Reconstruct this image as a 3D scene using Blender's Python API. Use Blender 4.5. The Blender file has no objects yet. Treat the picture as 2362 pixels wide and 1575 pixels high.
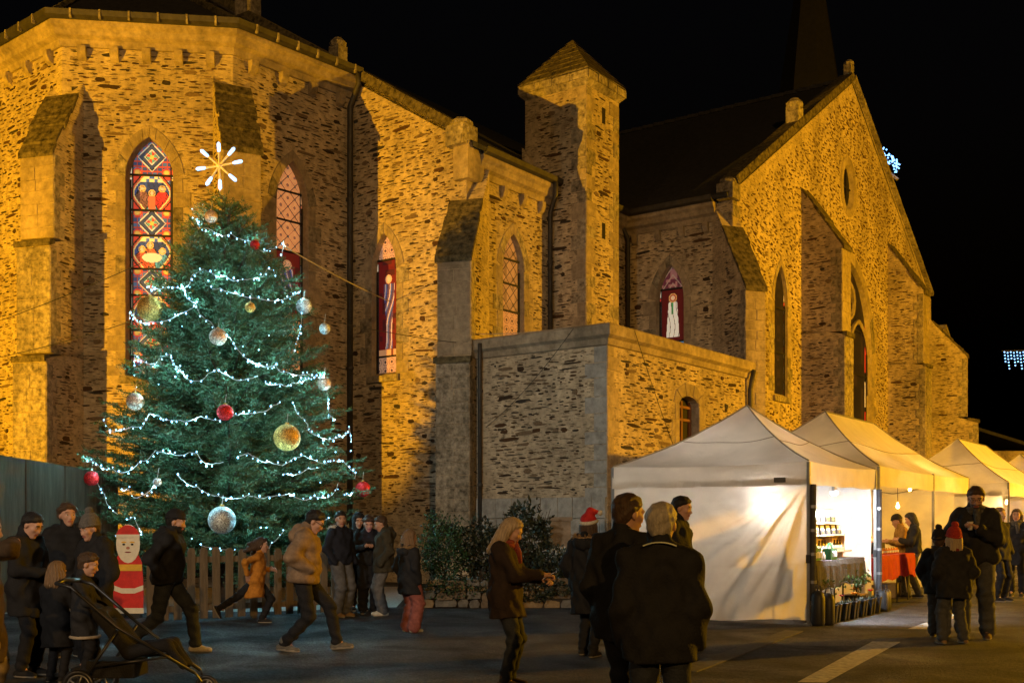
import bpy, bmesh, math, random
import numpy as np
from mathutils import Vector, Matrix
from mathutils.geometry import tessellate_polygon

random.seed(7)
RNG = np.random.default_rng(7)
SC = bpy.context.scene
COL = SC.collection
R = math.radians

# ------------------------------------------------------------------ camera
CAM_H, FPX, CX, HY = 1.5, 2560.0, 1181.0, 1200.0     # survey: level camera, horizon line, focal length
cd = bpy.data.cameras.new("camera")
cam = bpy.data.objects.new("camera", cd)
COL.objects.link(cam)
cam.location = (0, 0, CAM_H)
cam.rotation_euler = (R(90), 0, 0)
cd.sensor_width = 36.0
cd.lens = 36.0 * FPX / 2362.0
cd.shift_y = (HY - 787.5) / 2362.0
cd.clip_start = 0.1
cd.clip_end = 1000
SC.camera = cam

# ------------------------------------------------------------------ night sky
W = bpy.data.worlds.new("World")
SC.world = W
W.use_nodes = True
nt = W.node_tree
sky = nt.nodes.new("ShaderNodeTexSky")
sky.sky_type = 'NISHITA'
sky.sun_disc = False
sky.sun_elevation = R(-4.0)
sky.sun_rotation = R(200)
bgn = nt.nodes["Background"]
nt.links.new(sky.outputs[0], bgn.inputs[0])
bgn.inputs[1].default_value = 0.075

SC.view_settings.view_transform = 'Standard'
SC.view_settings.look = 'None'
SC.view_settings.exposure = 0.0
SC.view_settings.gamma = 1.0
SC.view_settings.use_curve_mapping = False
SC.render.engine = 'CYCLES'
SC.cycles.use_denoising = True
SC.cycles.max_bounces = 6
SC.cycles.diffuse_bounces = 3
SC.cycles.glossy_bounces = 3
SC.cycles.transmission_bounces = 4
SC.cycles.caustics_reflective = False
SC.cycles.caustics_refractive = False
SC.cycles.sample_clamp_indirect = 4.0

# ------------------------------------------------------------------ lamps that light the square
AMBER = (1.0, 0.455, 0.006)
def lamp(name, typ, loc, power, colour, size=0.1, target=None, angle=None, blend=0.5):
    d = bpy.data.lights.new(name, typ)
    d.energy = power
    d.color = colour
    if typ in ('POINT', 'SPOT'):
        d.shadow_soft_size = size
    if typ == 'SPOT':
        d.spot_size = R(angle)
        d.spot_blend = blend
    if typ == 'AREA':
        d.size = size
    o = bpy.data.objects.new(name, d)
    COL.objects.link(o)
    o.location = loc
    if target is not None:
        o.rotation_euler = (Vector(target) - Vector(loc)).to_track_quat('-Z', 'Y').to_euler()
    return o
# sodium floodlight low on the left, one street lamp on the right, white and far amber fill lamps added behind the camera
_az, _el = R(30.2), R(18.5)
_fl = Vector((-22.5, 5.0, 0.6))
lamp("flood_lamp", 'SPOT', _fl, 63000, AMBER, 0.12, _fl + 20 * Vector((math.sin(_az) * math.cos(_el), math.cos(_az) * math.cos(_el), math.sin(_el))), 40, 0.28)
lamp("sodium_street_lamp", 'POINT', (24.0, 22.0, 6.0), 27000, AMBER, 0.18)
lamp("square_street_lamp", 'POINT', (-14.0, -8.0, 8.0), 2300, (1.0, 0.62, 0.28), 0.2)
lamp("far_fill_lamp", 'POINT', (13.0, -60.0, 22.0), 68000, (1.0, 0.53, 0.14), 0.3)  # unseen amber fill, added to lift the shaded church walls
lamp("white_fill_lamp", 'SPOT', (-9.0, -6.0, 7.0), 6200, (1.0, 0.93, 0.80), 0.3, (-.2, 24, 1.8), 34, 1.0)  # unseen white fill spot, added to brighten the left annex wall

# ------------------------------------------------------------------ materials
MATS = {}
def _base(name):
    m = bpy.data.materials.new(name)
    m.use_nodes = True
    n = m.node_tree
    return m, n, n.nodes["Principled BSDF"]
def mat(name, col, rough=0.85, var=0.25, scale=6.0, bump=0.0, bscale=None, metal=0.0, spec=0.3, sheen=0.0,
        col2=None, detail=5.0, stretch=None):
    """Procedural surface: base colour broken by two noises, optional relief."""
    if name in MATS:
        return MATS[name]
    m, n, p = _base(name)
    L = n.links
    tc = n.nodes.new("ShaderNodeTexCoord")
    vec = tc.outputs["Object"]
    if stretch:
        mp = n.nodes.new("ShaderNodeMapping")
        mp.inputs["Scale"].default_value = stretch
        L.new(vec, mp.inputs[0])
        vec = mp.outputs[0]
    nz = n.nodes.new("ShaderNodeTexNoise")
    nz.inputs["Scale"].default_value = scale
    nz.inputs["Detail"].default_value = detail
    nz.inputs["Roughness"].default_value = 0.65
    L.new(vec, nz.inputs["Vector"])
    cr = n.nodes.new("ShaderNodeValToRGB")
    c = np.array(col[:3])
    lo = c * (1 - var)
    hi = np.minimum(c * (1 + var), 1) if col2 is None else np.array(col2[:3])
    cr.color_ramp.elements[0].position = 0.30
    cr.color_ramp.elements[0].color = (*lo, 1)
    cr.color_ramp.elements[1].position = 0.70
    cr.color_ramp.elements[1].color = (*hi, 1)
    L.new(nz.outputs[0], cr.inputs[0])
    L.new(cr.outputs[0], p.inputs["Base Color"])
    p.inputs["Roughness"].default_value = rough
    p.inputs["Metallic"].default_value = metal
    p.inputs["Specular IOR Level"].default_value = spec
    if sheen:
        p.inputs["Sheen Weight"].default_value = sheen
    if bump:
        nb = n.nodes.new("ShaderNodeTexNoise")
        nb.inputs["Scale"].default_value = bscale or scale * 4
        nb.inputs["Detail"].default_value = 4
        L.new(vec, nb.inputs["Vector"])
        b = n.nodes.new("ShaderNodeBump")
        b.inputs["Strength"].default_value = bump
        b.inputs["Distance"].default_value = 0.02
        L.new(nb.outputs[0], b.inputs["Height"])
        L.new(b.outputs[0], p.inputs["Normal"])
    MATS[name] = m
    return m
def emis(name, col, strength):
    if name in MATS:
        return MATS[name]
    m, n, p = _base(name)
    p.inputs["Base Color"].default_value = (*[min(c, 1) * 0.6 for c in col], 1)
    p.inputs["Emission Color"].default_value = (*col, 1)
    p.inputs["Emission Strength"].default_value = strength
    MATS[name] = m
    return m
def glassmat(name, strength):
    m, n, p = _base(name)
    a = n.nodes.new("ShaderNodeVertexColor")
    a.layer_name = "glass"
    n.links.new(a.outputs[0], p.inputs["Base Color"])
    n.links.new(a.outputs[0], p.inputs["Emission Color"])
    p.inputs["Emission Strength"].default_value = strength
    p.inputs["Roughness"].default_value = 0.45
    MATS[name] = m
    return m
def cloth_mat(name, col, trans=0.45, var=0.05):
    m, n, p = _base(name)
    L = n.links
    out = n.nodes["Material Output"]
    tc = n.nodes.new("ShaderNodeTexCoord")
    nz = n.nodes.new("ShaderNodeTexNoise"); nz.inputs["Scale"].default_value = 3.0; nz.inputs["Detail"].default_value = 6
    L.new(tc.outputs["Object"], nz.inputs["Vector"])
    cr = n.nodes.new("ShaderNodeValToRGB")
    c = np.array(col)
    cr.color_ramp.elements[0].color = (*(c * (1 - 2 * var)), 1); cr.color_ramp.elements[0].position = .3
    cr.color_ramp.elements[1].color = (*np.minimum(c * (1 + var), 1), 1); cr.color_ramp.elements[1].position = .7
    L.new(nz.outputs[0], cr.inputs[0])
    L.new(cr.outputs[0], p.inputs["Base Color"])
    p.inputs["Roughness"].default_value = 0.6
    nb = n.nodes.new("ShaderNodeTexNoise"); nb.inputs["Scale"].default_value = 5; nb.inputs["Detail"].default_value = 7; nb.inputs["Distortion"].default_value = 1.2
    L.new(tc.outputs["Object"], nb.inputs["Vector"])
    b = n.nodes.new("ShaderNodeBump"); b.inputs["Strength"].default_value = .55; b.inputs["Distance"].default_value = .03
    L.new(nb.outputs[0], b.inputs["Height"]); L.new(b.outputs[0], p.inputs["Normal"])
    t = n.nodes.new("ShaderNodeBsdfTranslucent")
    L.new(cr.outputs[0], t.inputs["Color"])
    mx = n.nodes.new("ShaderNodeMixShader"); mx.inputs[0].default_value = trans
    L.new(p.outputs[0], mx.inputs[1]); L.new(t.outputs[0], mx.inputs[2]); L.new(mx.outputs[0], out.inputs[0])
    MATS[name] = m
    return m

# ------------------------------------------------------------------ scene tree helpers
def worg(o):
    v = Vector((0, 0, 0))
    while o is not None:
        v += o.location
        o = o.parent
    return v
def tag(o, label, cat=None, group=None, kind=None):
    if label: o["label"] = label
    if cat: o["category"] = cat
    if group: o["group"] = group
    if kind: o["kind"] = kind
    return o
def thing(name, label, cat, loc=(0, 0, 0), rz=0.0, group=None, scale=1.0):
    o = bpy.data.objects.new(name, None)
    o.empty_display_size = 0.2
    COL.objects.link(o)
    o.location = loc
    o.rotation_euler = (0, 0, rz)
    o.scale = (scale,) * 3
    return tag(o, label, cat, group)
def mesh_obj(name, verts, faces, mats, parent=None, mi=None, smooth=False, local=False, col=None):
    """Links ONE mesh object. Coordinates are world ones unless local."""
    me = bpy.data.meshes.new(name)
    v = np.asarray(verts, dtype=float).reshape(-1, 3)
    if parent is not None and not local:
        v = v - np.array(worg(parent))
    me.from_pydata(v.tolist(), [], faces)
    if not isinstance(mats, (list, tuple)):
        mats = [mats]
    for m in mats:
        me.materials.append(m)
    if mi is not None:
        me.polygons.foreach_set("material_index", np.asarray(mi, dtype=np.int32))
    if smooth:
        me.polygons.foreach_set("use_smooth", np.ones(len(me.polygons), dtype=bool))
    if col is not None:
        ca = me.color_attributes.new("glass", 'BYTE_COLOR', 'CORNER')
        arr = np.ones((len(me.loops), 4)); k = 0
        arr[:, :3] = np.repeat(np.asarray(col), [len(f) for f in faces], axis=0)
        ca.data.foreach_set("color", arr.ravel())
    me.update()
    o = bpy.data.objects.new(name, me)
    COL.objects.link(o)
    if parent is not None:
        o.parent = parent
    return o
def inst(name, me, parent, loc, ax=None, scale=(1, 1, 1)):
    """A piece that shares mesh data; ax = 3x3 axes (columns)."""
    o = bpy.data.objects.new(name, me)
    COL.objects.link(o)
    if parent is not None:
        o.parent = parent
        loc = Vector(loc) - worg(parent)
    if ax is None:
        o.location = loc; o.scale = scale
    else:
        M = Matrix([[ax[c][r] * scale[c] for c in range(3)] + [loc[r]] for r in range(3)] + [[0, 0, 0, 1]])
        o.matrix_local = M
    return o

class MB:
    def __init__(s):
        s.v = []; s.f = []; s.m = []
    def add(s, verts, faces, mi=0):
        b = len(s.v)
        s.v += [tuple(map(float, p)) for p in verts]
        s.f += [tuple(i + b for i in f) for f in faces]
        s.m += [mi] * len(faces)
        return s
    def hexa(s, p, mi=0):                       # 8 corners: bottom loop then top loop
        return s.add(p, [(3, 2, 1, 0), (4, 5, 6, 7), (0, 1, 5, 4), (1, 2, 6, 5), (2, 3, 7, 6), (3, 0, 4, 7)], mi)
    def box(s, c, h, ax=((1, 0, 0), (0, 1, 0), (0, 0, 1)), mi=0):   # centre, half sizes, axes
        c = np.array(c, float); a = [np.array(x, float) * k for x, k in zip(ax, h)]
        q = [c + i * a[0] + j * a[1] + k * a[2] for k in (-1, 1) for i, j in ((-1, -1), (1, -1), (1, 1), (-1, 1))]
        return s.hexa(q, mi)
    def tube(s, pts, r, n=6, mi=0, cap=True):
        pts = [np.array(p, float) for p in pts]
        rs = r if isinstance(r, (list, tuple)) else [r] * len(pts)
        b = len(s.v); prev = None
        for i, p in enumerate(pts):
            t = pts[min(i + 1, len(pts) - 1)] - pts[max(i - 1, 0)]
            t = t / (np.linalg.norm(t) + 1e-9)
            if prev is None:
                u = np.cross(t, (0, 0, 1)) if abs(t[2]) < .9 else np.cross(t, (1, 0, 0))
            else:
                u = prev - t * np.dot(prev, t)
            u = u / (np.linalg.norm(u) + 1e-9); w = np.cross(t, u); prev = u
            for k in range(n):
                a = 2 * math.pi * k / n
                s.v.append(tuple(p + rs[i] * (math.cos(a) * u + math.sin(a) * w)))
        for i in range(len(pts) - 1):
            for k in range(n):
                s.f.append((b + i * n + k, b + i * n + (k + 1) % n, b + (i + 1) * n + (k + 1) % n, b + (i + 1) * n + k)); s.m.append(mi)
        if cap:
            s.f.append(tuple(b + k for k in range(n))[::-1]); s.m.append(mi)
            s.f.append(tuple(b + (len(pts) - 1) * n + k for k in range(n))); s.m.append(mi)
        return s
    def lathe(s, c, prof, n=16, mi=0):          # prof = [(r, z)...]
        b = len(s.v); c = np.array(c, float)
        for r, z in prof:
            for k in range(n):
                a = 2 * math.pi * k / n
                s.v.append((c[0] + r * math.cos(a), c[1] + r * math.sin(a), c[2] + z))
        for i in range(len(prof) - 1):
            for k in range(n):
                s.f.append((b + i * n + k, b + i * n + (k + 1) % n, b + (i + 1) * n + (k + 1) % n, b + (i + 1) * n + k)); s.m.append(mi)
        if prof[0][0] > 1e-4:
            s.f.append(tuple(b + k for k in range(n))[::-1]); s.m.append(mi)
        if prof[-1][0] > 1e-4:
            s.f.append(tuple(b + (len(prof) - 1) * n + k for k in range(n))); s.m.append(mi)
        return s
    def prism(s, poly, vec, mi=0):              # planar polygon pushed along vec
        n = len(poly); poly = [np.array(p, float) for p in poly]; vec = np.array(vec, float)
        s.add(poly + [p + vec for p in poly], [tuple(range(n))[::-1], tuple(range(n, 2 * n))] +
              [(i, (i + 1) % n, (i + 1) % n + n, i + n) for i in range(n)], mi)
        return s
    def grid(s, fn, nu, nv, mi=0):
        b = len(s.v)
        for j in range(nv + 1):
            for i in range(nu + 1):
                s.v.append(tuple(fn(i / nu, j / nv)))
        for j in range(nv):
            for i in range(nu):
                a = b + j * (nu + 1) + i
                s.f.append((a, a + 1, a + nu + 2, a + nu + 1)); s.m.append(mi)
        return s
    def build(s, name, mats, parent=None, smooth=False, local=False):
        return mesh_obj(name, s.v, s.f, mats, parent, s.m if isinstance(mats, (list, tuple)) else None, smooth, local)

def at(x, y, Y):                                # survey point (photo pixel) at distance Y -> world
    return np.array(((x - CX) / FPX * Y, Y, CAM_H + (HY - y) / FPX * Y))
def ground(x, y):                               # survey point on the ground
    Y = FPX * CAM_H / (y - HY)
    return np.array(((x - CX) / FPX * Y, Y, 0.0))
def lerp(a, b, t): return a + (b - a) * t
def ico(r=1.0, sub=1):
    bm = bmesh.new()
    bmesh.ops.create_icosphere(bm, subdivisions=sub, radius=r)
    v = [tuple(x.co) for x in bm.verts]; f = [tuple(l.index for l in p.verts) for p in bm.faces]
    bm.free()
    return v, f
# ================================================================== GROUND
M_ASPH = mat("asphalt", (0.034, 0.034, 0.036), 0.75, 0.65, 55.0, 1.0, 110.0, spec=0.4, detail=8)
M_PAINT = mat("worn_road_paint", (0.42, 0.41, 0.38), 0.75, 0.45, 14.0, 0.3, 200.0)
M_GRAVEL = mat("pale_gravel", (0.50, 0.51, 0.51), 0.9, 0.4, 25.0, 0.6, 160.0)
M_GUT = mat("gutter_concrete", (0.12, 0.115, 0.105), 0.85, 0.3, 12.0, 0.4, 120.0)

def asphalt_relief(m):
    """large worn patches, tyre polished lanes and coarse grit over the asphalt"""
    n = m.node_tree; L = n.links; p = n.nodes["Principled BSDF"]
    tc = n.nodes.new("ShaderNodeTexCoord")
    big = n.nodes.new("ShaderNodeTexNoise"); big.inputs["Scale"].default_value = .9; big.inputs["Detail"].default_value = 5; big.inputs["Distortion"].default_value = .8
    L.new(tc.outputs["Object"], big.inputs["Vector"])
    grit = n.nodes.new("ShaderNodeTexVoronoi"); grit.inputs["Scale"].default_value = 42
    L.new(tc.outputs["Object"], grit.inputs["Vector"])
    r1 = n.nodes.new("ShaderNodeMapRange"); r1.inputs[1].default_value = .3; r1.inputs[2].default_value = .7; r1.inputs[3].default_value = .30; r1.inputs[4].default_value = 2.0
    L.new(big.outputs[0], r1.inputs[0])
    sc = n.nodes.new("ShaderNodeSeparateColor"); L.new(grit.outputs["Color"], sc.inputs[0])
    r2 = n.nodes.new("ShaderNodeMapRange"); r2.inputs[3].default_value = .35; r2.inputs[4].default_value = 1.75
    L.new(sc.outputs[0], r2.inputs[0])
    mu = n.nodes.new("ShaderNodeMath"); mu.operation = 'MULTIPLY'; L.new(r1.outputs[0], mu.inputs[0]); L.new(r2.outputs[0], mu.inputs[1])
    src = p.inputs["Base Color"].links[0].from_socket
    vm = n.nodes.new("ShaderNodeVectorMath"); vm.operation = 'SCALE'; L.new(src, vm.inputs[0]); L.new(mu.outputs[0], vm.inputs["Scale"])
    L.new(vm.outputs[0], p.inputs["Base Color"])
    r3 = n.nodes.new("ShaderNodeMapRange"); r3.inputs[1].default_value = .35; r3.inputs[2].default_value = .65; r3.inputs[3].default_value = .9; r3.inputs[4].default_value = .55
    L.new(big.outputs[0], r3.inputs[0]); L.new(r3.outputs[0], p.inputs["Roughness"])
    b = n.nodes.new("ShaderNodeBump"); b.inputs["Strength"].default_value = .8; b.inputs["Distance"].default_value = .015
    L.new(grit.outputs["Distance"], b.inputs["Height"])
    old = p.inputs["Normal"].links[0].from_node
    L.new(old.outputs[0], b.inputs["Normal"]); L.new(b.outputs[0], p.inputs["Normal"])
asphalt_relief(M_ASPH)
g = MB().grid(lambda u, v: (-150 + 320 * u, -40 + 400 * v, 0.0), 8, 8).build("ground", M_ASPH)
tag(g, "dark asphalt ground of the church square", None, None, "structure")
g = MB().add([(-14, 17.2, .004), (-4.0, 18.3, .004), (-2.0, 19.2, .004), (-2.2, 25.2, .004), (-14, 24.5, .004)], [(0, 1, 2, 3, 4)]).build("gravel_bed", M_GRAVEL)
tag(g, "pale gravel ground around the foot of the tree", None, None, "structure")
def flat(name, pts, z, m, label):
    v = [tuple(ground(*p)[:2]) + (z,) for p in pts]
    return tag(MB().add(v, [tuple(range(len(v)))]).build(name, m), label, None, None, "structure")
flat("road_marking", [(1839, 1573), (1905, 1574), (2078, 1480), (2012, 1479)], .004, M_PAINT, "worn white road stripe on the asphalt in the foreground right")
flat("road_marking", [(2094, 1450), (2144, 1451), (2226, 1414), (2196, 1413)], .004, M_PAINT, "worn white road stripe on the asphalt beside the children")
a, b = ground(1580, 1548), ground(1832, 1455)
d_ = (b - a) / np.linalg.norm(b - a); n_ = np.array((-d_[1], d_[0], 0))
gm = MB()
for k in range(9):
    p, q = lerp(a, b, k / 9) + d_ * .01, lerp(a, b, (k + 1) / 9) - d_ * .01
    gm.hexa([p - n_ * .12 - (0, 0, .02), q - n_ * .12 - (0, 0, .02), q + n_ * .12 - (0, 0, .02), p + n_ * .12 - (0, 0, .02),
             p - n_ * .12 + (0, 0, .012), q - n_ * .12 + (0, 0, .012), q + n_ * .12 + (0, 0, .012), p + n_ * .12 + (0, 0, .012)])
tag(gm.build("gutter", M_GUT), "concrete gutter strip running along the asphalt to the tent", None, None, "structure")

# ================================================================== CHURCH
M_MORT = mat("lime_mortar", (0.42, 0.345, 0.245), 0.92, 0.34, 5.5, 0.8, 38.0, spec=0.15)
def weather(m, lo, hi, scale, stretch):
    """old damp stains and rain streaks: a broad noise multiplied over the stone colour"""
    n = m.node_tree; L = n.links; p = n.nodes["Principled BSDF"]
    tc = n.nodes.new("ShaderNodeTexCoord"); mp = n.nodes.new("ShaderNodeMapping"); mp.inputs["Scale"].default_value = stretch
    L.new(tc.outputs["Object"], mp.inputs[0])
    nz = n.nodes.new("ShaderNodeTexNoise"); nz.inputs["Scale"].default_value = scale; nz.inputs["Detail"].default_value = 6; nz.inputs["Distortion"].default_value = .6
    L.new(mp.outputs[0], nz.inputs["Vector"])
    r = n.nodes.new("ShaderNodeMapRange"); r.inputs[1].default_value = .32; r.inputs[2].default_value = .62; r.inputs[3].default_value = lo; r.inputs[4].default_value = hi
    L.new(nz.outputs[0], r.inputs[0])
    src = p.inputs["Base Color"].links[0].from_socket
    vm = n.nodes.new("ShaderNodeVectorMath"); vm.operation = 'SCALE'; L.new(src, vm.inputs[0]); L.new(r.outputs[0], vm.inputs["Scale"])
    L.new(vm.outputs[0], p.inputs["Base Color"])
def slivers(m):
    """the smallest schist flakes flush in the mortar, too small to tell apart"""
    n = m.node_tree; L = n.links; p = n.nodes["Principled BSDF"]
    tc = n.nodes.new("ShaderNodeTexCoord"); mp = n.nodes.new("ShaderNodeMapping"); mp.inputs["Scale"].default_value = (6.5, 6.5, 30)
    L.new(tc.outputs["Object"], mp.inputs[0])
    nz = n.nodes.new("ShaderNodeTexNoise"); nz.inputs["Scale"].default_value = 1.0; nz.inputs["Detail"].default_value = 3; nz.inputs["Roughness"].default_value = .6
    L.new(mp.outputs[0], nz.inputs["Vector"])
    r = n.nodes.new("ShaderNodeMapRange"); r.inputs[1].default_value = .54; r.inputs[2].default_value = .63; r.inputs[3].default_value = 1.0; r.inputs[4].default_value = .40
    L.new(nz.outputs[0], r.inputs[0])
    src = p.inputs["Base Color"].links[0].from_socket
    vm = n.nodes.new("ShaderNodeVectorMath"); vm.operation = 'SCALE'; L.new(src, vm.inputs[0]); L.new(r.outputs[0], vm.inputs["Scale"])
    L.new(vm.outputs[0], p.inputs["Base Color"])
weather(M_MORT, .66, 1.08, .8, (1, 1, .45)); slivers(M_MORT)
M_ST = [mat("schist_brown", (0.045, 0.030, 0.020), 0.85, 0.45, 9.0, 0.6, 40.0, spec=.15),
        mat("schist_rust", (0.075, 0.042, 0.022), 0.85, 0.45, 9.0, 0.6, 40.0, spec=.15),
        mat("schist_grey", (0.042, 0.038, 0.034), 0.85, 0.45, 9.0, 0.6, 40.0, spec=.15),
        mat("schist_tan", (0.165, 0.12, 0.078), 0.85, 0.40, 9.0, 0.6, 40.0, spec=.15)]
M_GRAN = mat("dressed_granite", (0.31, 0.255, 0.185), 0.9, 0.32, 7.0, 0.8, 40.0, spec=.15)
M_GRAN2 = mat("weathered_granite", (0.17, 0.145, 0.105), 0.9, 0.55, 9.0, 0.9, 26.0, spec=.15, col2=(0.42, 0.37, 0.29))
weather(M_GRAN, .62, 1.10, 1.1, (1, 1, .35)); weather(M_GRAN2, .55, 1.15, 1.2, (1, 1, .35))
M_MOSS = mat("mossy_slab", (0.032, 0.031, 0.018), 0.95, 0.6, 8.0, 1.0, 22.0, spec=.1, col2=(0.17, 0.145, 0.085))
M_SLATE = mat("roof_slate", (0.030, 0.030, 0.032), 0.75, 0.45, 7.0, 0.6, 18.0, spec=.25)
M_ZINC = mat("zinc", (0.055, 0.052, 0.048), 0.55, 0.3, 6.0, 0.2, 30.0, metal=.4)
M_LEAD = mat("glazing_iron", (0.018, 0.016, 0.015), 0.6, 0.2, 8.0)
M_BLACK = mat("dark_interior", (0.012, 0.011, 0.010), 0.8, 0.2, 4.0)
G_BRIGHT, G_MID, G_LOW = glassmat("stained_glass_bright", 0.62), glassmat("stained_glass_mid", 0.44), glassmat("stained_glass_low", 0.16)

class Wall:
    def __init__(s, p0, p1):
        s.o = np.array(p0, float); v = np.array(p1, float) - s.o
        s.L = float(np.linalg.norm(v)); s.d = v / s.L
        n = np.array((s.d[1], -s.d[0]))
        if np.dot(n, -s.o) < 0: n = -n
        s.n = n
    def P(s, u, z, off=0.0):
        q = s.o + s.d * u + s.n * off
        return np.array((q[0], q[1], z))
    def uv(s, x, y):                            # survey pixel -> wall coordinates
        k = (x - CX) / FPX
        u = (k * s.o[1] - s.o[0]) / (s.d[0] - k * s.d[1])
        Y = s.o[1] + s.d[1] * u
        return u, CAM_H + (HY - y) / FPX * Y
    def axes(s):
        return ((s.d[0], s.d[1], 0), (s.n[0], s.n[1], 0), (0, 0, 1))

def inside(poly, u, z):
    c = False; n = len(poly); j = n - 1
    for i in range(n):
        (xi, yi), (xj, yj) = poly[i], poly[j]
        if (yi > z) != (yj > z) and u < (xj - xi) * (z - yi) / (yj - yi + 1e-12) + xi: c = not c
        j = i
    return c
def arch(u0, u1, zs, zsp, za, n=7):             # pointed opening outline, from the left foot round to the right foot
    w = (u1 - u0) / 2; c = (u0 + u1) / 2; h = za - zsp
    Rr = (w * w + h * h) / (2 * w)
    pts = [(u0, zs)]
    a1 = math.asin(min(1, h / Rr))
    left = [(u0 + Rr - Rr * math.cos(a1 * i / n), zsp + Rr * math.sin(a1 * i / n)) for i in range(n + 1)]
    right = [(2 * c - p[0], p[1]) for p in left[::-1]][1:]
    return pts + left + right + [(u1, zs)]
def seg_arch(u0, u1, zs, zsp, za, n=8):
    c = (u0 + u1) / 2; w = (u1 - u0) / 2
    return [(u0, zs)] + [(c - w * math.cos(math.pi * i / n), zsp + (za - zsp) * math.sin(math.pi * i / n)) for i in range(n + 1)] + [(u1, zs)]

# ---- twelve rough stone shapes, 1 x 1 in the wall plane, proud by 1
STONES = []
SLIVERS = []
for k in range(12):
    n = 7; r = random.Random(k)
    an = sorted(2 * math.pi * (i + r.uniform(-.28, .28)) / n for i in range(n))
    ex = 2.0 if k % 3 == 0 else 3.2
    def sup(a):
        c, s_ = math.cos(a), math.sin(a)
        return (.5 * math.copysign(abs(c) ** (2 / ex), c), .5 * math.copysign(abs(s_) ** (2 / ex), s_))
    out = [(sup(a)[0] * r.uniform(.82, 1.05), sup(a)[1] * r.uniform(.7, 1.1)) for a in an]
    v = [(x, -1.0, y) for x, y in out] + [(x * .97, .35, y * .94) for x, y in out] + [(x * .84 + .0, r.uniform(.8, 1.1), y * .74) for x, y in out]
    f = [(i, (i + 1) % n, n + (i + 1) % n, n + i) for i in range(n)] + [(n + i, n + (i + 1) % n, 2 * n + (i + 1) % n, 2 * n + i) for i in range(n)]
    f += [(2 * n, 2 * n + i, 2 * n + i + 1) for i in range(1, n - 1)]
    mes = []
    for mm in M_ST:
        me = bpy.data.meshes.new("stone"); me.from_pydata(v, [], f); me.materials.append(mm); me.update(); mes.append(me)
    STONES.append((np.array(v), f, mes))
    m6 = n                                        # lighter version for the many small slivers
    v2 = v[:n] + v[2 * n:]
    f2 = [(i, (i + 1) % n, n + (i + 1) % n, n + i) for i in range(n)] + [tuple(range(n, 2 * n))]
    SLIVERS.append((np.array(v2), f2))
RUBBLE = {}                                      # thing -> list of (apparent size, wall part, wall, placement)
def rubble(owner, part, w, poly, holes=(), dens=1.0, kind='flat', zmin=0.0):
    us = [p[0] for p in poly]; zs = [p[1] for p in poly]
    z = max(min(zs), zmin) + .05
    while z < max(zs):
        row = random.uniform(.052, .092)
        u = min(us) + random.uniform(0, .3)
        while u < max(us):
            if kind == 'flat':
                t = random.random()
                if t < .035: ln, ht = random.uniform(.14, .28), random.uniform(.09, .15)
                elif t < .07: ln, ht = random.uniform(.36, .70), random.uniform(.06, .11)
                else: ln, ht = random.lognormvariate(-1.85, .50), random.uniform(.020, .052)
                gap = random.lognormvariate(-1.9, .75) / dens
            else:
                ln, ht = random.lognormvariate(-1.95, .45), random.uniform(.030, .085)
                gap = random.lognormvariate(-1.75, .6) / dens
            cu, cz = u + ln / 2, z + random.uniform(-.045, .045)
            ok = all(inside(poly, cu + e * (ln / 2 + .03), cz + e2 * ht * .5) for e in (-1, 1) for e2 in (-1, 1)) and \
                not any(inside(h, cu + e * ln * .5, cz + e2 * ht * .4) for h in holes for e in (-1, 0, 1) for e2 in (-1, 1))
            if ok:
                c = w.P(cu, cz)
                face = abs(np.dot(w.n, c[:2] / np.linalg.norm(c[:2])))
                vis = ln * ht * face / c[1] ** 2 * (1.0 if -0.47 < c[0] / c[1] < 0.47 and c[2] > 2.0 else .02)
                tilt = random.uniform(-.06, .06) if kind == 'flat' else random.uniform(-.45, .25)
                RUBBLE.setdefault(owner, []).append((vis, part, w, cu, cz, ln, ht, random.uniform(.010, .026), tilt,
                                                     random.randrange(12), random.choice((0, 0, 1, 2, 3, 3)) if kind == "flat" else random.choice((1, 1, 3, 3, 3))))
            u += ln + gap
        z += row
def lay_rubble(owner, limit=300):
    L = sorted(RUBBLE[owner], key=lambda s: -s[0])
    rest = {}
    for i, (vis, part, w, cu, cz, ln, ht, pr, tl, k, mi) in enumerate(L):
        ct, st = math.cos(tl), math.sin(tl)
        ax = ((w.d[0] * ct, w.d[1] * ct, st), (w.n[0], w.n[1], 0), (-w.d[0] * st, -w.d[1] * st, ct))
        if i < limit:
            inst("stone", STONES[k][2][mi], part, w.P(cu, cz), ax, (ln, pr, ht))
        else:
            rest.setdefault(part, []).append((w.P(cu, cz), ax, (ln, pr, ht), k, mi))
    for part, S in rest.items():
        V, F, MI = [], [], []
        b = 0
        for c, ax, sc, k, mi in S:
            v, f = SLIVERS[k]
            V.append(c + v @ (np.array(ax) * np.array(sc)[:, None]))
            F += [tuple(i + b for i in q) for q in f]; MI += [mi] * len(f); b += len(v)
        mesh_obj("rubble_stones", np.vstack(V), F, M_ST, part, MI)["kind"] = "stuff"

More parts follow.
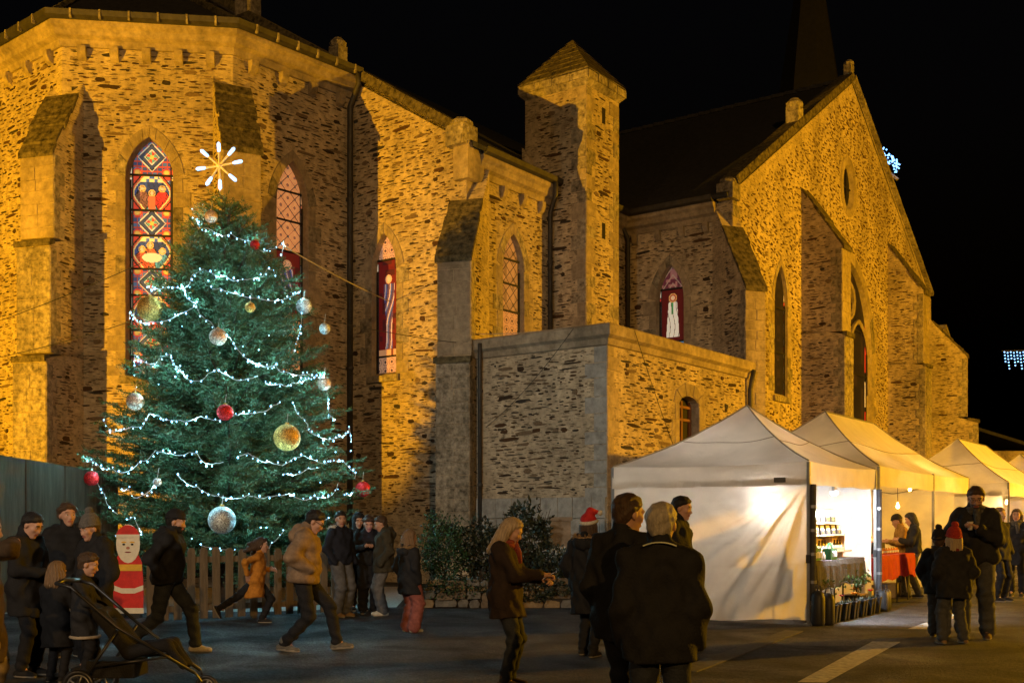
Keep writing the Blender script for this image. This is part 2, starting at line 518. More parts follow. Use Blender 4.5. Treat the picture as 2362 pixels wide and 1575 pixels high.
def wall_part(owner, name, w, poly, holes=(), m=None, off=0.0):
    loops = [[Vector((p[0], p[1], 0)) for p in poly]] + [[Vector((p[0], p[1], 0)) for p in h] for h in holes]
    fl = [p for l in loops for p in l]
    tri = tessellate_polygon(loops)
    return mesh_obj(name, [w.P(p.x, p.y, off) for p in fl], [tuple(t) for t in tri], m or M_MORT, owner)
def block(w, poly, o0, o1):                      # a stone with face polygon in wall coordinates, from depth o0 to proud o1
    n = len(poly); c = np.mean(poly, axis=0)
    ins = [tuple(c + (np.array(p) - c) * (1 - .012 / (np.linalg.norm(np.array(p) - c) + 1e-6))) for p in poly]
    mb = MB()
    v = [w.P(p[0], p[1], o0) for p in poly] + [w.P(p[0], p[1], o1 - .008) for p in poly] + [w.P(p[0], p[1], o1) for p in ins]
    mb.add(v, [(i, (i + 1) % n, n + (i + 1) % n, n + i) for i in range(n)] + [(n + i, n + (i + 1) % n, 2 * n + (i + 1) % n, 2 * n + i) for i in range(n)] + [tuple(range(2 * n, 3 * n))])
    return mb
def offset_out(pts, c, k):
    return [tuple(np.array(p) + k * (np.array(p) - c) / np.linalg.norm(np.array(p) - c)) for p in pts]

# ---- stained glass drawn cell by cell: colours of the glass itself
def glass_col(kind, x, y, H, seed):
    """x in -1..1 across, y 0..1 up the panel, H = panel height in half widths."""
    Y = (y - .5) * H
    ax = abs(x)
    h = lambda a, b: (math.sin(a * 12.9898 + b * 78.233 + seed) * 43758.5453) % 1.0
    LEADC = (.010, .009, .009)
    pal = [(.62, .05, .03), (.75, .45, .08), (.06, .16, .42), (.72, .62, .42), (.10, .32, .22), (.5, .12, .05)]
    if ax > .80:                                 # beaded border
        t = (y * H * 2.1) % 1.0
        if ax < .85 or t < .12: return LEADC
        k = int(y * H * 2.1) + (0 if x < 0 else 1)
        if kind in ('pale', 'palefig'): return [(.55, .18, .08), (.7, .4, .2)][k % 2]
        if kind == 'dim': return [(.25, .08, .05), (.3, .2, .1)][k % 2]
        return [(.75, .70, .58), pal[0], (.75, .70, .58), pal[1]][k % 4]
    if kind == 'orna':
        r = abs(x) + abs(Y) * .95
        if r < .62:
            if .57 < r: return (.60, .55, .42)
            if .53 < r < .57 or .26 < r < .29: return LEADC
            if .29 < r < .33: return (.60, .55, .42)
            rr = math.hypot(x, Y)
            if rr < .09: return pal[1]
            if rr < .26: return pal[0] if (int((math.atan2(Y, x) + math.pi) / (math.pi / 4)) % 2) else pal[4]
            return (.03, .05, .10) if r > .36 else (.05, .16, .14)
        cx = (x * 4.6) % 1.0; cy = (Y * 4.6) % 1.0
        rc = math.hypot(ax - .62, abs(Y) - H * .42)
        if rc < .20: return pal[1] if rc < .09 else (pal[0] if rc > .14 else (.6, .3, .06))
        if cx < .20 or cy < .20: return (.36, .05, .03)
        return (.03, .06, .15) if h(int(x * 4.6 + 9), int(Y * 4.6 + 9)) < .6 else (.05, .12, .24)
    if kind in ('medal', 'medal2'):
        lob = .86 + .05 * math.cos(4 * math.atan2(Y, x))
        r = math.hypot(x * 1.05, Y * .95)
        if r > lob * 1.0:
            if r < lob + .06: return LEADC
            return pal[0] if h(int(x * 5), int(Y * 5)) < .45 else ((.70, .62, .45) if h(int(x * 7), int(Y * 7)) < .4 else (.06, .10, .22))
        if r > lob - .07: return (.62, .10, .04)
        if r > lob - .12: return (.72, .55, .2)
        if kind == 'medal':
            figs = [(-.42, .18, (.22, .10, .07)), (.44, .18, (.62, .03, .03)), (.0, -.02, (.05, .25, .30))]
            if abs(x) < .13 and -.72 < Y < -.12: return (.72, .13, .05)
        else:
            figs = [(-.42, .12, (.66, .10, .04)), (.45, .05, (.07, .30, .42)), (-.08, .30, (.55, .14, .05))]
            if math.hypot((x - .0) / .42, (Y + .22) / .22) < 1: return (.80, .55, .36)
        for fx, fy, c in figs:
            q = math.hypot(x - fx, Y - fy - .02)
            if q < .085: return (.70, .42, .24)
            if q < .10: return LEADC
            if q < .155: return (.62, .40, .10)
            if math.hypot((x - fx) / .30, (Y - fy + .50) / .42) < 1:
                if ((x - fx) * 6 + math.sin(Y * 9 + fx * 5)) % 1.0 < .16: return LEADC
                return tuple(np.array(c) * (.55 + .6 * h(int(x * 9), int(Y * 6))))
            if math.hypot((x - fx) / .34, (Y - fy + .50) / .47) < 1: return LEADC
        if Y < -.60: return (.50, .40, .20) if h(int(x * 8), 2) < .6 else (.30, .10, .04)
        if Y > .48 and abs(x) < .45: return (.75, .60, .25) if h(int(x * 8), int(Y * 8)) < .35 else (.05, .12, .34)
        if (x * 5 + Y * 2) % 1.0 < .12: return LEADC
        return (.03, .07, .22) if h(int(x * 5), int(Y * 5)) < .6 else (.02, .04, .12)
    if kind == 'pale':                           # peach grisaille with diagonal leads
        a1 = (x * 1.15 + Y * 1.15) % 1.0; a2 = (x * 1.15 - Y * 1.15) % 1.0
        if a1 < .07 or a2 < .07: return (.16, .07, .04)
        if math.hypot(a1 - .53, a2 - .53) < .14: return (.30, .13, .07)
        if math.hypot(((a1 + .5) % 1) - .55, ((a2 + .5) % 1) - .55) < .10: return (.03, .10, .09)
        return tuple(np.array((.84, .36, .13)) * (.85 + .3 * h(int(x * 9), int(Y * 9))))
    if kind == 'red':                            # a robed figure on red
        w_ = .34 + .10 * math.sin(Y * 1.1)
        q = math.hypot(x, (Y - H * .30))
        if q < .15: return (.72, .42, .25)
        if q < .27: return (.66, .36, .18)
        if abs(x + .05) < w_ and -H * .42 < Y < H * .25:
            k = (x * 2.6 + Y * .55 + .3 * math.sin(Y * 2)) % 1.0
            if k < .12: return LEADC
            return (.07, .10, .30) if k < .42 else ((.55, .40, .33) if k < .62 else (.10, .05, .10))
        if Y < -H * .43: return (.60, .30, .14) if h(int(x * 5), 3) < .6 else (.15, .04, .02)
        return (.13, .008, .008) if h(int(x * 4), int(Y * 3)) < .7 else (.06, .008, .010)
    if kind == 'white':                          # white robed figure on deep red
        q = math.hypot(x, (Y - H * .33))
        if q < .15: return (.75, .50, .30)
        if q < .24: return (.45, .10, .03)
        if q < .30: return (.70, .38, .12)
        w_ = .30 + .18 * (1 - (Y + H * .42) / (H * .67))
        if abs(x) < w_ and -H * .42 < Y < H * .26:
            k = (x * 3.0 + .4 * math.sin(Y * 2.1)) % 1.0
            if k < .12: return (.10, .07, .05)
            if abs(x + .02) < .07 and Y > H * .02: return (.06, .30, .08)
            return (.80, .74, .60)
        return (.085, .006, .006)
    if kind == 'foot':
        if x < .2: return (.10, .62, .06)
        return (.06, .28, .62) if x > .45 else (.62, .04, .03)
    if kind == 'canopy':
        r = abs(x) * 1.2 + Y
        if .05 < (r % .55) < .14: return (.32, .22, .15)
        return (.10, .02, .03) if h(int(x * 6), int(Y * 6)) < .7 else (.30, .12, .10)
    if kind == 'gris':
        a1 = (x * 1.9) % 1.0; a2 = (Y * 1.9) % 1.0
        if math.hypot(a1 - .5, a2 - .5) < .16: return (.05, .03, .03)
        if .36 < math.hypot(a1 - .5, a2 - .5) < .42: return (.12, .07, .06)
        return (.48, .28, .17)
    if kind == 'dim':
        a1 = (x * 1.4 + Y * 1.4) % 1.0; a2 = (x * 1.4 - Y * 1.4) % 1.0
        if a1 < .10 or a2 < .10: return (.03, .02, .02)
        return tuple(np.array((.35, .22, .13)) * (.5 + .7 * h(int(x * 4), int(Y * 4))))
    if kind == 'black': return (.006, .005, .005) if h(int(x * 6), int(Y * 6)) < .8 else (.02, .014, .010)
    return (.1, .1, .1)

def window(owner, w, L, Rr, ya, ysp, ysl, panels, gmat, reveal=.30, sur=.27, cells=56, label=None, bars=True, blocks=True, zsill=None):
    """Pointed window. L,Rr,ya,ysp,ysl: survey pixels of the opening; panels: [(height share, kind)] from the top."""
    u0, u1 = sorted((w.uv(L, ysp)[0], w.uv(Rr, ysp)[0])); uc = (u0 + u1) / 2
    xm = (L + Rr) / 2
    za = w.uv(xm, ya)[1]; zsp = w.uv(xm, ysp)[1]; zs = w.uv(xm, ysl)[1] if zsill is None else zsill
    out = arch(u0, u1, zs, zsp, za)
    mb = MB(); n = len(out)                       # the splayed reveal
    ins = [(uc + (p[0] - uc) * .93, p[1] if i not in (0, n - 1) else p[1] + .10) for i, p in enumerate(out)]
    mb.add([w.P(p[0], p[1], .001) for p in out] + [w.P(p[0], p[1], -reveal) for p in ins], [(i, (i + 1) % n, n + (i + 1) % n, n + i) for i in range(n)])
    wo = mb.build("window", M_GRAN, owner)
    if label: wo["label"] = label
    hw = (u1 - u0) / 2
    top, bot = za + .05, zs
    tot = sum(p[0] for p in panels); z1 = top
    for share, kind in panels:
        z0 = z1 - (top - bot) * share / tot
        nx = cells; nz = max(4, int(cells * (z1 - z0) / (2 * hw)))
        H = (z1 - z0) / hw
        gm = MB().grid(lambda a, b: w.P(u0 + (u1 - u0) * a, z0 + (z1 - z0) * b, -reveal + .015), nx, nz)
        cols = [glass_col(kind, (i + .5) / nx * 2 - 1, (j + .5) / nz, H, 1.7) for j in range(nz) for i in range(nx)]
        mesh_obj("pane", gm.v, gm.f, gmat, wo, col=cols)
        if bars and z1 < top - .02:
            MB().box(w.P(uc, z1, -reveal + .035), (hw, .014, .022), w.axes()).build("glazing_bar", M_LEAD, wo)
        z1 = z0
    for sgn in (-1, 1):                           # iron frame uprights
        MB().box(w.P(uc + sgn * hw * .90, (zs + zsp) / 2, -reveal + .03), (.018, .014, (zsp - zs) / 2), w.axes()).build("frame", M_LEAD, wo)
    if blocks:
        c = np.array((uc, zsp - hw * .2))
        a_out = offset_out(out[1:-1], np.array((uc, zsp - .35 * hw)), sur)
        a_in = out[1:-1]
        half = len(a_in) // 2
        cuts = [0, 2, 4, 6, half] if half >= 7 else list(range(half + 1))
        for side in (0, 1):
            for i0, i1 in zip(cuts[:-1], cuts[1:]):
                idx = list(range(i0, i1 + 1)) if side == 0 else [len(a_in) - 1 - k for k in range(i0, i1 + 1)]
                inner = [a_in[k] for k in idx]; outer = [a_out[k] for k in idx]
                poly = inner + outer[::-1]
                cc = np.mean(poly, axis=0); poly = [tuple(cc + (np.array(p) - cc) * .975) for p in poly]
                block(w, poly, -.02, random.uniform(.012, .022)).build("voussoir", random.choice((M_GRAN, M_GRAN, M_GRAN2)), wo)
        zz = zsp; k = 0
        while zz > max(zs, 2.0) + .1:
            hb = random.uniform(.30, .44); z0 = max(zz - hb, zs)
            for sgn in (-1, 1):
                wd = (.22 if (k + (sgn > 0)) % 2 else .40)
                ue = u0 if sgn < 0 else u1
                poly = [(ue + sgn * .004, z0 + .006), (ue + sgn * wd, z0 + .006), (ue + sgn * wd, zz - .006), (ue + sgn * .004, zz - .006)]
                block(w, poly, -.02, random.uniform(.008, .018)).build("jamb_stone", random.choice((M_GRAN, M_GRAN, M_GRAN2)), wo)
            zz = z0; k += 1
    sill_poly = [(u0 - .12, zs - .16), (u1 + .12, zs - .16), (u1 + .12, zs), (u0 - .12, zs)]
    block(w, sill_poly, -.05, .09).build("sill", M_GRAN2, wo)
    ex = offset_out(out[1:-1], np.array((uc, zsp - .35 * hw)), sur + .02)
    ex = [(u0 - .36, zs - .2)] + [(min(p[0], u0 - .30) if False else p[0], p[1]) for p in ex] + [(u1 + .36, zs - .2)]
    return out, ex

def sweep(name, plan, prof, m, owner, normals=None, closed_prof=True):
    """Sweeps a profile [(out, z)] along plan points (x,y) with mitred corners."""
    plan = [np.array(p, float) for p in plan]; N = len(plan)
    dirs = [(plan[i + 1] - plan[i]) / np.linalg.norm(plan[i + 1] - plan[i]) for i in range(N - 1)]
    def nrm(d, p):
        n = np.array((d[1], -d[0])); return n if np.dot(n, -p) > 0 else -n
    ns = [nrm(d, plan[i]) for i, d in enumerate(dirs)]
    mb = MB(); K = len(prof)
    for i in range(N):
        if i == 0: mv = ns[0]
        elif i == N - 1: mv = ns[-1]
        else:
            mv = ns[i - 1] + ns[i]; mv = mv / np.dot(mv, ns[i])
        for o, z in prof:
            q = plan[i] + mv * o
            mb.v.append((q[0], q[1], z))
    for i in range(N - 1):
        for k in range(K if closed_prof else K - 1):
            a, b = i * K + k, i * K + (k + 1) % K
            mb.f.append((a, b, b + K, a + K)); mb.m.append(0)
    if closed_prof:
        mb.f.append(tuple(range(K))); mb.m.append(0)
        mb.f.append(tuple(range((N - 1) * K, N * K))[::-1]); mb.m.append(0)
    return mb.build(name, m, owner)

church = thing("church", "large stone church with apse, stair turret and gabled transept behind the market", "church", (-3.0, 28.0, 0))

# ---- plan
DE = np.array((-1.064, 25.70)); dE = np.array((.591, .807)); dE /= np.linalg.norm(dE); dD = np.array((-.807, .591)); dD /= np.linalg.norm(dD)
CD = DE + dD * 3.70
BC = np.array((-6.35, 25.25)); AB = np.array((-10.06, 24.80)); A0 = AB + 3.75 * np.array((-.768, .64)); A00 = A0 + np.array((-.4, 4.0))
Eend = DE + dE * 6.2
GC = np.array((5.88, 29.60))                     # transept corner
G0 = GC - 3.35 * (-dD) * 1.0
G0 = GC + dD * 3.35
FEND = GC + dE * 18.5
EA = 12.57; EE = 10.05                           # eave heights: apse, choir and transept
wA, wB, wC = Wall(A0, AB), Wall(AB, BC), Wall(BC, CD)
wD = Wall(DE, DE + dD * 12); wE = Wall(DE, DE + dE * 8.0)
wG = Wall(G0, GC); wF = Wall(GC, FEND)
cop = lambda t: 10.45 + .63 * t                  # sloping top of the east gable

def sturdy(w, u0, u1, z0, z1): return [(u0, z0), (u1, z0), (u1, z1), (u0, z1)]
MEDAL = [(1.05, 'orna'), (1.0, 'medal'), (.72, 'orna'), (.95, 'medal2'), (.75, 'orna'), (1.0, 'medal'), (.75, 'orna'), (.6, 'orna')]
# A
pA = sturdy(wA, 0, wA.L, 0, EA)
o = wall_part(church, "wall", wA, pA)
rubble('church', o, wA, [(0, 0), (wA.L - .1, 0), (wA.L - .1, EA - .55), (0, EA - .55)], (), 1.0, 'flat', 1.8)
# B
hB, xB = window(church, wB, 290, 399, 316, 408, 868, MEDAL, G_BRIGHT, label="tall pointed window with brightly lit coloured glass medallions")
o = wall_part(church, "wall", wB, sturdy(wB, 0, wB.L, 0, EA), [hB])
rubble('church', o, wB, [(.1, 0), (wB.L - .1, 0), (wB.L - .06, EA - .55), (.06, EA - .55)], [xB], 1.05, 'flat', 1.8)
# C
hC, xC = window(church, wC, 638, 711, 372, 470, 862, [(1.0, 'pale'), (.95, 'pale'), (1.0, 'pale'), (2.2, 'red'), (.9, 'pale'), (.9, 'pale')], G_MID, reveal=.22, label="pointed window with peach patterned panes above a dark red panel")
o = wall_part(church, "wall", wC, sturdy(wC, 0, wC.L, 0, EA), [hC])
rubble('church', o, wC, [(.1, 0), (wC.L - .05, 0), (wC.L - .05, EA - .55), (.06, EA - .55)], [xC], 1.05, 'flat', 1.8)
# D, the east gable wall
hD, xD = window(church, wD, 858, 914, 538, 622, 866, [(1.1, 'gris'), (.8, 'canopy'), (3.6, 'red'), (.75, 'gris')][0:1] + [(3.9, 'red'), (.8, 'gris')], G_MID, reveal=.18, label="pointed window with a robed figure on deep red glass")
pD = [(0, 0), (12, 0), (12, cop(12)), (0, cop(0))]
o = wall_part(church, "wall", wD, pD, [hD])
rubble('church', o, wD, [(.05, 0), (3.75, 0), (3.75, cop(3.7) - .25), (.05, cop(0) - .25)], [xD], 1.15, 'flat', 1.6)
# E, the choir side wall
hE, xE = window(church, wE, 1160, 1208, 540, 622, 830, [(1.0, 'dim'), (.9, 'dim'), (1.0, 'dim'), (1.0, 'gris'), (.8, 'medal')], G_LOW, reveal=.14, label="dim pointed window with lattice panes above the flat roofed annex")
o = wall_part(church, "wall", wE, sturdy(wE, 0, 8, 0, EE), [hE])
rubble('church', o, wE, [(.1, 0), (7.5, 0), (7.5, EE - .75), (.1, EE - .75)], [xE], 1.15, 'flat', 4.8)
# G, the transept east wall
hG, xG = window(church, wG, 1513, 1577, 610, 690, 815, [(1.1, 'canopy'), (2.3, 'white'), (.55, 'foot')], G_MID, reveal=.2, label="pointed window with a white robed figure above the annex roof")
o = wall_part(church, "wall", wG, sturdy(wG, 0, wG.L, 0, EE), [hG])
rubble('church', o, wG, [(.1, 0), (wG.L - .1, 0), (wG.L - .1, EE - .7), (.1, EE - .7)], [xG], 1.1, 'flat', 4.5)
# F, the transept gable
APX = 9.25; APZ = 16.2
hF1, xF1 = window(church, wF, 1786, 1816, 612, 700, 915, [(1, 'black'), (1, 'black'), (1, 'black')], G_LOW, reveal=.10, sur=.2, label="narrow unlit lancet window between two buttresses")
hF2, xF2 = window(church, wF, 1905, 2011, 600, 800, 1010, [(1.5, 'black'), (1, 'black'), (1.5, 'black')], G_LOW, reveal=.16, sur=.35, label="wide unlit tracery window half hidden by a buttress")
uo, zo = wF.uv(1957, 432)
ring = [(uo + .50 * math.cos(2 * math.pi * i / 20), zo + .74 * math.sin(2 * math.pi * i / 20)) for i in range(20)]
pF = [(0, 0), (18.5, 0), (18.5, EE + .3), (APX, APZ), (0, EE + .3)]
o = wall_part(church, "wall", wF, pF, [hF1, hF2, ring])
ringx = [(uo + .80 * math.cos(2 * math.pi * i / 16), zo + 1.05 * math.sin(2 * math.pi * i / 16)) for i in range(16)]
rubble('church', o, wF, [(.3, 0), (18.2, 0), (18.2, EE), (APX, APZ - .35), (.3, EE)], [xF1, xF2, ringx], .85, 'round', 2.5)
ow = MB()
inr = [(uo + (p[0] - uo) * .8, zo + (p[1] - zo) * .88) for p in ring]
ow.add([wF.P(*p, .001) for p in ring] + [wF.P(*p, -.12) for p in inr], [(i, (i + 1) % 20, 20 + (i + 1) % 20, 20 + i) for i in range(20)])
ow = ow.build("round_window", M_GRAN, church)
MB().add([wF.P(*p, -.115) for p in inr], [tuple(range(20))]).build("pane", M_BLACK, ow)
MB().box(wF.P(uo, zo, -.09), (.4, .02, .025), wF.axes()).build("glazing_bar", M_LEAD, ow)
MB().box(wF.P(uo, zo, -.09), (.02, .025, .62), wF.axes()).build("glazing_bar", M_LEAD, ow)
for i in range(10):
    a = [2 * math.pi * (i + e) / 10 for e in (.02, .5, .98)]
    poly = [(uo + .51 * math.cos(t), zo + .75 * math.sin(t)) for t in a] + [(uo + .76 * math.cos(t), zo + 1.0 * math.sin(t)) for t in a[::-1]]
    block(wF, poly, -.03, .018).build("voussoir", M_GRAN, ow)
# tracery of the wide window: a roundel over twin lights
uc = (hF2[0][0] + hF2[-1][0]) / 2; hw2 = (hF2[-1][0] - hF2[0][0]) / 2; zt = wF.uv(1958, 690)[1]
tr = MB()
tr.tube([wF.P(uc + .62 * math.cos(t), zt + .62 * math.sin(t), -.10) for t in np.linspace(0, 2 * math.pi, 20)], .09, 6)
tr.box(wF.P(uc, (zt - .7 + 3) / 2, -.10), (.09, .09, (zt - .7 - 3) / 2), wF.axes())
for sg in (-1, 1):
    cx_ = uc + sg * hw2 * .5
    tr.tube([wF.P(p[0], p[1], -.10) for p in arch(cx_ - hw2 * .45, cx_ + hw2 * .45, zt - 3, zt - 1.9, zt - .55)], .08, 6)
tr.build("tracery", M_GRAN, church)

# ---- quoins at the free corners (long and short dressed stones)
def quoins(w, uedge, sgn, z0, z1, owner, m=None, wd=(.28, .48)):
    z = z0; k = 0
    while z < z1 - .1:
        hb = random.uniform(.26, .40); zz = min(z + hb, z1); ww = wd[k % 2]
        a, b = sorted((uedge + sgn * .003, uedge + sgn * ww))
        block(w, [(a, z + .006), (b, z + .006), (b, zz - .006), (a, zz - .006)], -.02, random.uniform(.006, .016)).build("quoin", m or random.choice((M_GRAN, M_GRAN, M_GRAN2)), owner)
        z = zz; k += 1
quoins(wG, wG.L, -1, 8.2, EE - .3, church); quoins(wF, 0, 1, 8.6, EE + .4, church)

# ---- cornices, corbels, gutters, downpipes
CORN = lambda z: [(0, z - .50), (.06, z - .50), (.10, z - .36), (.22, z - .30), (.26, z - .18), (.34, z - .12), (.36, z - .02), (0, z - .02)]
GUT = lambda z: [(.30, z), (.30, z + .05), (.46, z + .14), (.52, z + .14), (.50, z + .02), (.40, z - .03)]
plan_apse = [A00, A0, AB, BC, CD - (CD - BC) / wC.L * .02]
sweep("cornice", plan_apse, CORN(EA), M_GRAN, church)
gt = sweep("gutter", plan_apse, GUT(EA), M_ZINC, church)
for w in (wA, wB, wC):
    for i in range(6):
        MB().box(w.P((i + .5) * w.L / 6, EA + .05, .50), (.02, .035, .10), w.axes()).build("gutter_bracket", M_GRAN2, gt)
sweep("cornice", [DE + dE * .35, DE + dE * 8], [(o_ * .75, z_) for o_, z_ in CORN(EE)], M_GRAN, church)
sweep("gutter", [DE + dE * .35, DE + dE * 8], [(o_ * .75, z_) for o_, z_ in GUT(EE)], M_ZINC, church)
sweep("cornice", [G0, GC + dD * .45], [(o_ * .75, z_) for o_, z_ in CORN(EE)], M_GRAN, church)
sweep("gutter", [G0, GC + dD * .45], [(o_ * .75, z_) for o_, z_ in GUT(EE)], M_ZINC, church)
for w, zt, n, sc, rng in ((wA, EA, 4, 1, (.4, 3.3)), (wB, EA, 5, 1, (.45, 3.25)), (wC, EA, 4, 1, (.5, 3.1)), (wE, EE, 4, .8, (.6, 3.0)), (wG, EE, 4, .8, (.4, 2.6))):
    for i in range(n):
        u = lerp(rng[0], rng[1], i / (n - 1))
        cb = MB()
        s_ = sc
        prof = [(0, -.50), (.17, -.50), (.17, -.62), (.10, -.74), (0, -.80)]
        P0 = [w.P(u - .09 * s_, zt + z, o_ * s_) for o_, z in prof]
        cb.prism(P0, np.array((*w.d, 0)) * .18 * s_)
        cb.build("corbel", M_GRAN, church)
def downpipe(pts, r=.055, owner=church):
    o = MB().tube(pts, r, 8).build("downpipe", M_ZINC, owner, smooth=True)
    z = pts[-1][2] + 1.0; p = pts[-1]
    while z < pts[-2][2] - .3:
        MB().tube([(p[0], p[1], z - .03), (p[0], p[1], z + .03)], r * 1.35, 8).build("pipe_collar", M_ZINC, o)
        z += 2.1
    return o
downpipe([wC.P(wC.L - .12, EA + .02, .42), wC.P(wC.L - .10, EA - .25, .42), wC.P(wC.L - .14, EA - .75, .14), wC.P(wC.L - .14, 0.1, .12)], .075)
uE = wE.uv(1262, 600)[0]
downpipe([wE.P(uE - .15, EE, .36), wE.P(uE - .1, EE - .3, .34), wE.P(uE, EE - .7, .1), wE.P(uE, 5, .1)], .06)
downpipe([wG.P(.12, EE, .36), wG.P(.12, EE - .25, .3), wG.P(.2, EE - .6, .1), wG.P(.2, 5, .1)], .06)

# ---- roofs
apex = np.array((-9.9, 29.0, 15.9))
rp = [A00, A0, AB, BC, CD + (CD - BC) * .3]
rp3 = []
for i, p in enumerate(rp):
    c = np.array((-9.0, 29.2)); d = (np.array(p) - c); d = d / np.linalg.norm(d)
    q = np.array(p) + d * .42
    rp3.append(np.array((q[0], q[1], EA + .03)))
rm = MB()
rm.add(rp3 + [apex] + [p - (0, 0, .07) for p in rp3], [(i, i + 1, 5) for i in range(4)] + [(i + 6, i + 7, i + 1, i) for i in range(4)])
ro = rm.build("roof", M_SLATE, church)
for p in (rp3[2], rp3[3]):
    d = apex - p
    for k in range(16):
        q0 = p + d * (k / 16 + .004); q1 = p + d * ((k + 1) / 16 + .012)
        MB().tube([q0 + (0, 0, .03), q1 + (0, 0, .06)], .085, 5).build("ridge_tile", M_MOSS, ro)
def roof_quad(pts, m=M_SLATE):
    a, b, c, d = [np.array(p, float) for p in pts]
    n = np.cross(b - a, d - a); n = n / np.linalg.norm(n)
    if n[2] < 0: n = -n
    return MB().hexa([a - n * .1, b - n * .1, c - n * .1, d - n * .1, a, b, c, d]).build("roof", m, church)
e3 = lambda p, z: np.array((p[0], p[1], z))
nE = wE.n
roof_quad([e3(DE + nE * .36, EE + .10), e3(DE + dE * 30 + nE * .36, EE + .10), e3(DE + dE * 30 + dD * 11, 17.2), e3(DE + dD * 11, 17.2)])
nG = wG.n
ridge0 = GC + dE * APX
roof_quad([e3(GC + nG * .36, EE + .1), e3(GC + dD * 14 + nG * .36, EE + .1), e3(ridge0 + dD * 14, APZ), e3(ridge0, APZ)])
roof_quad([e3(FEND, EE + .1), e3(FEND + dD * 14, EE + .1), e3(ridge0 + dD * 14, APZ - .01), e3(ridge0, APZ - .01)])
rt = MB(); 
for k in range(30):
    p0, p1 = e3(ridge0 + dD * (14 * k / 30 + .02), APZ + .03), e3(ridge0 + dD * (14 * (k + 1) / 30), APZ + .06)
    rt.tube([p0, p1], .10, 5)
rt.build("ridge_tiles", M_SLATE, church)

# ---- gable copings with kneelers and small finials
def coping(w, u0, z0, u1, z1, n, wid=.5, th=.22, m=M_GRAN2, over=.14):
    d = np.array((u1 - u0, z1 - z0)); Ln = np.linalg.norm(d); d = d / Ln; nn = np.array((-d[1], d[0]))
    if nn[1] < 0: nn = -nn
    for k in range(n):
        s0, s1 = Ln * k / n + .006, Ln * (k + 1) / n - .006
        j = random.uniform(-.012, .012)
        a, b = np.array((u0, z0)) + d * s0, np.array((u0, z0)) + d * s1
        at_, bt = a + nn * (th + j), b + nn * (th + j)
        MB().hexa([w.P(*a, -wid + over), w.P(*b, -wid + over), w.P(*b, over), w.P(*a, over),
                   w.P(*at_, -wid + over), w.P(*bt, -wid + over), w.P(*bt, over - .03), w.P(*at_, over - .03)]).build("coping_stone", m, church)
coping(wD, .35, cop(.35) - .1, 11.8, cop(11.8) - .1, 15, m=M_MOSS)
coping(wF, .1, EE + .42, APX, APZ, 13, m=M_MOSS)
coping(wF, APX, APZ, 18.4, EE + .42, 13, m=M_GRAN2)
def kneeler(p, s=1.0, m=M_GRAN2):
    k = MB()
    k.box(p + np.array((0, 0, .30 * s)), (.34 * s, .34 * s, .30 * s), ((dE[0], dE[1], 0), (dD[0], dD[1], 0), (0, 0, 1)))
    k.lathe(p + np.array((0, 0, .6 * s)), [(.30 * s, 0), (.36 * s, .06 * s), (.33 * s, .16 * s), (.22 * s, .24 * s), (.02, .27 * s)], 6)
    return k.build("kneeler", m, church)
kneeler(e3(DE + dD * .12 - dE * .02, EE + .1), .78)
MB().box(e3(DE + dE * .16 + dD * .05, EE - .25), (.30, .22, .42), ((dE[0], dE[1], 0), (dD[0], dD[1], 0), (0, 0, 1))).build("kneeler_base", M_GRAN, church)
kneeler(e3(GC + dD * .12, EE + .0), .7)
def finial(w, u, z, s=1.0):
    k = MB().box(w.P(u, z + .16 * s, -.1), (.17 * s, .16 * s, .22 * s), w.axes()).lathe(w.P(u, z + .36 * s, -.1), [(.2 * s, 0), (.22 * s, .12 * s), (.1 * s, .24 * s), (.015, .28 * s)], 8)
    return k.build("finial", M_GRAN2, church)
finial(wD, 4.25, cop(4.25) + .05); finial(wD, 7.7, cop(7.7) + .05, 1.5)
uf, zf = wF.uv(1840, 292); finial(wF, uf, EE + .55 + (APZ - EE - .4) * uf / APX, 1.2)
finial(wF, APX, APZ + .2, .8)

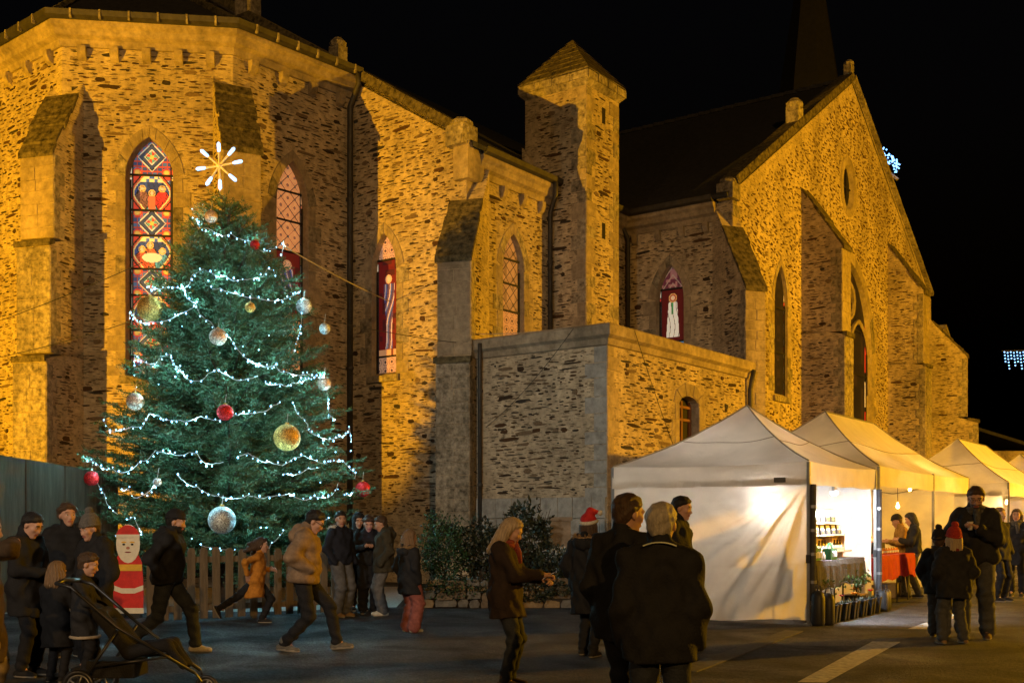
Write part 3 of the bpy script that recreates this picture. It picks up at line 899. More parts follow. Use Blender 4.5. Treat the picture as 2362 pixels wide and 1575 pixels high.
# ---- buttresses: stages with sloping slab tops; n = outward direction in plan
def buttress(corner, nrm, width, stages, side_rubble=True, name="buttress", front='ashlar', slope_slabs=7, owner_key='church', back=.5, rkind='flat'):
    """stages: from the top: (z_top_at_wall, z_top_at_front, z_bottom, projection)"""
    nrm = np.array(nrm, float); nrm /= np.linalg.norm(nrm)
    t = np.array((-nrm[1], nrm[0]))
    if t[0] < 0: t = -t
    c = np.array(corner, float)
    core = MB()
    P = lambda a, b, z: np.array((*(c + t * a + nrm * b), z))
    hw = width / 2
    for zi, zf_, zb, pr in stages:
        core.hexa([P(-hw, -back, zb), P(hw, -back, zb), P(hw, pr, zb), P(-hw, pr, zb),
                   P(-hw, -back, zi + back * (zi - zf_) / pr), P(hw, -back, zi + back * (zi - zf_) / pr), P(hw, pr, zf_), P(-hw, pr, zf_)])
    b = core.build(name, M_MORT, church)
    prev = None
    for si, (zi, zf_, zb, pr) in enumerate(stages):
        wf = Wall(c + t * -hw + nrm * pr, c + t * hw + nrm * pr)
        if wf.n @ nrm < 0: wf.n = -wf.n
        p_in = 0.0 if prev is None else prev        # slabs cover from the stage above outwards
        ns = slope_slabs if prev is None else 1
        for k in range(ns):
            f0, f1 = lerp(p_in, pr + .06, k / ns), lerp(p_in, pr + .06, (k + 1) / ns)
            zz = lambda f: zi + (zf_ - zi) * f / pr
            j = random.uniform(-.01, .045)
            wv = hw + .02 + random.uniform(-.03, .03)
            MB().hexa([P(-wv, f0, zz(f0) - .03), P(wv, f0, zz(f0) - .03), P(wv, f1, zz(f1) - .05), P(-wv, f1, zz(f1) - .05),
                       P(-wv, f0, zz(f0) + .05 + j), P(wv, f0, zz(f0) + .05 + j), P(wv, f1, zz(f1) + .075 + j), P(-wv, f1, zz(f1) + .075 + j)]).build("slope_slab", M_MOSS, b)
        z = zf_ - .06
        k = 0
        while z > max(zb, .9) + .05 and front == 'ashlar':
            hb = random.uniform(.24, .31); z0 = max(z - hb, zb)
            sp = random.uniform(.42, .58) * width
            xs = [0, sp, width] if (k % 3 != 0) else [0, width]
            for xa, xb in zip(xs[:-1], xs[1:]):
                block(wf, [(xa + .005, z0 + .006), (xb - .005, z0 + .006), (xb - .005, z - .006), (xa + .005, z - .006)], -.02, random.uniform(.008, .02)).build("ashlar_block", M_GRAN if si == 0 else M_GRAN2, b)
            z = z0; k += 1
        for sg in (-1, 1):                          # side faces
            ws = Wall(c + t * hw * sg, c + t * hw * sg + nrm * pr)
            ws.n = t * sg
            if ws.n @ (-(c + t * hw * sg)) > 0 and side_rubble:
                rubble(owner_key, b, ws, [(0, zb), (pr - .22, zb), (pr - .22, zf_ - .1), (0, zi - .15)], (), 1.15, rkind, 2.0)
                z = zf_ - .1; kk = 0
                while z > max(zb, 1.2):
                    z0 = max(z - random.uniform(.24, .34), zb); wd = (.2, .34)[kk % 2]
                    block(ws, [(pr - wd, z0 + .006), (pr - .004, z0 + .006), (pr - .004, z - .006), (pr - wd, z - .006)], -.02, .014).build("quoin", M_GRAN2, b)
                    z = z0; kk += 1
        prev = pr
    return b
def bzi(p, y, Y): return CAM_H + (HY - y) / FPX * Y
buttress(AB, (-.28, -.96), .86, [(10.95, 9.50, 7.6, .80), (7.75, 7.45, 5.1, .92), (5.25, 4.95, 0, 1.04)])["label"] = "left stepped buttress with mossy sloping top beside the bright window"
buttress(BC, (.465, -.885), .84, [(11.3, 9.75, 6.9, .85), (7.05, 6.8, 0, .97)])["label"] = "buttress with dark sloping top behind the tip of the fir"
buttress(DE, (-.30, -.95), .80, [(8.85, 7.45, 5.15, .80), (5.3, 5.08, 0, .9)])["label"] = "corner buttress of pale blocks with a mossy top beside the annex"
buttress(GC, (.38, -.925), .62, [(9.3, 7.55, 3.9, 1.05), (4.05, 3.85, 0, 1.18)], rkind='flat')["label"] = "transept corner buttress with stepped mossy slabs above the annex"
for v in (5.2, 13.4):
    buttress(GC + dE * v, wF.n, .72, [(11.5, 9.66, 7.1, 1.25), (7.25, 7.0, 3.6, 1.33), (3.75, 3.5, 0, 1.5)])
buttress(FEND, (.95, -.2), .8, [(9.4, 8.0, 5.6, 1.3), (5.8, 5.4, 0, 1.7)])
# lower block past the transept
lw = Wall(FEND + wF.n * .35 + dE * .3, FEND + wF.n * .35 + dE * 3.4)
pl = [(0, 0), (lw.L, 0), (lw.L, 7.0), (.6, 9.2), (0, 9.2)]
o = wall_part(church, "wall", lw, pl)
rubble('church', o, lw, [(.1, 0), (lw.L - .5, 0), (lw.L - .5, 7.1), (.1, 8.8)], (), 1.0, 'flat', 2.5)
quoins(lw, lw.L, -1, 2.5, 7.0, church, M_GRAN2)
coping(lw, .1, 9.2, lw.L + .15, 7.05, 4, m=M_GRAN2)
# quoins on the front edges of the apse corner under the cornice
quoins(wE, .0, 1, 8.9, EE - .4, church)

# ---- stair turret
T0 = np.array((1.863, 27.90)); TL = T0 + dD * 1.88; TR = T0 + dE * 1.60; TB = TL + dE * 1.60
wT1, wT2 = Wall(TL, T0), Wall(T0, TR)
ZT = 12.45
for w, nm in ((wT1, 'a'), (wT2, 'b')):
    o = wall_part(church, "turret_wall", w, sturdy(w, 0, w.L, 0, ZT))
    holes = []
    if nm == 'b':
        for yy in (268, 533):
            u, z = w.uv(1392, yy); holes.append([(u - .14, z - .32), (u + .14, z - .32), (u + .14, z + .32), (u - .14, z + .32)])
            so = MB().box(w.P(u, z, .004), (.07, .01, .20), w.axes()).build("slit_window", M_BLACK, church)
    rubble('church', o, w, [(.3, 4), (w.L - .3, 4), (w.L - .3, ZT - .1), (.3, ZT - .1)], holes, 1.25, 'flat', 4.5)
    quoins(w, 0 if nm == 'b' else w.L, 1 if nm == 'b' else -1, 5.2, ZT - .02, church, wd=(.26, .44))
    if nm == 'b': quoins(w, w.L, -1, 5.2, ZT - .02, church)
for w in (Wall(TB, TL), Wall(TR, TB)):
    wall_part(church, "turret_wall", w, sturdy(w, 0, w.L, 0, ZT))
tc = (T0 + TB) / 2
cap = MB()
sq = lambda k, z: [np.array((*(tc + (p - tc) * k), z)) for p in (TL, T0, TR, TB)]
q0, q1, q2 = sq(1.0, ZT), sq(1.13, ZT + .12), sq(1.15, ZT + .32)
cap.hexa(q0 + q1); cap.hexa(q1 + q2)
ap = np.array((*tc, ZT + 1.62))
cap.add(sq(1.17, ZT + .35) + [ap], [(0, 1, 4), (1, 2, 4), (2, 3, 4), (3, 0, 4)])
co = cap.build("turret_cap", M_GRAN2, church)
for (pa, pb) in ((TL, T0), (T0, TR)):               # edge slabs, individually shaped
    for k in range(4):
        a = tc + (lerp(pa, pb, k / 4 + .01) - tc) * 1.17; b = tc + (lerp(pa, pb, (k + 1) / 4 - .01) - tc) * 1.17
        i0, i1 = tc + (a - tc) * .8, tc + (b - tc) * .8
        j = random.uniform(-.02, .02)
        MB().hexa([e3(i0, ZT + .14), e3(a, ZT + .14 + j), e3(b, ZT + .14 + j), e3(i1, ZT + .14), e3(i0, ZT + .36), e3(a, ZT + .33 + j), e3(b, ZT + .33 + j), e3(i1, ZT + .36)]).build("edge_slab", M_GRAN2, co)
    n_row = 7
    for r_ in range(n_row):
        f0, f1 = r_ / n_row, (r_ + 1) / n_row
        for k in range(4 if r_ < 5 else 2):
            kk = 4 if r_ < 5 else 2
            base_a, base_b = (tc + (lerp(pa, pb, x) - tc) * 1.17 for x in ((k + .02) / kk, (k + .98) / kk))
            def up(p, f, lift): return lerp(e3(p, ZT + .36), ap, f) + np.array((0, 0, lift))
            MB().add([up(base_a, f0, .05), up(base_b, f0, .05), up(base_b, f1, .02), up(base_a, f1, .02)], [(0, 1, 2, 3)]).build("roof_slab", M_MOSS, co)
# weathered stub on the turret's left edge
MB().prism([wT1.P(-.02, 9.3), wT1.P(.55, 9.3), wT1.P(.5, 10.1), wT1.P(.2, 10.9), wT1.P(-.02, 11.2)], np.array((*wT1.n, 0)) * .12).build("turret_stub", M_MORT, church)
MB().box(wT1.P(-.1, 10.35, .05), (.16, .2, .14), wT1.axes()).build("corbel", M_GRAN2, church)

# ---- spire far behind the transept
sp = MB()
sc_ = at(1868, 240, 55.0)
sp.lathe((sc_[0], 55, 0), [(1.75, 14), (1.75, sc_[2] - 1.5), (1.45, sc_[2] + 1), (.75, sc_[2] + 5.5), (.03, sc_[2] + 12.5)], 8)
M_SPIRE = mat("spire_slate", (.009, .009, .010), .7, .35, 5.0, .4, 20.0)
sp.build("spire", M_SPIRE, church)

lay_rubble('church')

# ================================================================== ANNEX
annex = thing("annex", "small flat roofed stone annex against the church behind the white tent", "building", (2.0, 25.0, 0))
AC = np.array((1.97, 23.0)); AL = np.array((-.80, 25.10)); AR = np.array((6.10, 28.60)); AH = 5.55
wL, wR = Wall(AL, AC), Wall(AC, AR)
oL = wall_part(annex, "wall", wL, sturdy(wL, 0, wL.L, 0, AH))
uw0, zw0 = wR.uv(1567, 1060); uw1, _ = wR.uv(1612, 1060); zsp_ = wR.uv(1590, 935)[1]; zap = wR.uv(1590, 914)[1]
hW = seg_arch(uw0, uw1, wR.uv(1590, 1075)[1], zsp_, zap)
oR = wall_part(annex, "wall", wR, sturdy(wR, 0, wR.L, 0, AH), [hW])
rubble('annex', oL, wL, [(.3, 2.05), (wL.L - .42, 2.05), (wL.L - .42, AH - .46), (.3, AH - .46)], (), 1.25, 'flat', 2.05)
xW = [(uw0 - .32, 1), (uw1 + .32, 1), (uw1 + .32, zap + .3), (uw0 - .32, zap + .3)]
rubble('annex', oR, wR, [(.45, 1.2), (wR.L - .3, 1.2), (wR.L - .3, AH - .46), (.45, AH - .46)], [xW], 1.05, 'flat', 1.6)
lay_rubble('annex')
M_GRANC = mat("grey_granite", (0.27, 0.265, 0.25), 0.9, 0.35, 5.0, 0.5, 40.0, spec=.15)
quoins(wL, wL.L, -1, .2, AH - .42, annex, M_GRANC, (.32, .55))
quoins(wR, 0, 1, .2, AH - .42, annex, M_GRAN, (.26, .46))
z = .3
for z0, z1 in ((1.55, 2.0), (1.12, 1.54), (.7, 1.1), (.2, .68)):  # plinth courses
    u = .02
    while u < wL.L - .1:
        b = min(u + random.uniform(.35, .6), wL.L)
        block(wL, [(u + .006, z0), (b - .006, z0), (b - .006, z1 - .01), (u + .006, z1 - .01)], -.02, .06 + random.uniform(0, .012)).build("plinth_stone", M_GRANC, annex)
        u = b
ACORN = [(0, AH - .42), (.05, AH - .40), (.08, AH - .28), (.17, AH - .22), (.17, AH - .02), (.13, AH + .02), (-.3, AH + .02), (-.3, AH - .42)]
sweep("cornice", [AL, AC, AR], ACORN, M_GRAN, annex)
MB().add([e3(AL, AH - .05), e3(AC, AH - .05), e3(AR, AH - .05), e3(AR + dD * 3.6, AH - .05)], [(0, 1, 2, 3)]).build("flat_roof", M_SLATE, annex)
u = wL.uv(1113, 1000)[0]
downpipe([wL.P(u + .1, AH - .1, .22), wL.P(u, AH - .6, .1), wL.P(u, 1.3, .09)], .045, annex)
u = wR.uv(1722, 900)[0]
downpipe([wR.P(u, AH - .2, .2), wR.P(u, AH - .7, .1), wR.P(u, 1.0, .09)], .06, annex)
# shuttered window
wo = MB()
uc_ = (uw0 + uw1) / 2
wo.add([wR.P(p[0], p[1], .001) for p in hW] + [wR.P(p[0], p[1], -.28) for p in hW], [(i, (i + 1) % len(hW), len(hW) + (i + 1) % len(hW), len(hW) + i) for i in range(len(hW))])
wo = wo.build("window", M_GRAN, annex)
M_WOODR = mat("reddish_window_wood", (.16, .065, .03), .6, .3, 5.0, .3, 30, stretch=(1, 1, .2))
MB().box(wR.P(uc_, hW[0][1] + 1.2, -.26), ((uw1 - uw0) / 2, .01, 1.4), wR.axes()).build("pane", M_BLACK, wo)
for uu in (uw0 + .05, uc_, uw1 - .05):
    MB().box(wR.P(uu, hW[0][1] + (zsp_ - hW[0][1]) / 2, -.22), (.035, .03, (zsp_ - hW[0][1]) / 2 + .12), wR.axes()).build("frame", M_WOODR, wo)
for zz in (hW[0][1] + .55, hW[0][1] + 1.1, zsp_ - .02):
    MB().box(wR.P(uc_, zz, -.218), ((uw1 - uw0) / 2, .025, .03), wR.axes()).build("glazing_bar", M_WOODR, wo)
for i in range(5):
    a = [math.pi * (i + e) / 5 for e in (.03, .97)]
    cu = lambda t, k: (uc_ - ((uw1 - uw0) / 2 + k) * math.cos(t), zsp_ + (zap - zsp_ + k) * math.sin(t) + .01)
    block(wR, [cu(a[0], .01), cu(a[1], .01), cu(a[1], .3), cu(a[0], .3)], -.03, .02).build("voussoir", M_GRAN, wo)
zz = zsp_
k = 0
while zz > 2.2:
    z0 = zz - random.uniform(.3, .42)
    for sg, ue in ((-1, uw0), (1, uw1)):
        wd = (.2, .36)[(k + (sg > 0)) % 2]
        a_, b_ = sorted((ue + sg * .004, ue + sg * wd))
        block(wR, [(a_, z0 + .006), (b_, z0 + .006), (b_, zz - .006), (a_, zz - .006)], -.02, .014).build("jamb_stone", M_GRAN, wo)
    zz = z0; k += 1
# ================================================================== FIR
TX, TY, TH = -5.22, 20.3, 7.45
RZ = [(0.0, 1.9), (.5, 2.3), (1.2, 2.5), (2.3, 2.5), (3.06, 2.22), (4.4, 1.72), (5.4, 1.40), (6.1, .98), (6.6, .68), (7.0, .40), (7.45, .04)]
def tree_r(z):
    return float(np.interp(z, [a for a, b in RZ], [b for a, b in RZ]))
def tree_surf(x, y, lift=.10):
    """Point on the outside of the crown in the direction of a survey pixel."""
    Y = TY - 1.5
    for _ in range(8):
        p = at(x, y, Y)
        r = tree_r(p[2]); dx = p[0] - TX
        Y = TY - math.sqrt(max(r * r - dx * dx, 0.0)) * .97 - lift
    return at(x, y, Y)
M_NEED = [mat("fir_needles", (0.028, 0.082, 0.032), 0.55, 0.35, 3.0, spec=.4),
          mat("fir_needles_light", (0.060, 0.130, 0.070), 0.5, 0.3, 3.0, spec=.4)]
M_BARK = mat("fir_bark", (0.075, 0.055, 0.04), 0.9, 0.4, 12.0, .5, 50)
tree = thing("fir_tree", "tall decorated fir tree wound with cold white lights beside the church", "tree", (TX, TY, 0))
rg = np.random.default_rng(3)
MB().tube([(TX, TY, 0), (TX + .03, TY, 2), (TX, TY, 4.5), (TX - .02, TY, TH - .1)], [.16, .13, .07, .012], 9).build("trunk", M_BARK, tree, True)
bw = MB()
tw_a, tw_b, tw_l = [], [], []
z = .62
while z < TH - .15:
    r = tree_r(z)
    nb = int(7 + 7 * min(1, r / 1.6))
    a0 = rg.uniform(0, 6.28)
    for k in range(nb):
        a = a0 + 2 * math.pi * k / nb + rg.uniform(-.25, .25)
        L = r * rg.uniform(.82, 1.04)
        if rg.random() < .08: L *= 1.08
        zb = z + rg.uniform(-.14, .14)
        rise = lerp(.42, -.10, min(1, max(0, (TH - z) / 6.0)))      # young top shoots rise, low boughs hang
        d = np.array((math.cos(a), math.sin(a), 0)); sd = np.array((-d[1], d[0], 0))
        def bp(t, d=d, L=L, zb=zb, rise=rise):
            return np.array((TX, TY, zb)) + d * L * t + np.array((0, 0, L * (rise * t + .22 * t * t - .10 * t)))
        pts = [bp(t) for t in (0.05, .35, .7, 1.0)]
        bw.tube(pts, [.016 + .012 * r, .012 + .006 * r, .010, .004], 4, 0, False)
        step = .060
        n = max(3, int(L / step))
        for i in range(n):
            t = .16 + .84 * (i + .5) / n
            p = bp(t)
            for sg in (-1, 1):
                fl = lerp(.52, .16, t ** 1.2) * min(1, .35 + L / 1.8) * rg.uniform(.7, 1.15)
                dr = d * rg.uniform(.5, .95) + sd * sg * rg.uniform(.45, 1.0) + np.array((0, 0, rg.uniform(-.25, .50)))
                dr /= np.linalg.norm(dr)
                tw_a.append(p); tw_b.append(dr); tw_l.append(fl)
                if fl > .22 and t > .35:             # side shoots
                    for q_ in (.4, .7):
                        d2 = dr + np.cross(dr, (0, 0, 1)) * rg.choice((-1, 1)) * .75 + np.array((0, 0, rg.uniform(-.1, .35))); d2 /= np.linalg.norm(d2)
                        tw_a.append(p + dr * fl * q_); tw_b.append(d2); tw_l.append(fl * .42)
        tw_a.append(bp(.9)); tw_b.append((d + np.array((0, 0, rise + .25))) / np.linalg.norm(d + np.array((0, 0, rise + .25)))); tw_l.append(.22)
    z += lerp(.12, .165, min(1, r / 2.2))
for k in range(7):                               # leader shoots
    a = k * .9
    tw_a.append(np.array((TX, TY, TH - .28 + .03 * k))); dr = np.array((math.cos(a) * .6, math.sin(a) * .6, .8)); tw_b.append(dr / np.linalg.norm(dr)); tw_l.append(.26)
tw_a.append(np.array((TX, TY, TH - .25))); tw_b.append(np.array((0, 0, 1.0))); tw_l.append(.3)
bw.build("branches", M_BARK, tree)
for _ in range(2600):                            # inner shoots round the trunk close the view through the crown
    zz = rg.uniform(.75, 6.2); rr_ = tree_r(zz) * rg.uniform(.25, .75); a = rg.uniform(0, 6.283)
    d = np.array((math.cos(a) * .8, math.sin(a) * .8, rg.uniform(-.2, .6))); d += rg.normal(0, .3, 3); d /= np.linalg.norm(d)
    tw_a.append(np.array((TX + math.cos(a) * rr_, TY + math.sin(a) * rr_, zz))); tw_b.append(d); tw_l.append(rg.uniform(.25, .5))
A = np.array(tw_a); B = np.array(tw_b); Ls = np.array(tw_l)
# twigs seen only from inside the crown get thinner needles: keep all of them, needles every 13 mm
V, F, MI = [], [], []
cnt = np.maximum((Ls / .036).astype(int), 5)
idx = np.repeat(np.arange(len(A)), cnt)
tt = np.concatenate([(np.arange(c) + .3) / c for c in cnt])
p = A[idx] + B[idx] * (Ls[idx] * tt)[:, None]
ax = B[idx]
ref = np.where(np.abs(ax[:, 2:3]) < .9, np.array([[0, 0, 1.0]]), np.array([[1.0, 0, 0]]))
u = np.cross(ax, ref); u /= np.linalg.norm(u, axis=1)[:, None]; w = np.cross(u, ax)
ph = rg.uniform(-.45, np.pi + .45, len(p))       # needles comb to the sides and upwards
rad = u * np.cos(ph)[:, None] + w * np.sin(ph)[:, None]
dirn = rad * .82 + ax * .62
dirn /= np.linalg.norm(dirn, axis=1)[:, None]
nl = rg.uniform(.040, .062, len(p)) * np.where(tt > .9, .8, 1.0)
side = np.cross(dirn, rad); side /= (np.linalg.norm(side, axis=1)[:, None] + 1e-9)
hw_ = .0100
tip = p + dirn * nl[:, None]
mid = p + dirn * (nl * .45)[:, None]
N = len(p)
V = np.empty((N, 4, 3)); V[:, 0] = p; V[:, 1] = mid + side * hw_; V[:, 2] = tip; V[:, 3] = mid - side * hw_
me = bpy.data.meshes.new("crown")
me.vertices.add(N * 4); me.loops.add(N * 4); me.polygons.add(N)
me.vertices.foreach_set("co", (V.reshape(-1, 3) - np.array((TX, TY, 0))).ravel())
me.loops.foreach_set("vertex_index", np.arange(N * 4, dtype=np.int32))
me.polygons.foreach_set("loop_start", np.arange(0, N * 4, 4, dtype=np.int32))
me.polygons.foreach_set("loop_total", np.full(N, 4, dtype=np.int32))
for m in M_NEED: me.materials.append(m)
me.polygons.foreach_set("material_index", np.repeat((rg.random(len(A)) < .4).astype(np.int32), cnt))
me.update(calc_edges=True); me.validate()
co = bpy.data.objects.new("crown", me); COL.objects.link(co); co.parent = tree
NEEDLES = N

# ---- star
M_LED = emis("cold_white_led", (0.24, 0.62, 1.0), 6.5)
M_LED.cycles.emission_sampling = 'NONE'
M_LEDTUBE = emis("cold_white_tube", (0.30, 0.58, 1.0), 2.6)
M_STARP = mat("frosted_tube", (.75, .66, .55), .5, .1, 5.0)
sc0 = at(506, 383, TY - .12)
star = thing("star_topper", "eight rayed light star with glowing tips on the tip of the fir", "star", sc0)
for k, a in enumerate((92, 48, 12, -42, -88, -122, 188, 140)):
    d = np.array((math.cos(R(a)), -.10 * (k % 2), math.sin(R(a))))
    MB().tube([sc0 + d * .03, sc0 + d * .26], .020, 6).build("ray", M_STARP, star)
    MB().tube([sc0 + d * .25, sc0 + d * .28, sc0 + d * .40, sc0 + d * .43], [.020, .030, .034, .014], 8).build("ray_tip", M_LEDTUBE, star, True)
MB().tube([sc0 + np.array((0, .03, -.5)), sc0], .012, 5).build("stem", M_STARP, star)
MB().lathe(sc0 - np.array((0, 0, .03)), [(.02, 0), (.05, .02), (.05, .04), (.02, .06)], 10).build("hub", M_STARP, star)

# ---- string lights
def z1(L_): return [(280 + x / 2.571, 270 + y / 2.571) for x, y in L_]
def z5(L_): return [(200 + x / 3.136, 800 + y / 3.136) for x, y in L_]
GARL = [z1([(415, 600), (450, 605), (460, 655), (515, 660), (600, 705), (650, 690), (695, 720), (765, 735), (800, 770), (840, 800), (880, 780), (925, 775), (965, 735), (955, 790), (950, 830)]),
        z1([(485, 900), (530, 920), (575, 950), (620, 940), (660, 970), (705, 965), (790, 955), (840, 945), (865, 900), (905, 905), (920, 965)]),
        z1([(155, 1010), (205, 1020), (280, 1005), (320, 1010), (370, 1015), (405, 990), (415, 940), (485, 900)]),
        z1([(370, 1015), (390, 1075), (440, 1105), (425, 1130), (340, 1170), (260, 1210), (185, 1215), (95, 1220), (55, 1145), (45, 1205)]),
        z1([(440, 1105), (465, 1170), (530, 1215), (570, 1270), (645, 1310), (700, 1390), (750, 1440), (850, 1480), (915, 1470)]),
        z1([(540, 1020), (585, 1015), (630, 1035), (680, 1045), (730, 1065), (810, 1075), (910, 1090), (995, 1070), (1065, 1030)]),
        z1([(1070, 1170), (1065, 1240), (1045, 1310), (1030, 1380)]),
        z1([(75, 1480), (80, 1410), (130, 1445), (150, 1460), (205, 1460), (230, 1420), (290, 1405), (305, 1460), (370, 1525), (400, 1555)]),
        z5([(600, 50), (620, 120), (665, 145), (700, 195), (740, 240), (790, 245), (835, 240), (880, 190), (940, 160), (1020, 205), (1085, 242), (1165, 230), (1240, 210)]),
        z5([(1160, 95), (1235, 125), (1285, 145), (1365, 130), (1400, 180), (1450, 180), (1510, 205), (1565, 200), (1605, 195), (1640, 215)]),
        z5([(1290, 260), (1340, 275), (1400, 265), (1450, 285), (1485, 260), (1545, 255), (1585, 235), (1640, 215), (1695, 220)]),
        z5([(1735, 300), (1745, 375), (1750, 460), (1765, 500), (1800, 530)]),
        z5([(125, 540), (150, 575), (180, 610), (235, 605), (330, 575), (405, 575), (420, 540), (455, 480), (520, 495), (570, 525), (680, 530), (730, 540), (820, 500), (890, 520), (950, 530), (1065, 495), (1120, 480), (1185, 480), (1250, 470), (1305, 460), (1350, 420), (1400, 400)]),
        z5([(1500, 420), (1520, 480), (1570, 520), (1600, 560), (1600, 600), (1650, 635), (1740, 670), (1820, 650), (1880, 630), (1900, 580), (1915, 690)]),
        z5([(0, 830), (50, 820), (80, 850), (120, 880), (185, 880), (245, 910), (330, 885), (390, 820), (435, 820), (500, 745), (540, 760), (615, 770), (675, 785), (745, 760), (800, 770), (840, 830), (885, 845), (930, 840), (990, 830)]),
        z5([(1090, 790), (1165, 765), (1230, 800), (1270, 830), (1320, 830), (1390, 850), (1430, 850), (1500, 800), (1570, 785), (1630, 810), (1720, 845), (1760, 815), (1800, 825), (1855, 820), (1915, 890), (1945, 920), (1940, 950)]),
        z5([(660, 930), (700, 965), (745, 1000), (800, 1010), (850, 1045), (890, 1065), (950, 1075), (995, 1090), (1100, 1095), (1165, 1070), (1210, 1080), (1265, 1095), (1310, 1080), (1365, 1075), (1465, 1060), (1545, 1100), (1590, 1105), (1640, 1080), (1745, 1090), (1800, 1040), (1820, 980)]),
        z5([(40, 880), (90, 1010), (130, 1065), (145, 1130), (180, 1170), (225, 1210)]),
        z5([(260, 1040), (300, 1020), (340, 1090), (390, 1080), (450, 1045), (490, 1000)]),
        z5([(1310, 1470), (1335, 1420), (1375, 1390), (1430, 1320)]),
        z5([(1860, 1060), (1900, 1075), (1930, 1050)]), z5([(290, 1250), (340, 1225), (400, 1355)]),
        z5([(820, 1430), (900, 1450), (1000, 1465), (1080, 1470)]), z5([(1640, 1240), (1720, 1250), (1765, 1230)]),
        z5([(1420, 915), (1515, 925), (1600, 880), (1690, 870)])]
string = thing("string_lights", "cold white string lights draped in swags all round the fir", "string lights", (TX, TY - 2, 0))
M_WIRE = mat("pale_wire", (.42, .44, .46), .5, .1, 5)
bv, bf = ico(1.0, 1)
bme = bpy.data.meshes.new("bulb"); bme.from_pydata(bv, [], bf); bme.materials.append(M_LED); bme.update()
bulbs = []
for gp in GARL:
    P3 = [tree_surf(x, y, .12) for x, y in gp]
    if len(P3) > 2:                              # smooth the hand survey
        Q = [P3[0]]
        for a_, b_ in zip(P3[:-1], P3[1:]):
            m_ = (a_ + b_) / 2 - np.array((0, 0, .012))
            Q += [m_, b_]
        P3 = Q
    MB().tube(P3, .0055, 4).build("wire", M_WIRE, string)
    acc = 0.0
    for a_, b_ in zip(P3[:-1], P3[1:]):
        L = np.linalg.norm(b_ - a_)
        while acc < L:
            bulbs.append((a_ + (b_ - a_) * acc / L + np.array((rg.uniform(-.02, .02), rg.uniform(-.03, .05), rg.choice((-1, 1)) * rg.uniform(.008, .04)))))
            acc += rg.uniform(.075, .20)
        acc -= L
for x, y in z1([(515, 270 + 700), (720, 1360), (815, 1380), (875, 1295), (360, 1240), (420, 545), (480, 520), (540, 590)]) + z5([(520, 270), (1110, 760), (345, 205), (360, 290), (575, 525), (640, 215), (1750, 410), (1490, 930), (1880, 1060), (210, 1365), (395, 1355), (1745, 1440), (1260, 1305), (1300, 1305), (760, 1385), (970, 1470), (1690, 980), (1800, 760), (1910, 750)]):
    bulbs.append(tree_surf(x, y, .10))
print("bulbs", len(bulbs))
for i, b_ in enumerate(bulbs[:300]):
    s_ = rg.choice((.008, .0105, .012, .015))
    inst("bulb", bme, string, b_, None, (s_, s_, s_ * 1.35))
if len(bulbs) > 300:
    mb = MB()
    for b_ in bulbs[300:]:
        s_ = rg.choice((.008, .0105, .012, .015))
        mb.add([b_ + np.array(q) * s_ for q in bv], bf)
    mb.build("bulbs", M_LED, string)["kind"] = "stuff"

LAMPS = bulbs[3::6]                                # the light the strings give, one lamp for every six bulbs
for b_ in LAMPS:
    o_ = np.array((b_[0] - TX, b_[1] - TY, 0)); o_ /= np.linalg.norm(o_)
    lamp("string_light", 'POINT', b_ + o_ * .04, 6.8, (0.38, 0.86, 1.0), .02)

# ---- baubles
def glitter(name, col, rough=.35):
    m, n, p = _base(name); L = n.links
    rough = .55
    tc = n.nodes.new("ShaderNodeTexCoord")
    vo = n.nodes.new("ShaderNodeTexVoronoi"); vo.inputs["Scale"].default_value = 70
    L.new(tc.outputs["Object"], vo.inputs["Vector"])
    p.inputs["Metallic"].default_value = .7
    sp_ = n.nodes.new("ShaderNodeSeparateColor"); L.new(vo.outputs["Color"], sp_.inputs[0])
    gr = n.nodes.new("ShaderNodeValToRGB"); c_ = np.array(col)
    gr.color_ramp.elements[0].color = (*(c_ * .35), 1); gr.color_ramp.elements[1].color = (*np.minimum(c_ * 1.5, 1), 1)
    L.new(sp_.outputs[1], gr.inputs[0]); L.new(gr.outputs[0], p.inputs["Base Color"])
    mr = n.nodes.new("ShaderNodeMapRange"); mr.inputs[3].default_value = rough * .6; mr.inputs[4].default_value = min(1, rough * 1.9)
    L.new(vo.outputs["Distance"], mr.inputs[0]); L.new(mr.outputs[0], p.inputs["Roughness"])
    nm = n.nodes.new("ShaderNodeBump"); nm.inputs["Strength"].default_value = .75; nm.inputs["Distance"].default_value = .012
    sep = n.nodes.new("ShaderNodeSeparateColor"); L.new(vo.outputs["Color"], sep.inputs[0])
    L.new(sep.outputs[0], nm.inputs["Height"]); L.new(nm.outputs[0], p.inputs["Normal"])
    MATS[name] = m; return m
M_GOLD, M_SILV, M_RED, M_CHAMP = glitter("gold_glitter", (.62, .42, .12)), glitter("silver_glitter", (.62, .68, .74)), glitter("red_glitter", (.55, .03, .035)), glitter("rose_silver_glitter", (.62, .50, .40))
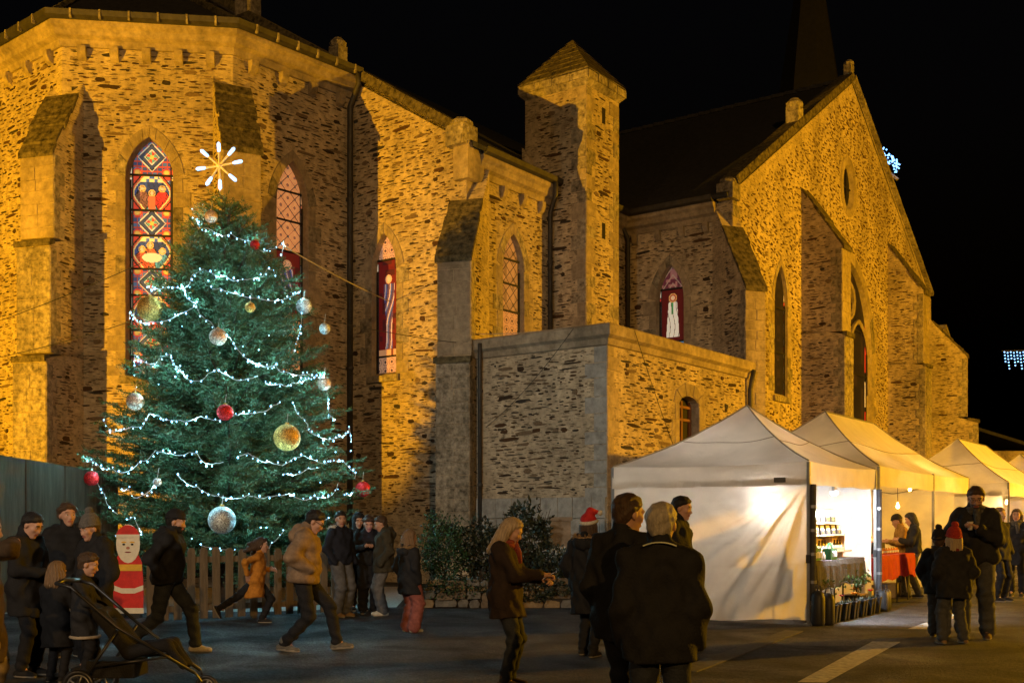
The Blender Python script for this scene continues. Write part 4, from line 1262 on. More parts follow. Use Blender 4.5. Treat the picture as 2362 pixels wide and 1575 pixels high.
BAUB = [(662, 1009, 31, M_GOLD, "largest gold glitter bauble on the right of the fir, above the lower lights"),
        (346, 712, 29, M_GOLD, "gold glitter bauble at the left edge of the fir before the bright window"),
        (503, 777, 20, M_CHAMP, "pinkish silver bauble in the middle of the upper fir"),
        (577, 709, 12, M_GOLD, "smallest gold bauble hanging under the upper light string"),
        (701, 706, 18, M_SILV, "silver bauble at the upper right edge of the fir"),
        (749, 758, 13, M_SILV, "small grey silver bauble sticking out at the right of the fir"),
        (748, 885, 16, M_CHAMP, "silver and orange bauble at the right edge below the pointed window"),
        (312, 926, 20, M_CHAMP, "silver gold bauble at the left edge of the fir halfway up"),
        (519, 951, 19, M_RED, "red glitter bauble in the middle of the fir"),
        (211, 1103, 17, M_RED, "red glitter bauble at the far left end of the low light string"),
        (837, 1128, 18, M_RED, "red glitter bauble at the far right bottom of the fir"),
        (512, 1199, 32, M_SILV, "biggest silver blue bauble low in front of the fir"),
        (363, 1112, 10, M_SILV, "tiny white bauble among the low left lights"),
        (588, 565, 11, M_RED, "little red bauble near the top of the fir beside the string"),
        (487, 500, 15, M_CHAMP, "dull rose bauble half hidden in the top of the fir")]
for x, y, r, m, lab in BAUB:
    p = tree_surf(x, y, .22)
    rr = r * p[1] / FPX
    bt = thing("bauble", lab, "bauble", p, 0, "glitter baubles hung on the fir")
    prof = [(rr * math.sin(t), -rr * math.cos(t)) for t in np.linspace(0.02, math.pi - .02, 16)]
    MB().lathe(p, prof, 24).build("ball", m, bt, True)
    MB().lathe(p, [(rr * .16, rr * .96), (rr * .16, rr * 1.1), (rr * .10, rr * 1.13)], 10).build("cap", M_GOLD, bt, True)
    MB().tube([p + np.array((0, 0, rr * 1.1)), p + np.array((0, .08, rr * 1.1 + .16))], .004, 4).build("hanger", M_WIRE, bt)
# ================================================================== FENCES AND PLANTING
M_WOODF = mat("weathered_fence_wood", (.15, .115, .075), .85, .35, 4.0, .5, 40, stretch=(3, 3, .5))
M_WOODG = mat("grey_green_boards", (.095, .080, .055), .85, .45, 3.0, .5, 30, stretch=(3, 3, .3))
f0, f1 = ground(346, 1438), ground(806, 1413)
fence = thing("picket_fence", "low wooden picket fence with pointed slats in front of the fir", "fence", f0)
fd = (f1 - f0) / np.linalg.norm(f1 - f0); fn = np.array((fd[1], -fd[0], 0)); FL = np.linalg.norm(f1 - f0)
xs = 0.0
def picket(owner, base, d, n_, w, h, m, lean=0):
    pr = [(-w / 2, .04), (w / 2, .04), (w / 2, h - .05), (w * .28, h), (-w * .28, h), (-w / 2, h - .05)]
    return MB().prism([base + d * (a + lean * b) + np.array((0, 0, b)) + n_ * .03 for a, b in pr], n_ * .022).build("picket", m, owner)
while xs < FL:
    picket(fence, f0 + fd * xs, fd, fn, .118, random.uniform(1.06, 1.11), M_WOODF, random.uniform(-.01, .01)); xs += .197
for zz in (.20, .92):
    MB().box(f0 + fd * FL / 2 + np.array((0, 0, zz)), (FL / 2, .022, .045), (fd, fn, (0, 0, 1))).build("rail", M_WOODF, fence)
for t in (.05, .5, .97):
    MB().box(f0 + fd * FL * t - fn * .06 + np.array((0, 0, .5)), (.035, .035, .5), (fd, fn, (0, 0, 1))).build("post", M_WOODF, fence)
g0, g1 = np.array((3.32 - 2.3, 20.4, 0)), np.array((1.62, 19.6, 0))
g0, g1 = at(1272, 1300, 20.2), at(1325, 1300, 19.6); g0[2] = g1[2] = .42
M_WHITEP = mat("white_fence_paint", (.55, .55, .53), .6, .15, 6.0)
f2 = thing("small_fence", "short white picket fence standing behind the planted wall", "fence", g0)
d2 = (g1 - g0) / np.linalg.norm(g1 - g0); n2 = np.array((d2[1], -d2[0], 0))
for k in range(6): picket(f2, g0 + d2 * (k * .095), d2, n2, .055, .62, M_WHITEP)
MB().box((g0 + g1) / 2 + np.array((0, 0, .45)), (.28, .015, .03), (d2, n2, (0, 0, 1))).build("rail", M_WHITEP, f2)

p0, p1 = at(-45, 1200, 17.6), at(268, 1200, 20.6); p0[2] = p1[2] = 0
bf_ = thing("board_fence", "tall grey green board fence at the left edge below the buttress", "fence", p0)
bd = (p1 - p0) / np.linalg.norm(p1 - p0); bn = np.array((bd[1], -bd[0], 0)); BL = np.linalg.norm(p1 - p0)
nb_ = 7
for k in range(nb_):
    wv = BL / nb_
    h0 = CAM_H + lerp(1.07, 1.0, k / nb_)
    a, b = p0 + bd * (k * wv + .006), p0 + bd * ((k + 1) * wv - .006)
    o_ = bn * (.0 if k % 2 else .018)
    zt = lambda q: lerp(2.58, 2.36, np.dot(q - p0, bd) / BL)
    MB().hexa([a + o_, b + o_, b + o_ + bn * .03, a + o_ + bn * .03] + [q + np.array((0, 0, zt(q))) for q in (a + o_, b + o_, b + o_ + bn * .03, a + o_ + bn * .03)]).build("board", M_WOODG, bf_)
for zz in (.5, 2.0):
    MB().box((p0 + p1) / 2 - bn * .05 + np.array((0, 0, zz)), (BL / 2, .03, .05), (bd, bn, (0, 0, 1))).build("rail", M_WOODG, bf_)

# low planted wall in front of the annex
M_WSTONE = [mat("field_stone_brown", (.13, .10, .07), .9, .5, 5.0, .7, 30), mat("field_stone_grey", (.11, .105, .095), .9, .5, 5.0, .7, 30), mat("field_stone_tan", (.20, .145, .08), .9, .4, 5.0, .7, 30)]
M_SOIL = mat("dark_soil", (.03, .024, .018), .95, .4, 12, .8, 60)
w0, w1 = ground(985, 1402), ground(1345, 1400)
w0[1] = 19.0; w1[1] = 19.1; w0[0] = (985 - CX) / FPX * 19.0; w1[0] = (1345 - CX) / FPX * 19.1
pl = thing("planter_wall", "low field stone wall of the planted bed below the annex", "wall", w0)
wd_ = Wall(w0[:2], w1[:2])
MB().box((w0 + w1) / 2 + np.array((0, 1.2, .19)), (wd_.L / 2, 1.15, .19)).build("soil", M_SOIL, pl)
z = 0.0
while z < .42:
    hb = random.uniform(.09, .15); u = -random.uniform(0, .1)
    while u < wd_.L:
        L = min(random.lognormvariate(-1.6, .45) + .06, wd_.L - u + .05); jz = random.uniform(-.02, .02)
        ptsb = [(u + random.uniform(.01, .04), z + jz), (u + L - random.uniform(.01, .04), z + jz + random.uniform(-.01, .02)), (u + L - .005, z + hb * .5 + jz), (u + L - random.uniform(.01, .05), z + hb + jz - random.uniform(.0, .03)), (u + L * .5, z + hb + jz), (u + random.uniform(.01, .05), z + hb + jz - random.uniform(.0, .03)), (u + .005, z + hb * .45 + jz)]
        block(wd_, ptsb, -.14, random.uniform(-.01, .07)).build("stone", random.choice(M_WSTONE), pl)
        u += L
    z += hb
M_LEAF = [mat("shrub_leaf_green", (.030, .075, .026), .5, .4, 4.0, spec=.4), mat("shrub_leaf_dark", (.013, .021, .013), .5, .4, 4.0, spec=.4), mat("shrub_leaf_olive", (.030, .036, .016), .5, .4, 4.0, spec=.4)]
def shrub(name, label, c, rad, n, leaf, mats_, stems=8, seed=1, cat="shrub", squash=1.0):
    r_ = np.random.default_rng(seed)
    o = thing(name, label, cat, (c[0], c[1], c[2]), 0, "shrubs on the planted bed")
    sm = MB(); tips = []
    for k in range(stems):
        a = r_.uniform(0, 6.28); q = np.array((math.cos(a) * rad[0] * r_.uniform(.2, .9), math.sin(a) * rad[1] * r_.uniform(.2, .9), rad[2] * r_.uniform(.8, 1.9)))
        m_ = q * .5 + r_.normal(0, .04, 3)
        sm.tube([np.array(c), np.array(c) + m_, np.array(c) + q], [.014, .010, .004], 4); tips.append(np.array(c) + q)
    sm.build("stem", M_BARK, o)
    lv = MB()
    for i in range(n):
        while True:
            q = r_.uniform(-1, 1, 3)
            d = np.linalg.norm(q)
            if .35 < d < 1: break
        bump = 1 + .22 * math.sin(q[0] * 5 + seed) * math.cos(q[2] * 6 + seed * 2) + .1 * math.sin(q[1] * 11)
        p = np.array(c) + np.array((0, 0, rad[2])) + q * np.array(rad) * bump
        if p[2] < c[2]: continue
        a = r_.normal(0, 1, 3) + q * .8 + np.array((0, 0, .3)); a /= np.linalg.norm(a)
        s_ = np.cross(a, r_.normal(0, 1, 3)); s_ /= np.linalg.norm(s_)
        L = leaf * r_.uniform(.6, 1.3)
        lv.add([p, p + a * L * .5 + s_ * L * .24, p + a * L, p + a * L * .5 - s_ * L * .24], [(0, 1, 2, 3)], int(r_.integers(0, len(mats_))))
    lv.build("foliage", mats_, o)
    return o
gz = .38
def bed(px, Y): q = at(px, 1200, Y); return (q[0], Y, gz)
shrub("evergreen_shrub", "dense green evergreen shrub left of the planted bed behind the girl in pink trousers", bed(1022, 19.7), (.42, .40, .62), 5200, .055, [M_LEAF[0], M_LEAF[0], M_LEAF[1]], 5, 4)
shrub("leafy_shrub", "dark leafy shrub below the drainpipe of the annex", bed(1110, 20.0), (.48, .4, .55), 2600, .085, [M_LEAF[1], M_LEAF[1], M_LEAF[2]], 9, 5)
shrub("tall_shrub", "tall sparse shrub with upright twigs right of the woman with a phone", bed(1215, 20.2), (.50, .4, .72), 1700, .11, [M_LEAF[1], M_LEAF[2]], 16, 6)
shrub("low_shrub", "low dark shrub at the right end of the planted bed", bed(1275, 19.5), (.40, .3, .30), 1100, .08, [M_LEAF[1], M_LEAF[2]], 6, 7)
shrub("trailing_plant", "trailing ground plant hanging over the front of the low stone wall", (bed(1215, 19.0)[0], 19.0, .12), (.85, .14, .22), 2400, .055, [M_LEAF[2], M_LEAF[1]], 3, 8, "plant")
shrub("trailing_plant", "trailing green plant spilling over the left end of the low stone wall", (bed(1040, 19.0)[0], 18.98, .15), (.42, .12, .20), 1300, .05, [M_LEAF[0], M_LEAF[1]], 3, 11, "plant")
M_PLAST = mat("beige_render", (.20, .16, .12), .9, .3, 5.0, .3, 40)
b0 = at(1293, 1290, 20.6)
sb = MB().box((b0[0], 20.7, .75), (.19, .10, .75)).box((b0[0], 20.7, 1.53), (.22, .13, .035)).build("stone_pillar", M_PLAST)
tag(sb, "short beige pillar behind the small white fence", "pillar")

# ================================================================== TENTS
M_CANV = cloth_mat("white_tent_canvas", (.80, .78, .74), .42)
M_CANVT = cloth_mat("tent_roof_canvas", (.74, .71, .66), .35)
M_ALU = mat("brushed_alu", (.30, .30, .30), .4, .15, 10, metal=.7)
M_DARKM = mat("dark_tent_leg", (.03, .03, .032), .5, .2, 10)
SD = np.array((.566, .824, 0.0)); SD /= np.linalg.norm(SD); SI = np.array((-SD[1], SD[0], 0.0))   # along the stalls, inwards
T1 = np.array((4.25, 15.9, 0.0))
def TP(t, v, z): return T1 + SD * t + SI * v + np.array((0, 0, z))
M_SEAM = mat('seam_tape', (.30, .27, .22), .8, .2, 20)
def tent(label, t0, L, D, ze, zp, ridge, vh=.34, legs=(), walls=(), sag=.10, seed=0):
    """Pop-up stall tent: hip roof with a ridge inset, scalloped valance, legs, truss and hung walls."""
    rr = random.Random(seed)
    o = thing("market_tent", label, "tent", TP(t0, 0, 0), 0, "white stall tents along the street")
    c = [TP(t0, 0, ze), TP(t0 + L, 0, ze), TP(t0 + L, D, ze), TP(t0, D, ze)]
    r0, r1 = TP(t0 + ridge[0], D / 2, zp), TP(t0 + ridge[1], D / 2, zp)
    def panel(a, b, pa, pb, nu=18, nv=12):
        def fn(u, v):
            e = lerp(a, b, u); q = lerp(pa, pb, u)
            p = lerp(e, q, v)
            s_ = sag * 4 * v * (1 - v) * (1.0 + .5 * math.sin(math.pi * u)) + .035 * math.sin(math.pi * u) * (1 - v)
            s_ += .013 * math.sin(u * 9 - v * 14 + seed * 2) * v * (1 - v) * 4
            return p - np.array((0, 0, s_))
        return MB().grid(fn, nu, nv)
    for a, b, pa, pb in ((c[0], c[1], r0, r1), (c[1], c[2], r1, r1), (c[2], c[3], r1, r0), (c[3], c[0], r0, r0)):
        panel(a, b, pa, pb, 28, 18).build("roof_panel", M_CANVT, o, True)
    for (a, b, pa, pb) in ((c[0], c[1], r0, r1), (c[3], c[0], r0, r0)):   # stitched seam across the panel
        sv = .52
        def seam(u):
            p = lerp(lerp(a, b, u), lerp(pa, pb, u), sv)
            s_ = sag * 4 * sv * (1 - sv) * (1.0 + .5 * math.sin(math.pi * u)) + .035 * math.sin(math.pi * u) * (1 - sv)
            s_ += .013 * math.sin(u * 9 - sv * 14 + seed * 2) * sv * (1 - sv) * 4
            return p - np.array((0, 0, s_ - .004))
        MB().tube([seam(k / 20) for k in range(21)], .008, 4).build("seam", M_SEAM, o)
    for a, b in ((c[0], r0), (c[1], r1), (c[2], r1), (c[3], r0)):       # hip seams
        MB().tube([lerp(a, b, k / 10) - np.array((0, 0, sag * 4 * (k / 10) * (1 - k / 10) - .012)) for k in range(11)], .012, 5).build("hip_seam", M_SEAM, o)
    MB().tube([r0, r1 + np.array((.001, 0, 0))], .02, 5).build("ridge_pole", M_ALU, o)
    for a, b in ((c[0], c[1]), (c[1], c[2]), (c[2], c[3]), (c[3], c[0])):
        dn = np.cross(b - a, (0, 0, 1)); dn = dn / np.linalg.norm(dn)
        ph = rr.uniform(0, 6)
        MB().grid(lambda u, v: lerp(a, b, u) + dn * (.012 + .012 * math.sin(u * 23 + ph) * v + .01 * math.sin(u * 61 + ph) * v) - np.array((0, 0, vh * v * (1 + .02 * math.sin(u * 17 + ph)) + .035 * math.sin(math.pi * u) * (1 - v))), 40, 4).build("valance", M_CANVT, o, True)
    for (t, v) in legs:
        q = TP(t0 + t, v, 0)
        lg = MB().box(q + np.array((0, 0, ze * .5)), (.022, .022, ze * .5 - .01), (SD, SI, (0, 0, 1))).build("leg", M_ALU, o)
        MB().box(q + np.array((0, 0, .012)), (.06, .06, .012), (SD, SI, (0, 0, 1))).build("foot_plate", M_ALU, lg)
        MB().box(q + np.array((0, 0, .95)), (.030, .030, .06), (SD, SI, (0, 0, 1))).build("leg_clamp", M_DARKM, lg)
    for a, b in ((c[0], c[1]), (c[1], c[2]), (c[2], c[3]), (c[3], c[0])):   # scissor truss behind the valance
        inn = (TP(t0 + L / 2, D / 2, ze) - (a + b) / 2); inn /= np.linalg.norm(inn)
        nseg = max(2, int(round(np.linalg.norm(b - a) / 1.6)))
        tm = MB()
        for k in range(nseg):
            x, y = lerp(a, b, k / nseg) + inn * .05, lerp(a, b, (k + 1) / nseg) + inn * .05
            dz0, dz1 = np.array((0, 0, .04)), np.array((0, 0, vh - .02))
            tm.tube([x - dz0, y - dz1], .011, 4); tm.tube([x - dz1 + inn * .02, y - dz0 + inn * .02], .011, 4)
        tm.build("truss", M_ALU, o)
    for k, wl in enumerate(walls):
        (ta, va), (tb, vb), folds = wl
        a, b = TP(t0 + ta, va, 0), TP(t0 + tb, vb, 0)
        dn = np.cross(b - a, (0, 0, 1)); dn /= np.linalg.norm(dn)
        LL = np.linalg.norm(b - a); H = ze - vh + .06
        ph = rr.uniform(0, 6)
        def fold(u, v):
            x, z = u * LL, v * H
            s_ = 0.0
            if folds == 'tension':                 # creases drawn to the upper corner by the street, box folds from storage
                ax_, az_ = LL - x, H - z
                ang = math.atan2(az_, ax_ + .02); rad_ = math.hypot(ax_, az_)
                s_ += .050 * math.sin(ang * 17 + ph + .8 * math.sin(rad_ * 2)) * min(1, rad_ / .8) * math.exp(-((ang - .95) / .55) ** 2)
                s_ += .010 * math.sin(ang * 67 + 2.1 * math.sin(rad_ * 4.3)) * min(1, rad_ / .5) * math.exp(-((ang - 1.0) / .6) ** 2)
                s_ += .020 * math.sin(ang * 41 + 1.3 * math.sin(rad_ * 3.1)) * min(1, rad_ / .6) * math.exp(-((ang - 1.0) / .5) ** 2)
                s_ += .011 * math.sin(x * 9 + 3 * math.sin(z * 4)) * math.sin(z * 7 + 2 * math.sin(x * 3.3))
                s_ += .012 * math.exp(-((z - .78) / .018) ** 2) - .012 * math.exp(-((z - 1.18) / .02) ** 2) + .010 * math.exp(-((x - LL * .46) / .02) ** 2) + .008 * math.exp(-((z - .5) / .015) ** 2)
                s_ += .02 * math.sin(x * 3.1 + ph) * (1 - v)
            else:
                s_ += .02 * math.sin(x * 5 + ph + z) + .012 * math.sin((x + z * .7) * 11 + ph) + .006 * math.sin(z * 9 + 2 * math.sin(x * 3))
            return s_
        MB().grid(lambda u, v: lerp(a, b, u) + dn * fold(u, v) + np.array((0, 0, .02 + v * H + (.05 * math.sin(u * 5 + ph) * (1 - v) if folds == 'tension' else 0))), 90, 56).build("side_wall", M_CANV, o, True)
    return o
D1 = 3.2
tent("white pointed tent nearest the camera with a lit crumpled side wall", 0, 3.22, D1, 2.35, 3.37, (1.6, 1.62),
     legs=((0, 0), (3.22, 0), (3.22, D1), (0, D1)), walls=(((0, D1), (0, 0), 'tension'), ((3.22, D1), (0, D1), 'soft'), ((3.22, .06), (3.22, D1), 'soft')), seed=1)
tent("long ridged white tent in the middle of the stall row", 3.42, 6.65, D1, 2.42, 3.58, (2.0, 5.1),
     legs=((0, 0), (3.62, 0), (6.65, 0), (6.65, D1), (0, D1)), walls=(((6.65, D1), (0, D1), 'soft'), ((6.65, .3), (6.65, D1), 'soft')), seed=2)
tent("third tent of the stall row glowing amber behind the bearded man", 14.5, 7.0, D1, 2.46, 3.72, (1.7, 5.3),
     legs=((0, 0), (3.5, 0), (7, 0), (7, D1), (0, D1)), walls=(((7, D1), (0, D1), 'soft'), ((0, D1), (0, .15), 'soft')), seed=3)
tent("farthest tent of the stall row at the right edge with a bluish roof", 23.4, 6.5, D1, 2.5, 3.75, (1.8, 4.7),
     legs=((0, 0), (6.5, 0), (6.5, D1), (0, D1)), walls=(((6.5, D1), (0, D1), 'soft'), ((0, D1), (0, .15), 'soft')), seed=4)

# bands of tape and canvas rolls on the legs of the first two tents
def label_patch():
    a = TP(0, .42, 2.09) - SD * .03
    o = MB().box(a, (.012, .085, .035), (SD, SI, (0, 0, 1))).build("maker_label", mat("label_cloth", (.10, .09, .08), .8), None)
    return o
lp = label_patch(); tag(lp, "small dark maker's patch on the valance of the nearest tent", "patch")
M_CANVR = mat("rolled_canvas_dark", (.05, .05, .055), .7, .3, 8)
for (t, v, lab) in ((.04, -.05, "dark strapped cover round the nearest tent leg beside the lit wall"), (3.24, -.06, "dark strapped cover round the leg between the two tents")):
    q = TP(t, v, 0)
    o = thing("leg_cover", lab, "leg cover", q, 0, "covers strapped round the tent legs")
    MB().tube([q + np.array((0, 0, .35)), q + np.array((0, 0, 2.02))], .045, 8).build("sleeve", M_CANVR, o)
    for zz in (.62, 1.02, 1.36, 1.70):
        MB().tube([q + np.array((0, 0, zz - .022)), q + np.array((0, 0, zz + .022))], .050, 8).build("tape_band", M_ALU, o)
def weight(t, v, lab, r=.10, h=.50):
    q = TP(t, v, 0)
    o = thing("tent_weight", lab, "weight", q, 0, "weights at the tent legs")
    MB().lathe(q, [(r * .85, 0), (r, .05), (r, h * .8), (r * .75, h * .95), (r * .3, h)], 14).build("bag", M_DARKM, o, True)
    MB().tube([q + np.array((-.05, 0, h - .02)), q + np.array((-.03, 0, h + .07)), q + np.array((.03, 0, h + .07)), q + np.array((.05, 0, h - .02))], .010, 5).build("handle", M_DARKM, o)
weight(.02, -.13, "black weight bag at the foot of the nearest tent leg, left one"); weight(.20, -.22, "black weight bag right of the nearest tent leg", .09, .46)
weight(3.10, -.14, "black weight bucket at the leg between the two tents, left one", .12, .36); weight(3.40, -.10, "black weight bucket right of the leg between the two tents", .11, .36)

# lamps of the stalls
M_WARM = emis("warm_bulb", (1.0, .62, .22), 30.0)
M_COLD = emis("cold_flood_face", (.72, .85, 1.0), 25.0)
def stall_flood():
    q = TP(1.18, .02, 1.98)
    o = thing("flood_light", "small white floodlight clipped under the valance of the nearest tent", "lamp", q)
    MB().box(q, (.05, .022, .04), (SD, SI, (0, 0, 1))).build("housing", M_ALU, o)
    MB().lathe(q + np.array((.0, 0, -.10)), [(.02, 0), (.055, .02), (.065, .05), (.02, .075)], 12).build("lens", M_COLD, o, True)
stall_flood()
lamp("stall_flood_light", 'SPOT', TP(1.15, -.02, 1.86), 520, (.84, .92, 1.0), .05, TP(2.3, .35, .2), 140, .5)
def bulb_lamp(t, v, z, lab, power, col=(1.0, .60, .24), r=.035, emm=None):
    q = TP(t, v, z)
    o = thing("hanging_bulb", lab, "lamp", q, 0, "bulbs hung in the stalls")
    MB().lathe(q, [(.005, -r), (r * .8, -r * .6), (r, 0), (r * .7, r * .8), (r * .35, r * 1.5), (r * .35, r * 2.2)], 10).build("glass", emm or M_WARM, o, True)
    MB().tube([q + np.array((0, 0, r * 2.1)), q + np.array((0, 0, 2.45 - z if z < 2.4 else .2))], .006, 4).build("cord", M_DARKM, o)
    lamp("bulb_light", 'POINT', q - np.array((0, 0, r * 2.2)), power, col, .04)
bulb_lamp(.30, .62, 1.82, "warm bulb hung behind the crumpled wall of the nearest tent", 24, (1.0, .90, .80))
bulb_lamp(1.7, 1.9, 2.1, "warm bulb hung at the back of the nearest tent", 55, (1.0, .88, .76))
bulb_lamp(5.4, 1.2, 2.0, "warm bulb hung over the red cloth stall", 70, (1.0, .62, .26))
bulb_lamp(8.4, .8, 2.15, "warm bulb hung in the right half of the long tent", 95, (1.0, .55, .16))
bulb_lamp(5.0, .12, 1.75, "small lit bulb hanging under the valance of the long tent", 4)
bulb_lamp(16.2, 1.0, 2.05, "warm bulb hung at the front of the third tent", 120, (1.0, .55, .16))
bulb_lamp(14.8, .1, 1.95, "bright bulb hung at the front leg of the third tent", 35, (1.0, .62, .25))
bulb_lamp(19.2, 1.5, 2.1, "warm bulb hung at the back of the third tent", 110, (1.0, .55, .16))
bulb_lamp(25.2, 1.5, 2.1, "bulb hung in the farthest tent", 60, (.75, .78, 1.0), emm=M_COLD)

# ================================================================== GOODS
ORD = ["first", "second", "third", "fourth", "fifth", "sixth", "seventh", "eighth", "ninth", "tenth", "eleventh", "twelfth"]
M_BLKCLOTH = mat("dark_table_cloth", (.05, .045, .04), .9, .4, 20, .3, 60)
M_REDCLOTH = mat("red_table_cloth", (.30, .012, .015), .8, .25, 10, .3, 60)
M_TABLE = mat("pale_board", (.40, .33, .25), .7, .15, 5, stretch=(1, 6, 6))
M_CRATE = mat("pale_pine", (.58, .40, .26), .7, .12, 5, .2, 40, stretch=(1, 5, 5))
M_GREENB = mat("green_pack", (.02, .16, .07), .45, .15, 8)
M_BLKBAG = mat("black_pack", (.02, .022, .025), .4, .2, 8)
M_LABELW = mat("white_label", (.78, .80, .82), .6, .06, 10)
M_ORANGE = mat("orange_card", (.75, .26, .02), .6, .1, 10)
M_JAR = mat("amber_honey_glass", (.62, .22, .02), .15, .15, 6, spec=.6)
M_GLASSW = mat("pale_bottle", (.62, .60, .55), .2, .1, 6, spec=.6)
M_GLASSD = mat("dark_bottle", (.035, .025, .02), .15, .2, 6, spec=.6)
def table(lab, t0, t1, v0, v1, h, m, drop, clothlab):
    o = thing("trestle_table", lab, "table", TP(t0, v0, 0))
    MB().box(TP((t0 + t1) / 2, (v0 + v1) / 2, h - .02), ((t1 - t0) / 2, (v1 - v0) / 2, .015), (SD, SI, (0, 0, 1))).build("table_top", M_TABLE, o)
    for t in (t0 + .3, (t0 + t1) / 2 + .3, t1 - .2):
        for v in (v0 + .08, v1 - .08):
            MB().tube([TP(t, v, 0), TP(t, v, h - .03)], .014, 6).build("leg", M_DARKM, o)
    # cloth lying over the top and hanging down with soft pleats, lower edge uneven
    N = 60
    loop = []
    r_ = .10
    for k in range(N):
        s_ = k / N
        per = 2 * (t1 - t0 + v1 - v0); x = s_ * per
        if x < t1 - t0: q = (t0 + x, v0, 0, -1)
        elif x < t1 - t0 + v1 - v0: q = (t1, v0 + x - (t1 - t0), 1, 0)
        elif x < 2 * (t1 - t0) + v1 - v0: q = (t1 - (x - (t1 - t0) - (v1 - v0)), v1, 0, 1)
        else: q = (t0, v1 - (x - 2 * (t1 - t0) - (v1 - v0)), -1, 0)
        loop.append(q)
    v, f = [], []
    rows = 6
    for j in range(rows):
        for k, (t, vv, a, b) in enumerate(loop):
            if j == 0: v.append(TP(t, vv, h + .004))
            else:
                dz = drop * j / (rows - 1) * (1 + .06 * math.sin(k * .9) + .05 * math.sin(k * .31))
                bulge = .015 + .022 * (j / rows) * (1 + math.sin(k * 1.9 + .5 * math.sin(k)))
                v.append(TP(t + a * bulge, vv + b * bulge, h + .004 - dz))
    for j in range(rows - 1):
        for k in range(N):
            f.append((j * N + k, j * N + (k + 1) % N, (j + 1) * N + (k + 1) % N, (j + 1) * N + k))
    f.append(tuple(range(N)))
    tag(mesh_obj("tablecloth", v, f, m, None, smooth=False), clothlab, "tablecloth")
H1 = .90
table("trestle table under the dark cloth in the nearest tent", .30, 2.66, .0, .52, H1, M_BLKCLOTH, .40, "dark cloth hanging over the table of the nearest tent")
table("trestle table under the red cloth in the long tent", 3.80, 6.3, .15, .85, .88, M_REDCLOTH, .42, "red cloth hanging over the table of the long tent")
def pbox(t, v, z, st, sv, h, m, mb=None, mi=0):
    mb = mb or MB()
    return mb.box(TP(t, v, z + h / 2), (st / 2, sv / 2, h / 2), (SD, SI, (0, 0, 1)), mi)
# stepped display shelf
sh = thing("display_shelf", "stepped wooden display shelf on the dark cloth table", "shelf", TP(.6, .3, H1))
for z, t1 in ((H1 + .10, 2.62), (H1 + .36, 2.30), (H1 + .55, 1.95)):
    pbox((.55 + t1) / 2, .30, z, t1 - .55, .20, .022, M_CRATE).build("shelf_board", M_CRATE, sh)
for t in (.62, 1.2, 1.9):
    pbox(t, .38, H1 + .006, .03, .12, .56, M_CRATE).build("upright", M_CRATE, sh)
for t in (2.5,):
    pbox(t, .38, H1 + .006, .03, .12, .10, M_CRATE).build("upright", M_CRATE, sh)
def pouch(t, v, z, w, h, lab, win=True, orange=False):
    o = thing("coffee_pouch", lab, "pouch", TP(t, v, z), 0, "black window pouches on the display shelf")
    a = MB()
    a.hexa([TP(t - w / 2, v - .04, z), TP(t + w / 2, v - .04, z), TP(t + w / 2, v + .04, z), TP(t - w / 2, v + .04, z), TP(t - w / 2, v - .012, z + h), TP(t + w / 2, v - .012, z + h), TP(t + w / 2, v + .012, z + h), TP(t - w / 2, v + .012, z + h)])
    a.build("bag", M_BLKBAG, o)
    f = lambda x, y: TP(t + x * w, lerp(v - .0405, v - .0125, y) - .003, z + y * h)
    MB().add([f(-.38, .45), f(.38, .45), f(.38, .90), f(-.38, .90)], [(0, 1, 2, 3)]).build("label", M_LABELW, o)
    MB().add([f(-.15, .14), f(.15, .14), f(.15, .36), f(-.15, .36)], [(0, 1, 2, 3)]).build("sticker", M_ORANGE if orange else mat("olive_sticker", (.30, .30, .08), .6), o)
for k in range(6): pouch(.66 + k * .235, .29, H1 + .572, .215, .20, "black pouch with white label and orange sticker on the top shelf" if k == 4 else ORD[k] + " black pouch from the left on the top shelf of the display", orange=(k == 4))
for k in range(6): pouch(.78 + k * .26, .27, H1 + .382, .21, .155, ORD[k] + " black pouch from the left on the second shelf of the display")
def bottle(t, v, z, r, h, m, lab, grp, cap=M_BLKBAG, label=True, name="bottle", cat="bottle"):
    q = TP(t, v, z)
    o = thing(name, lab, cat, q, 0, grp)
    MB().lathe(q, [(r * .9, 0), (r, .01), (r, h * .58), (r * .45, h * .75), (r * .38, h * .93)], 10).build("glass", m, o, True)
    MB().lathe(q, [(r * .44, h * .92), (r * .44, h), (r * .2, h * 1.005)], 8).build("cap", cap, o)
    if label: MB().lathe(q, [(r * 1.03, h * .16), (r * 1.03, h * .5)], 10).build("label", M_LABELW, o)
for k, t in enumerate((1.22, 1.94)):                 # pale wooden bottle boxes
    o = thing("bottle_crate", ("left pale wooden crate with a row of bottles on the display", "right pale wooden crate with a row of bottles on the display")[k], "crate", TP(t, .25, H1 + .125), 0, "pale bottle crates")
    pbox(t + .12, .34, H1 + .124, .62, .02, .235, M_CRATE).build("back", M_CRATE, o)
    for s_ in (-.3, .3): pbox(t + .12 + s_, .285, H1 + .124, .018, .09, .235, M_CRATE).build("side_panel", M_CRATE, o)
    pbox(t + .12, .24, H1 + .124, .58, .014, .05, M_CRATE).build("front_slat", M_CRATE, o)
    for j in range(4): bottle(t - .08 + j * .135, .285, H1 + .126, .030, .17, M_GLASSD, ORD[j] + " small dark bottle from the left in the " + ("left", "right")[k] + " pale wooden crate", "bottles in the wooden crates")
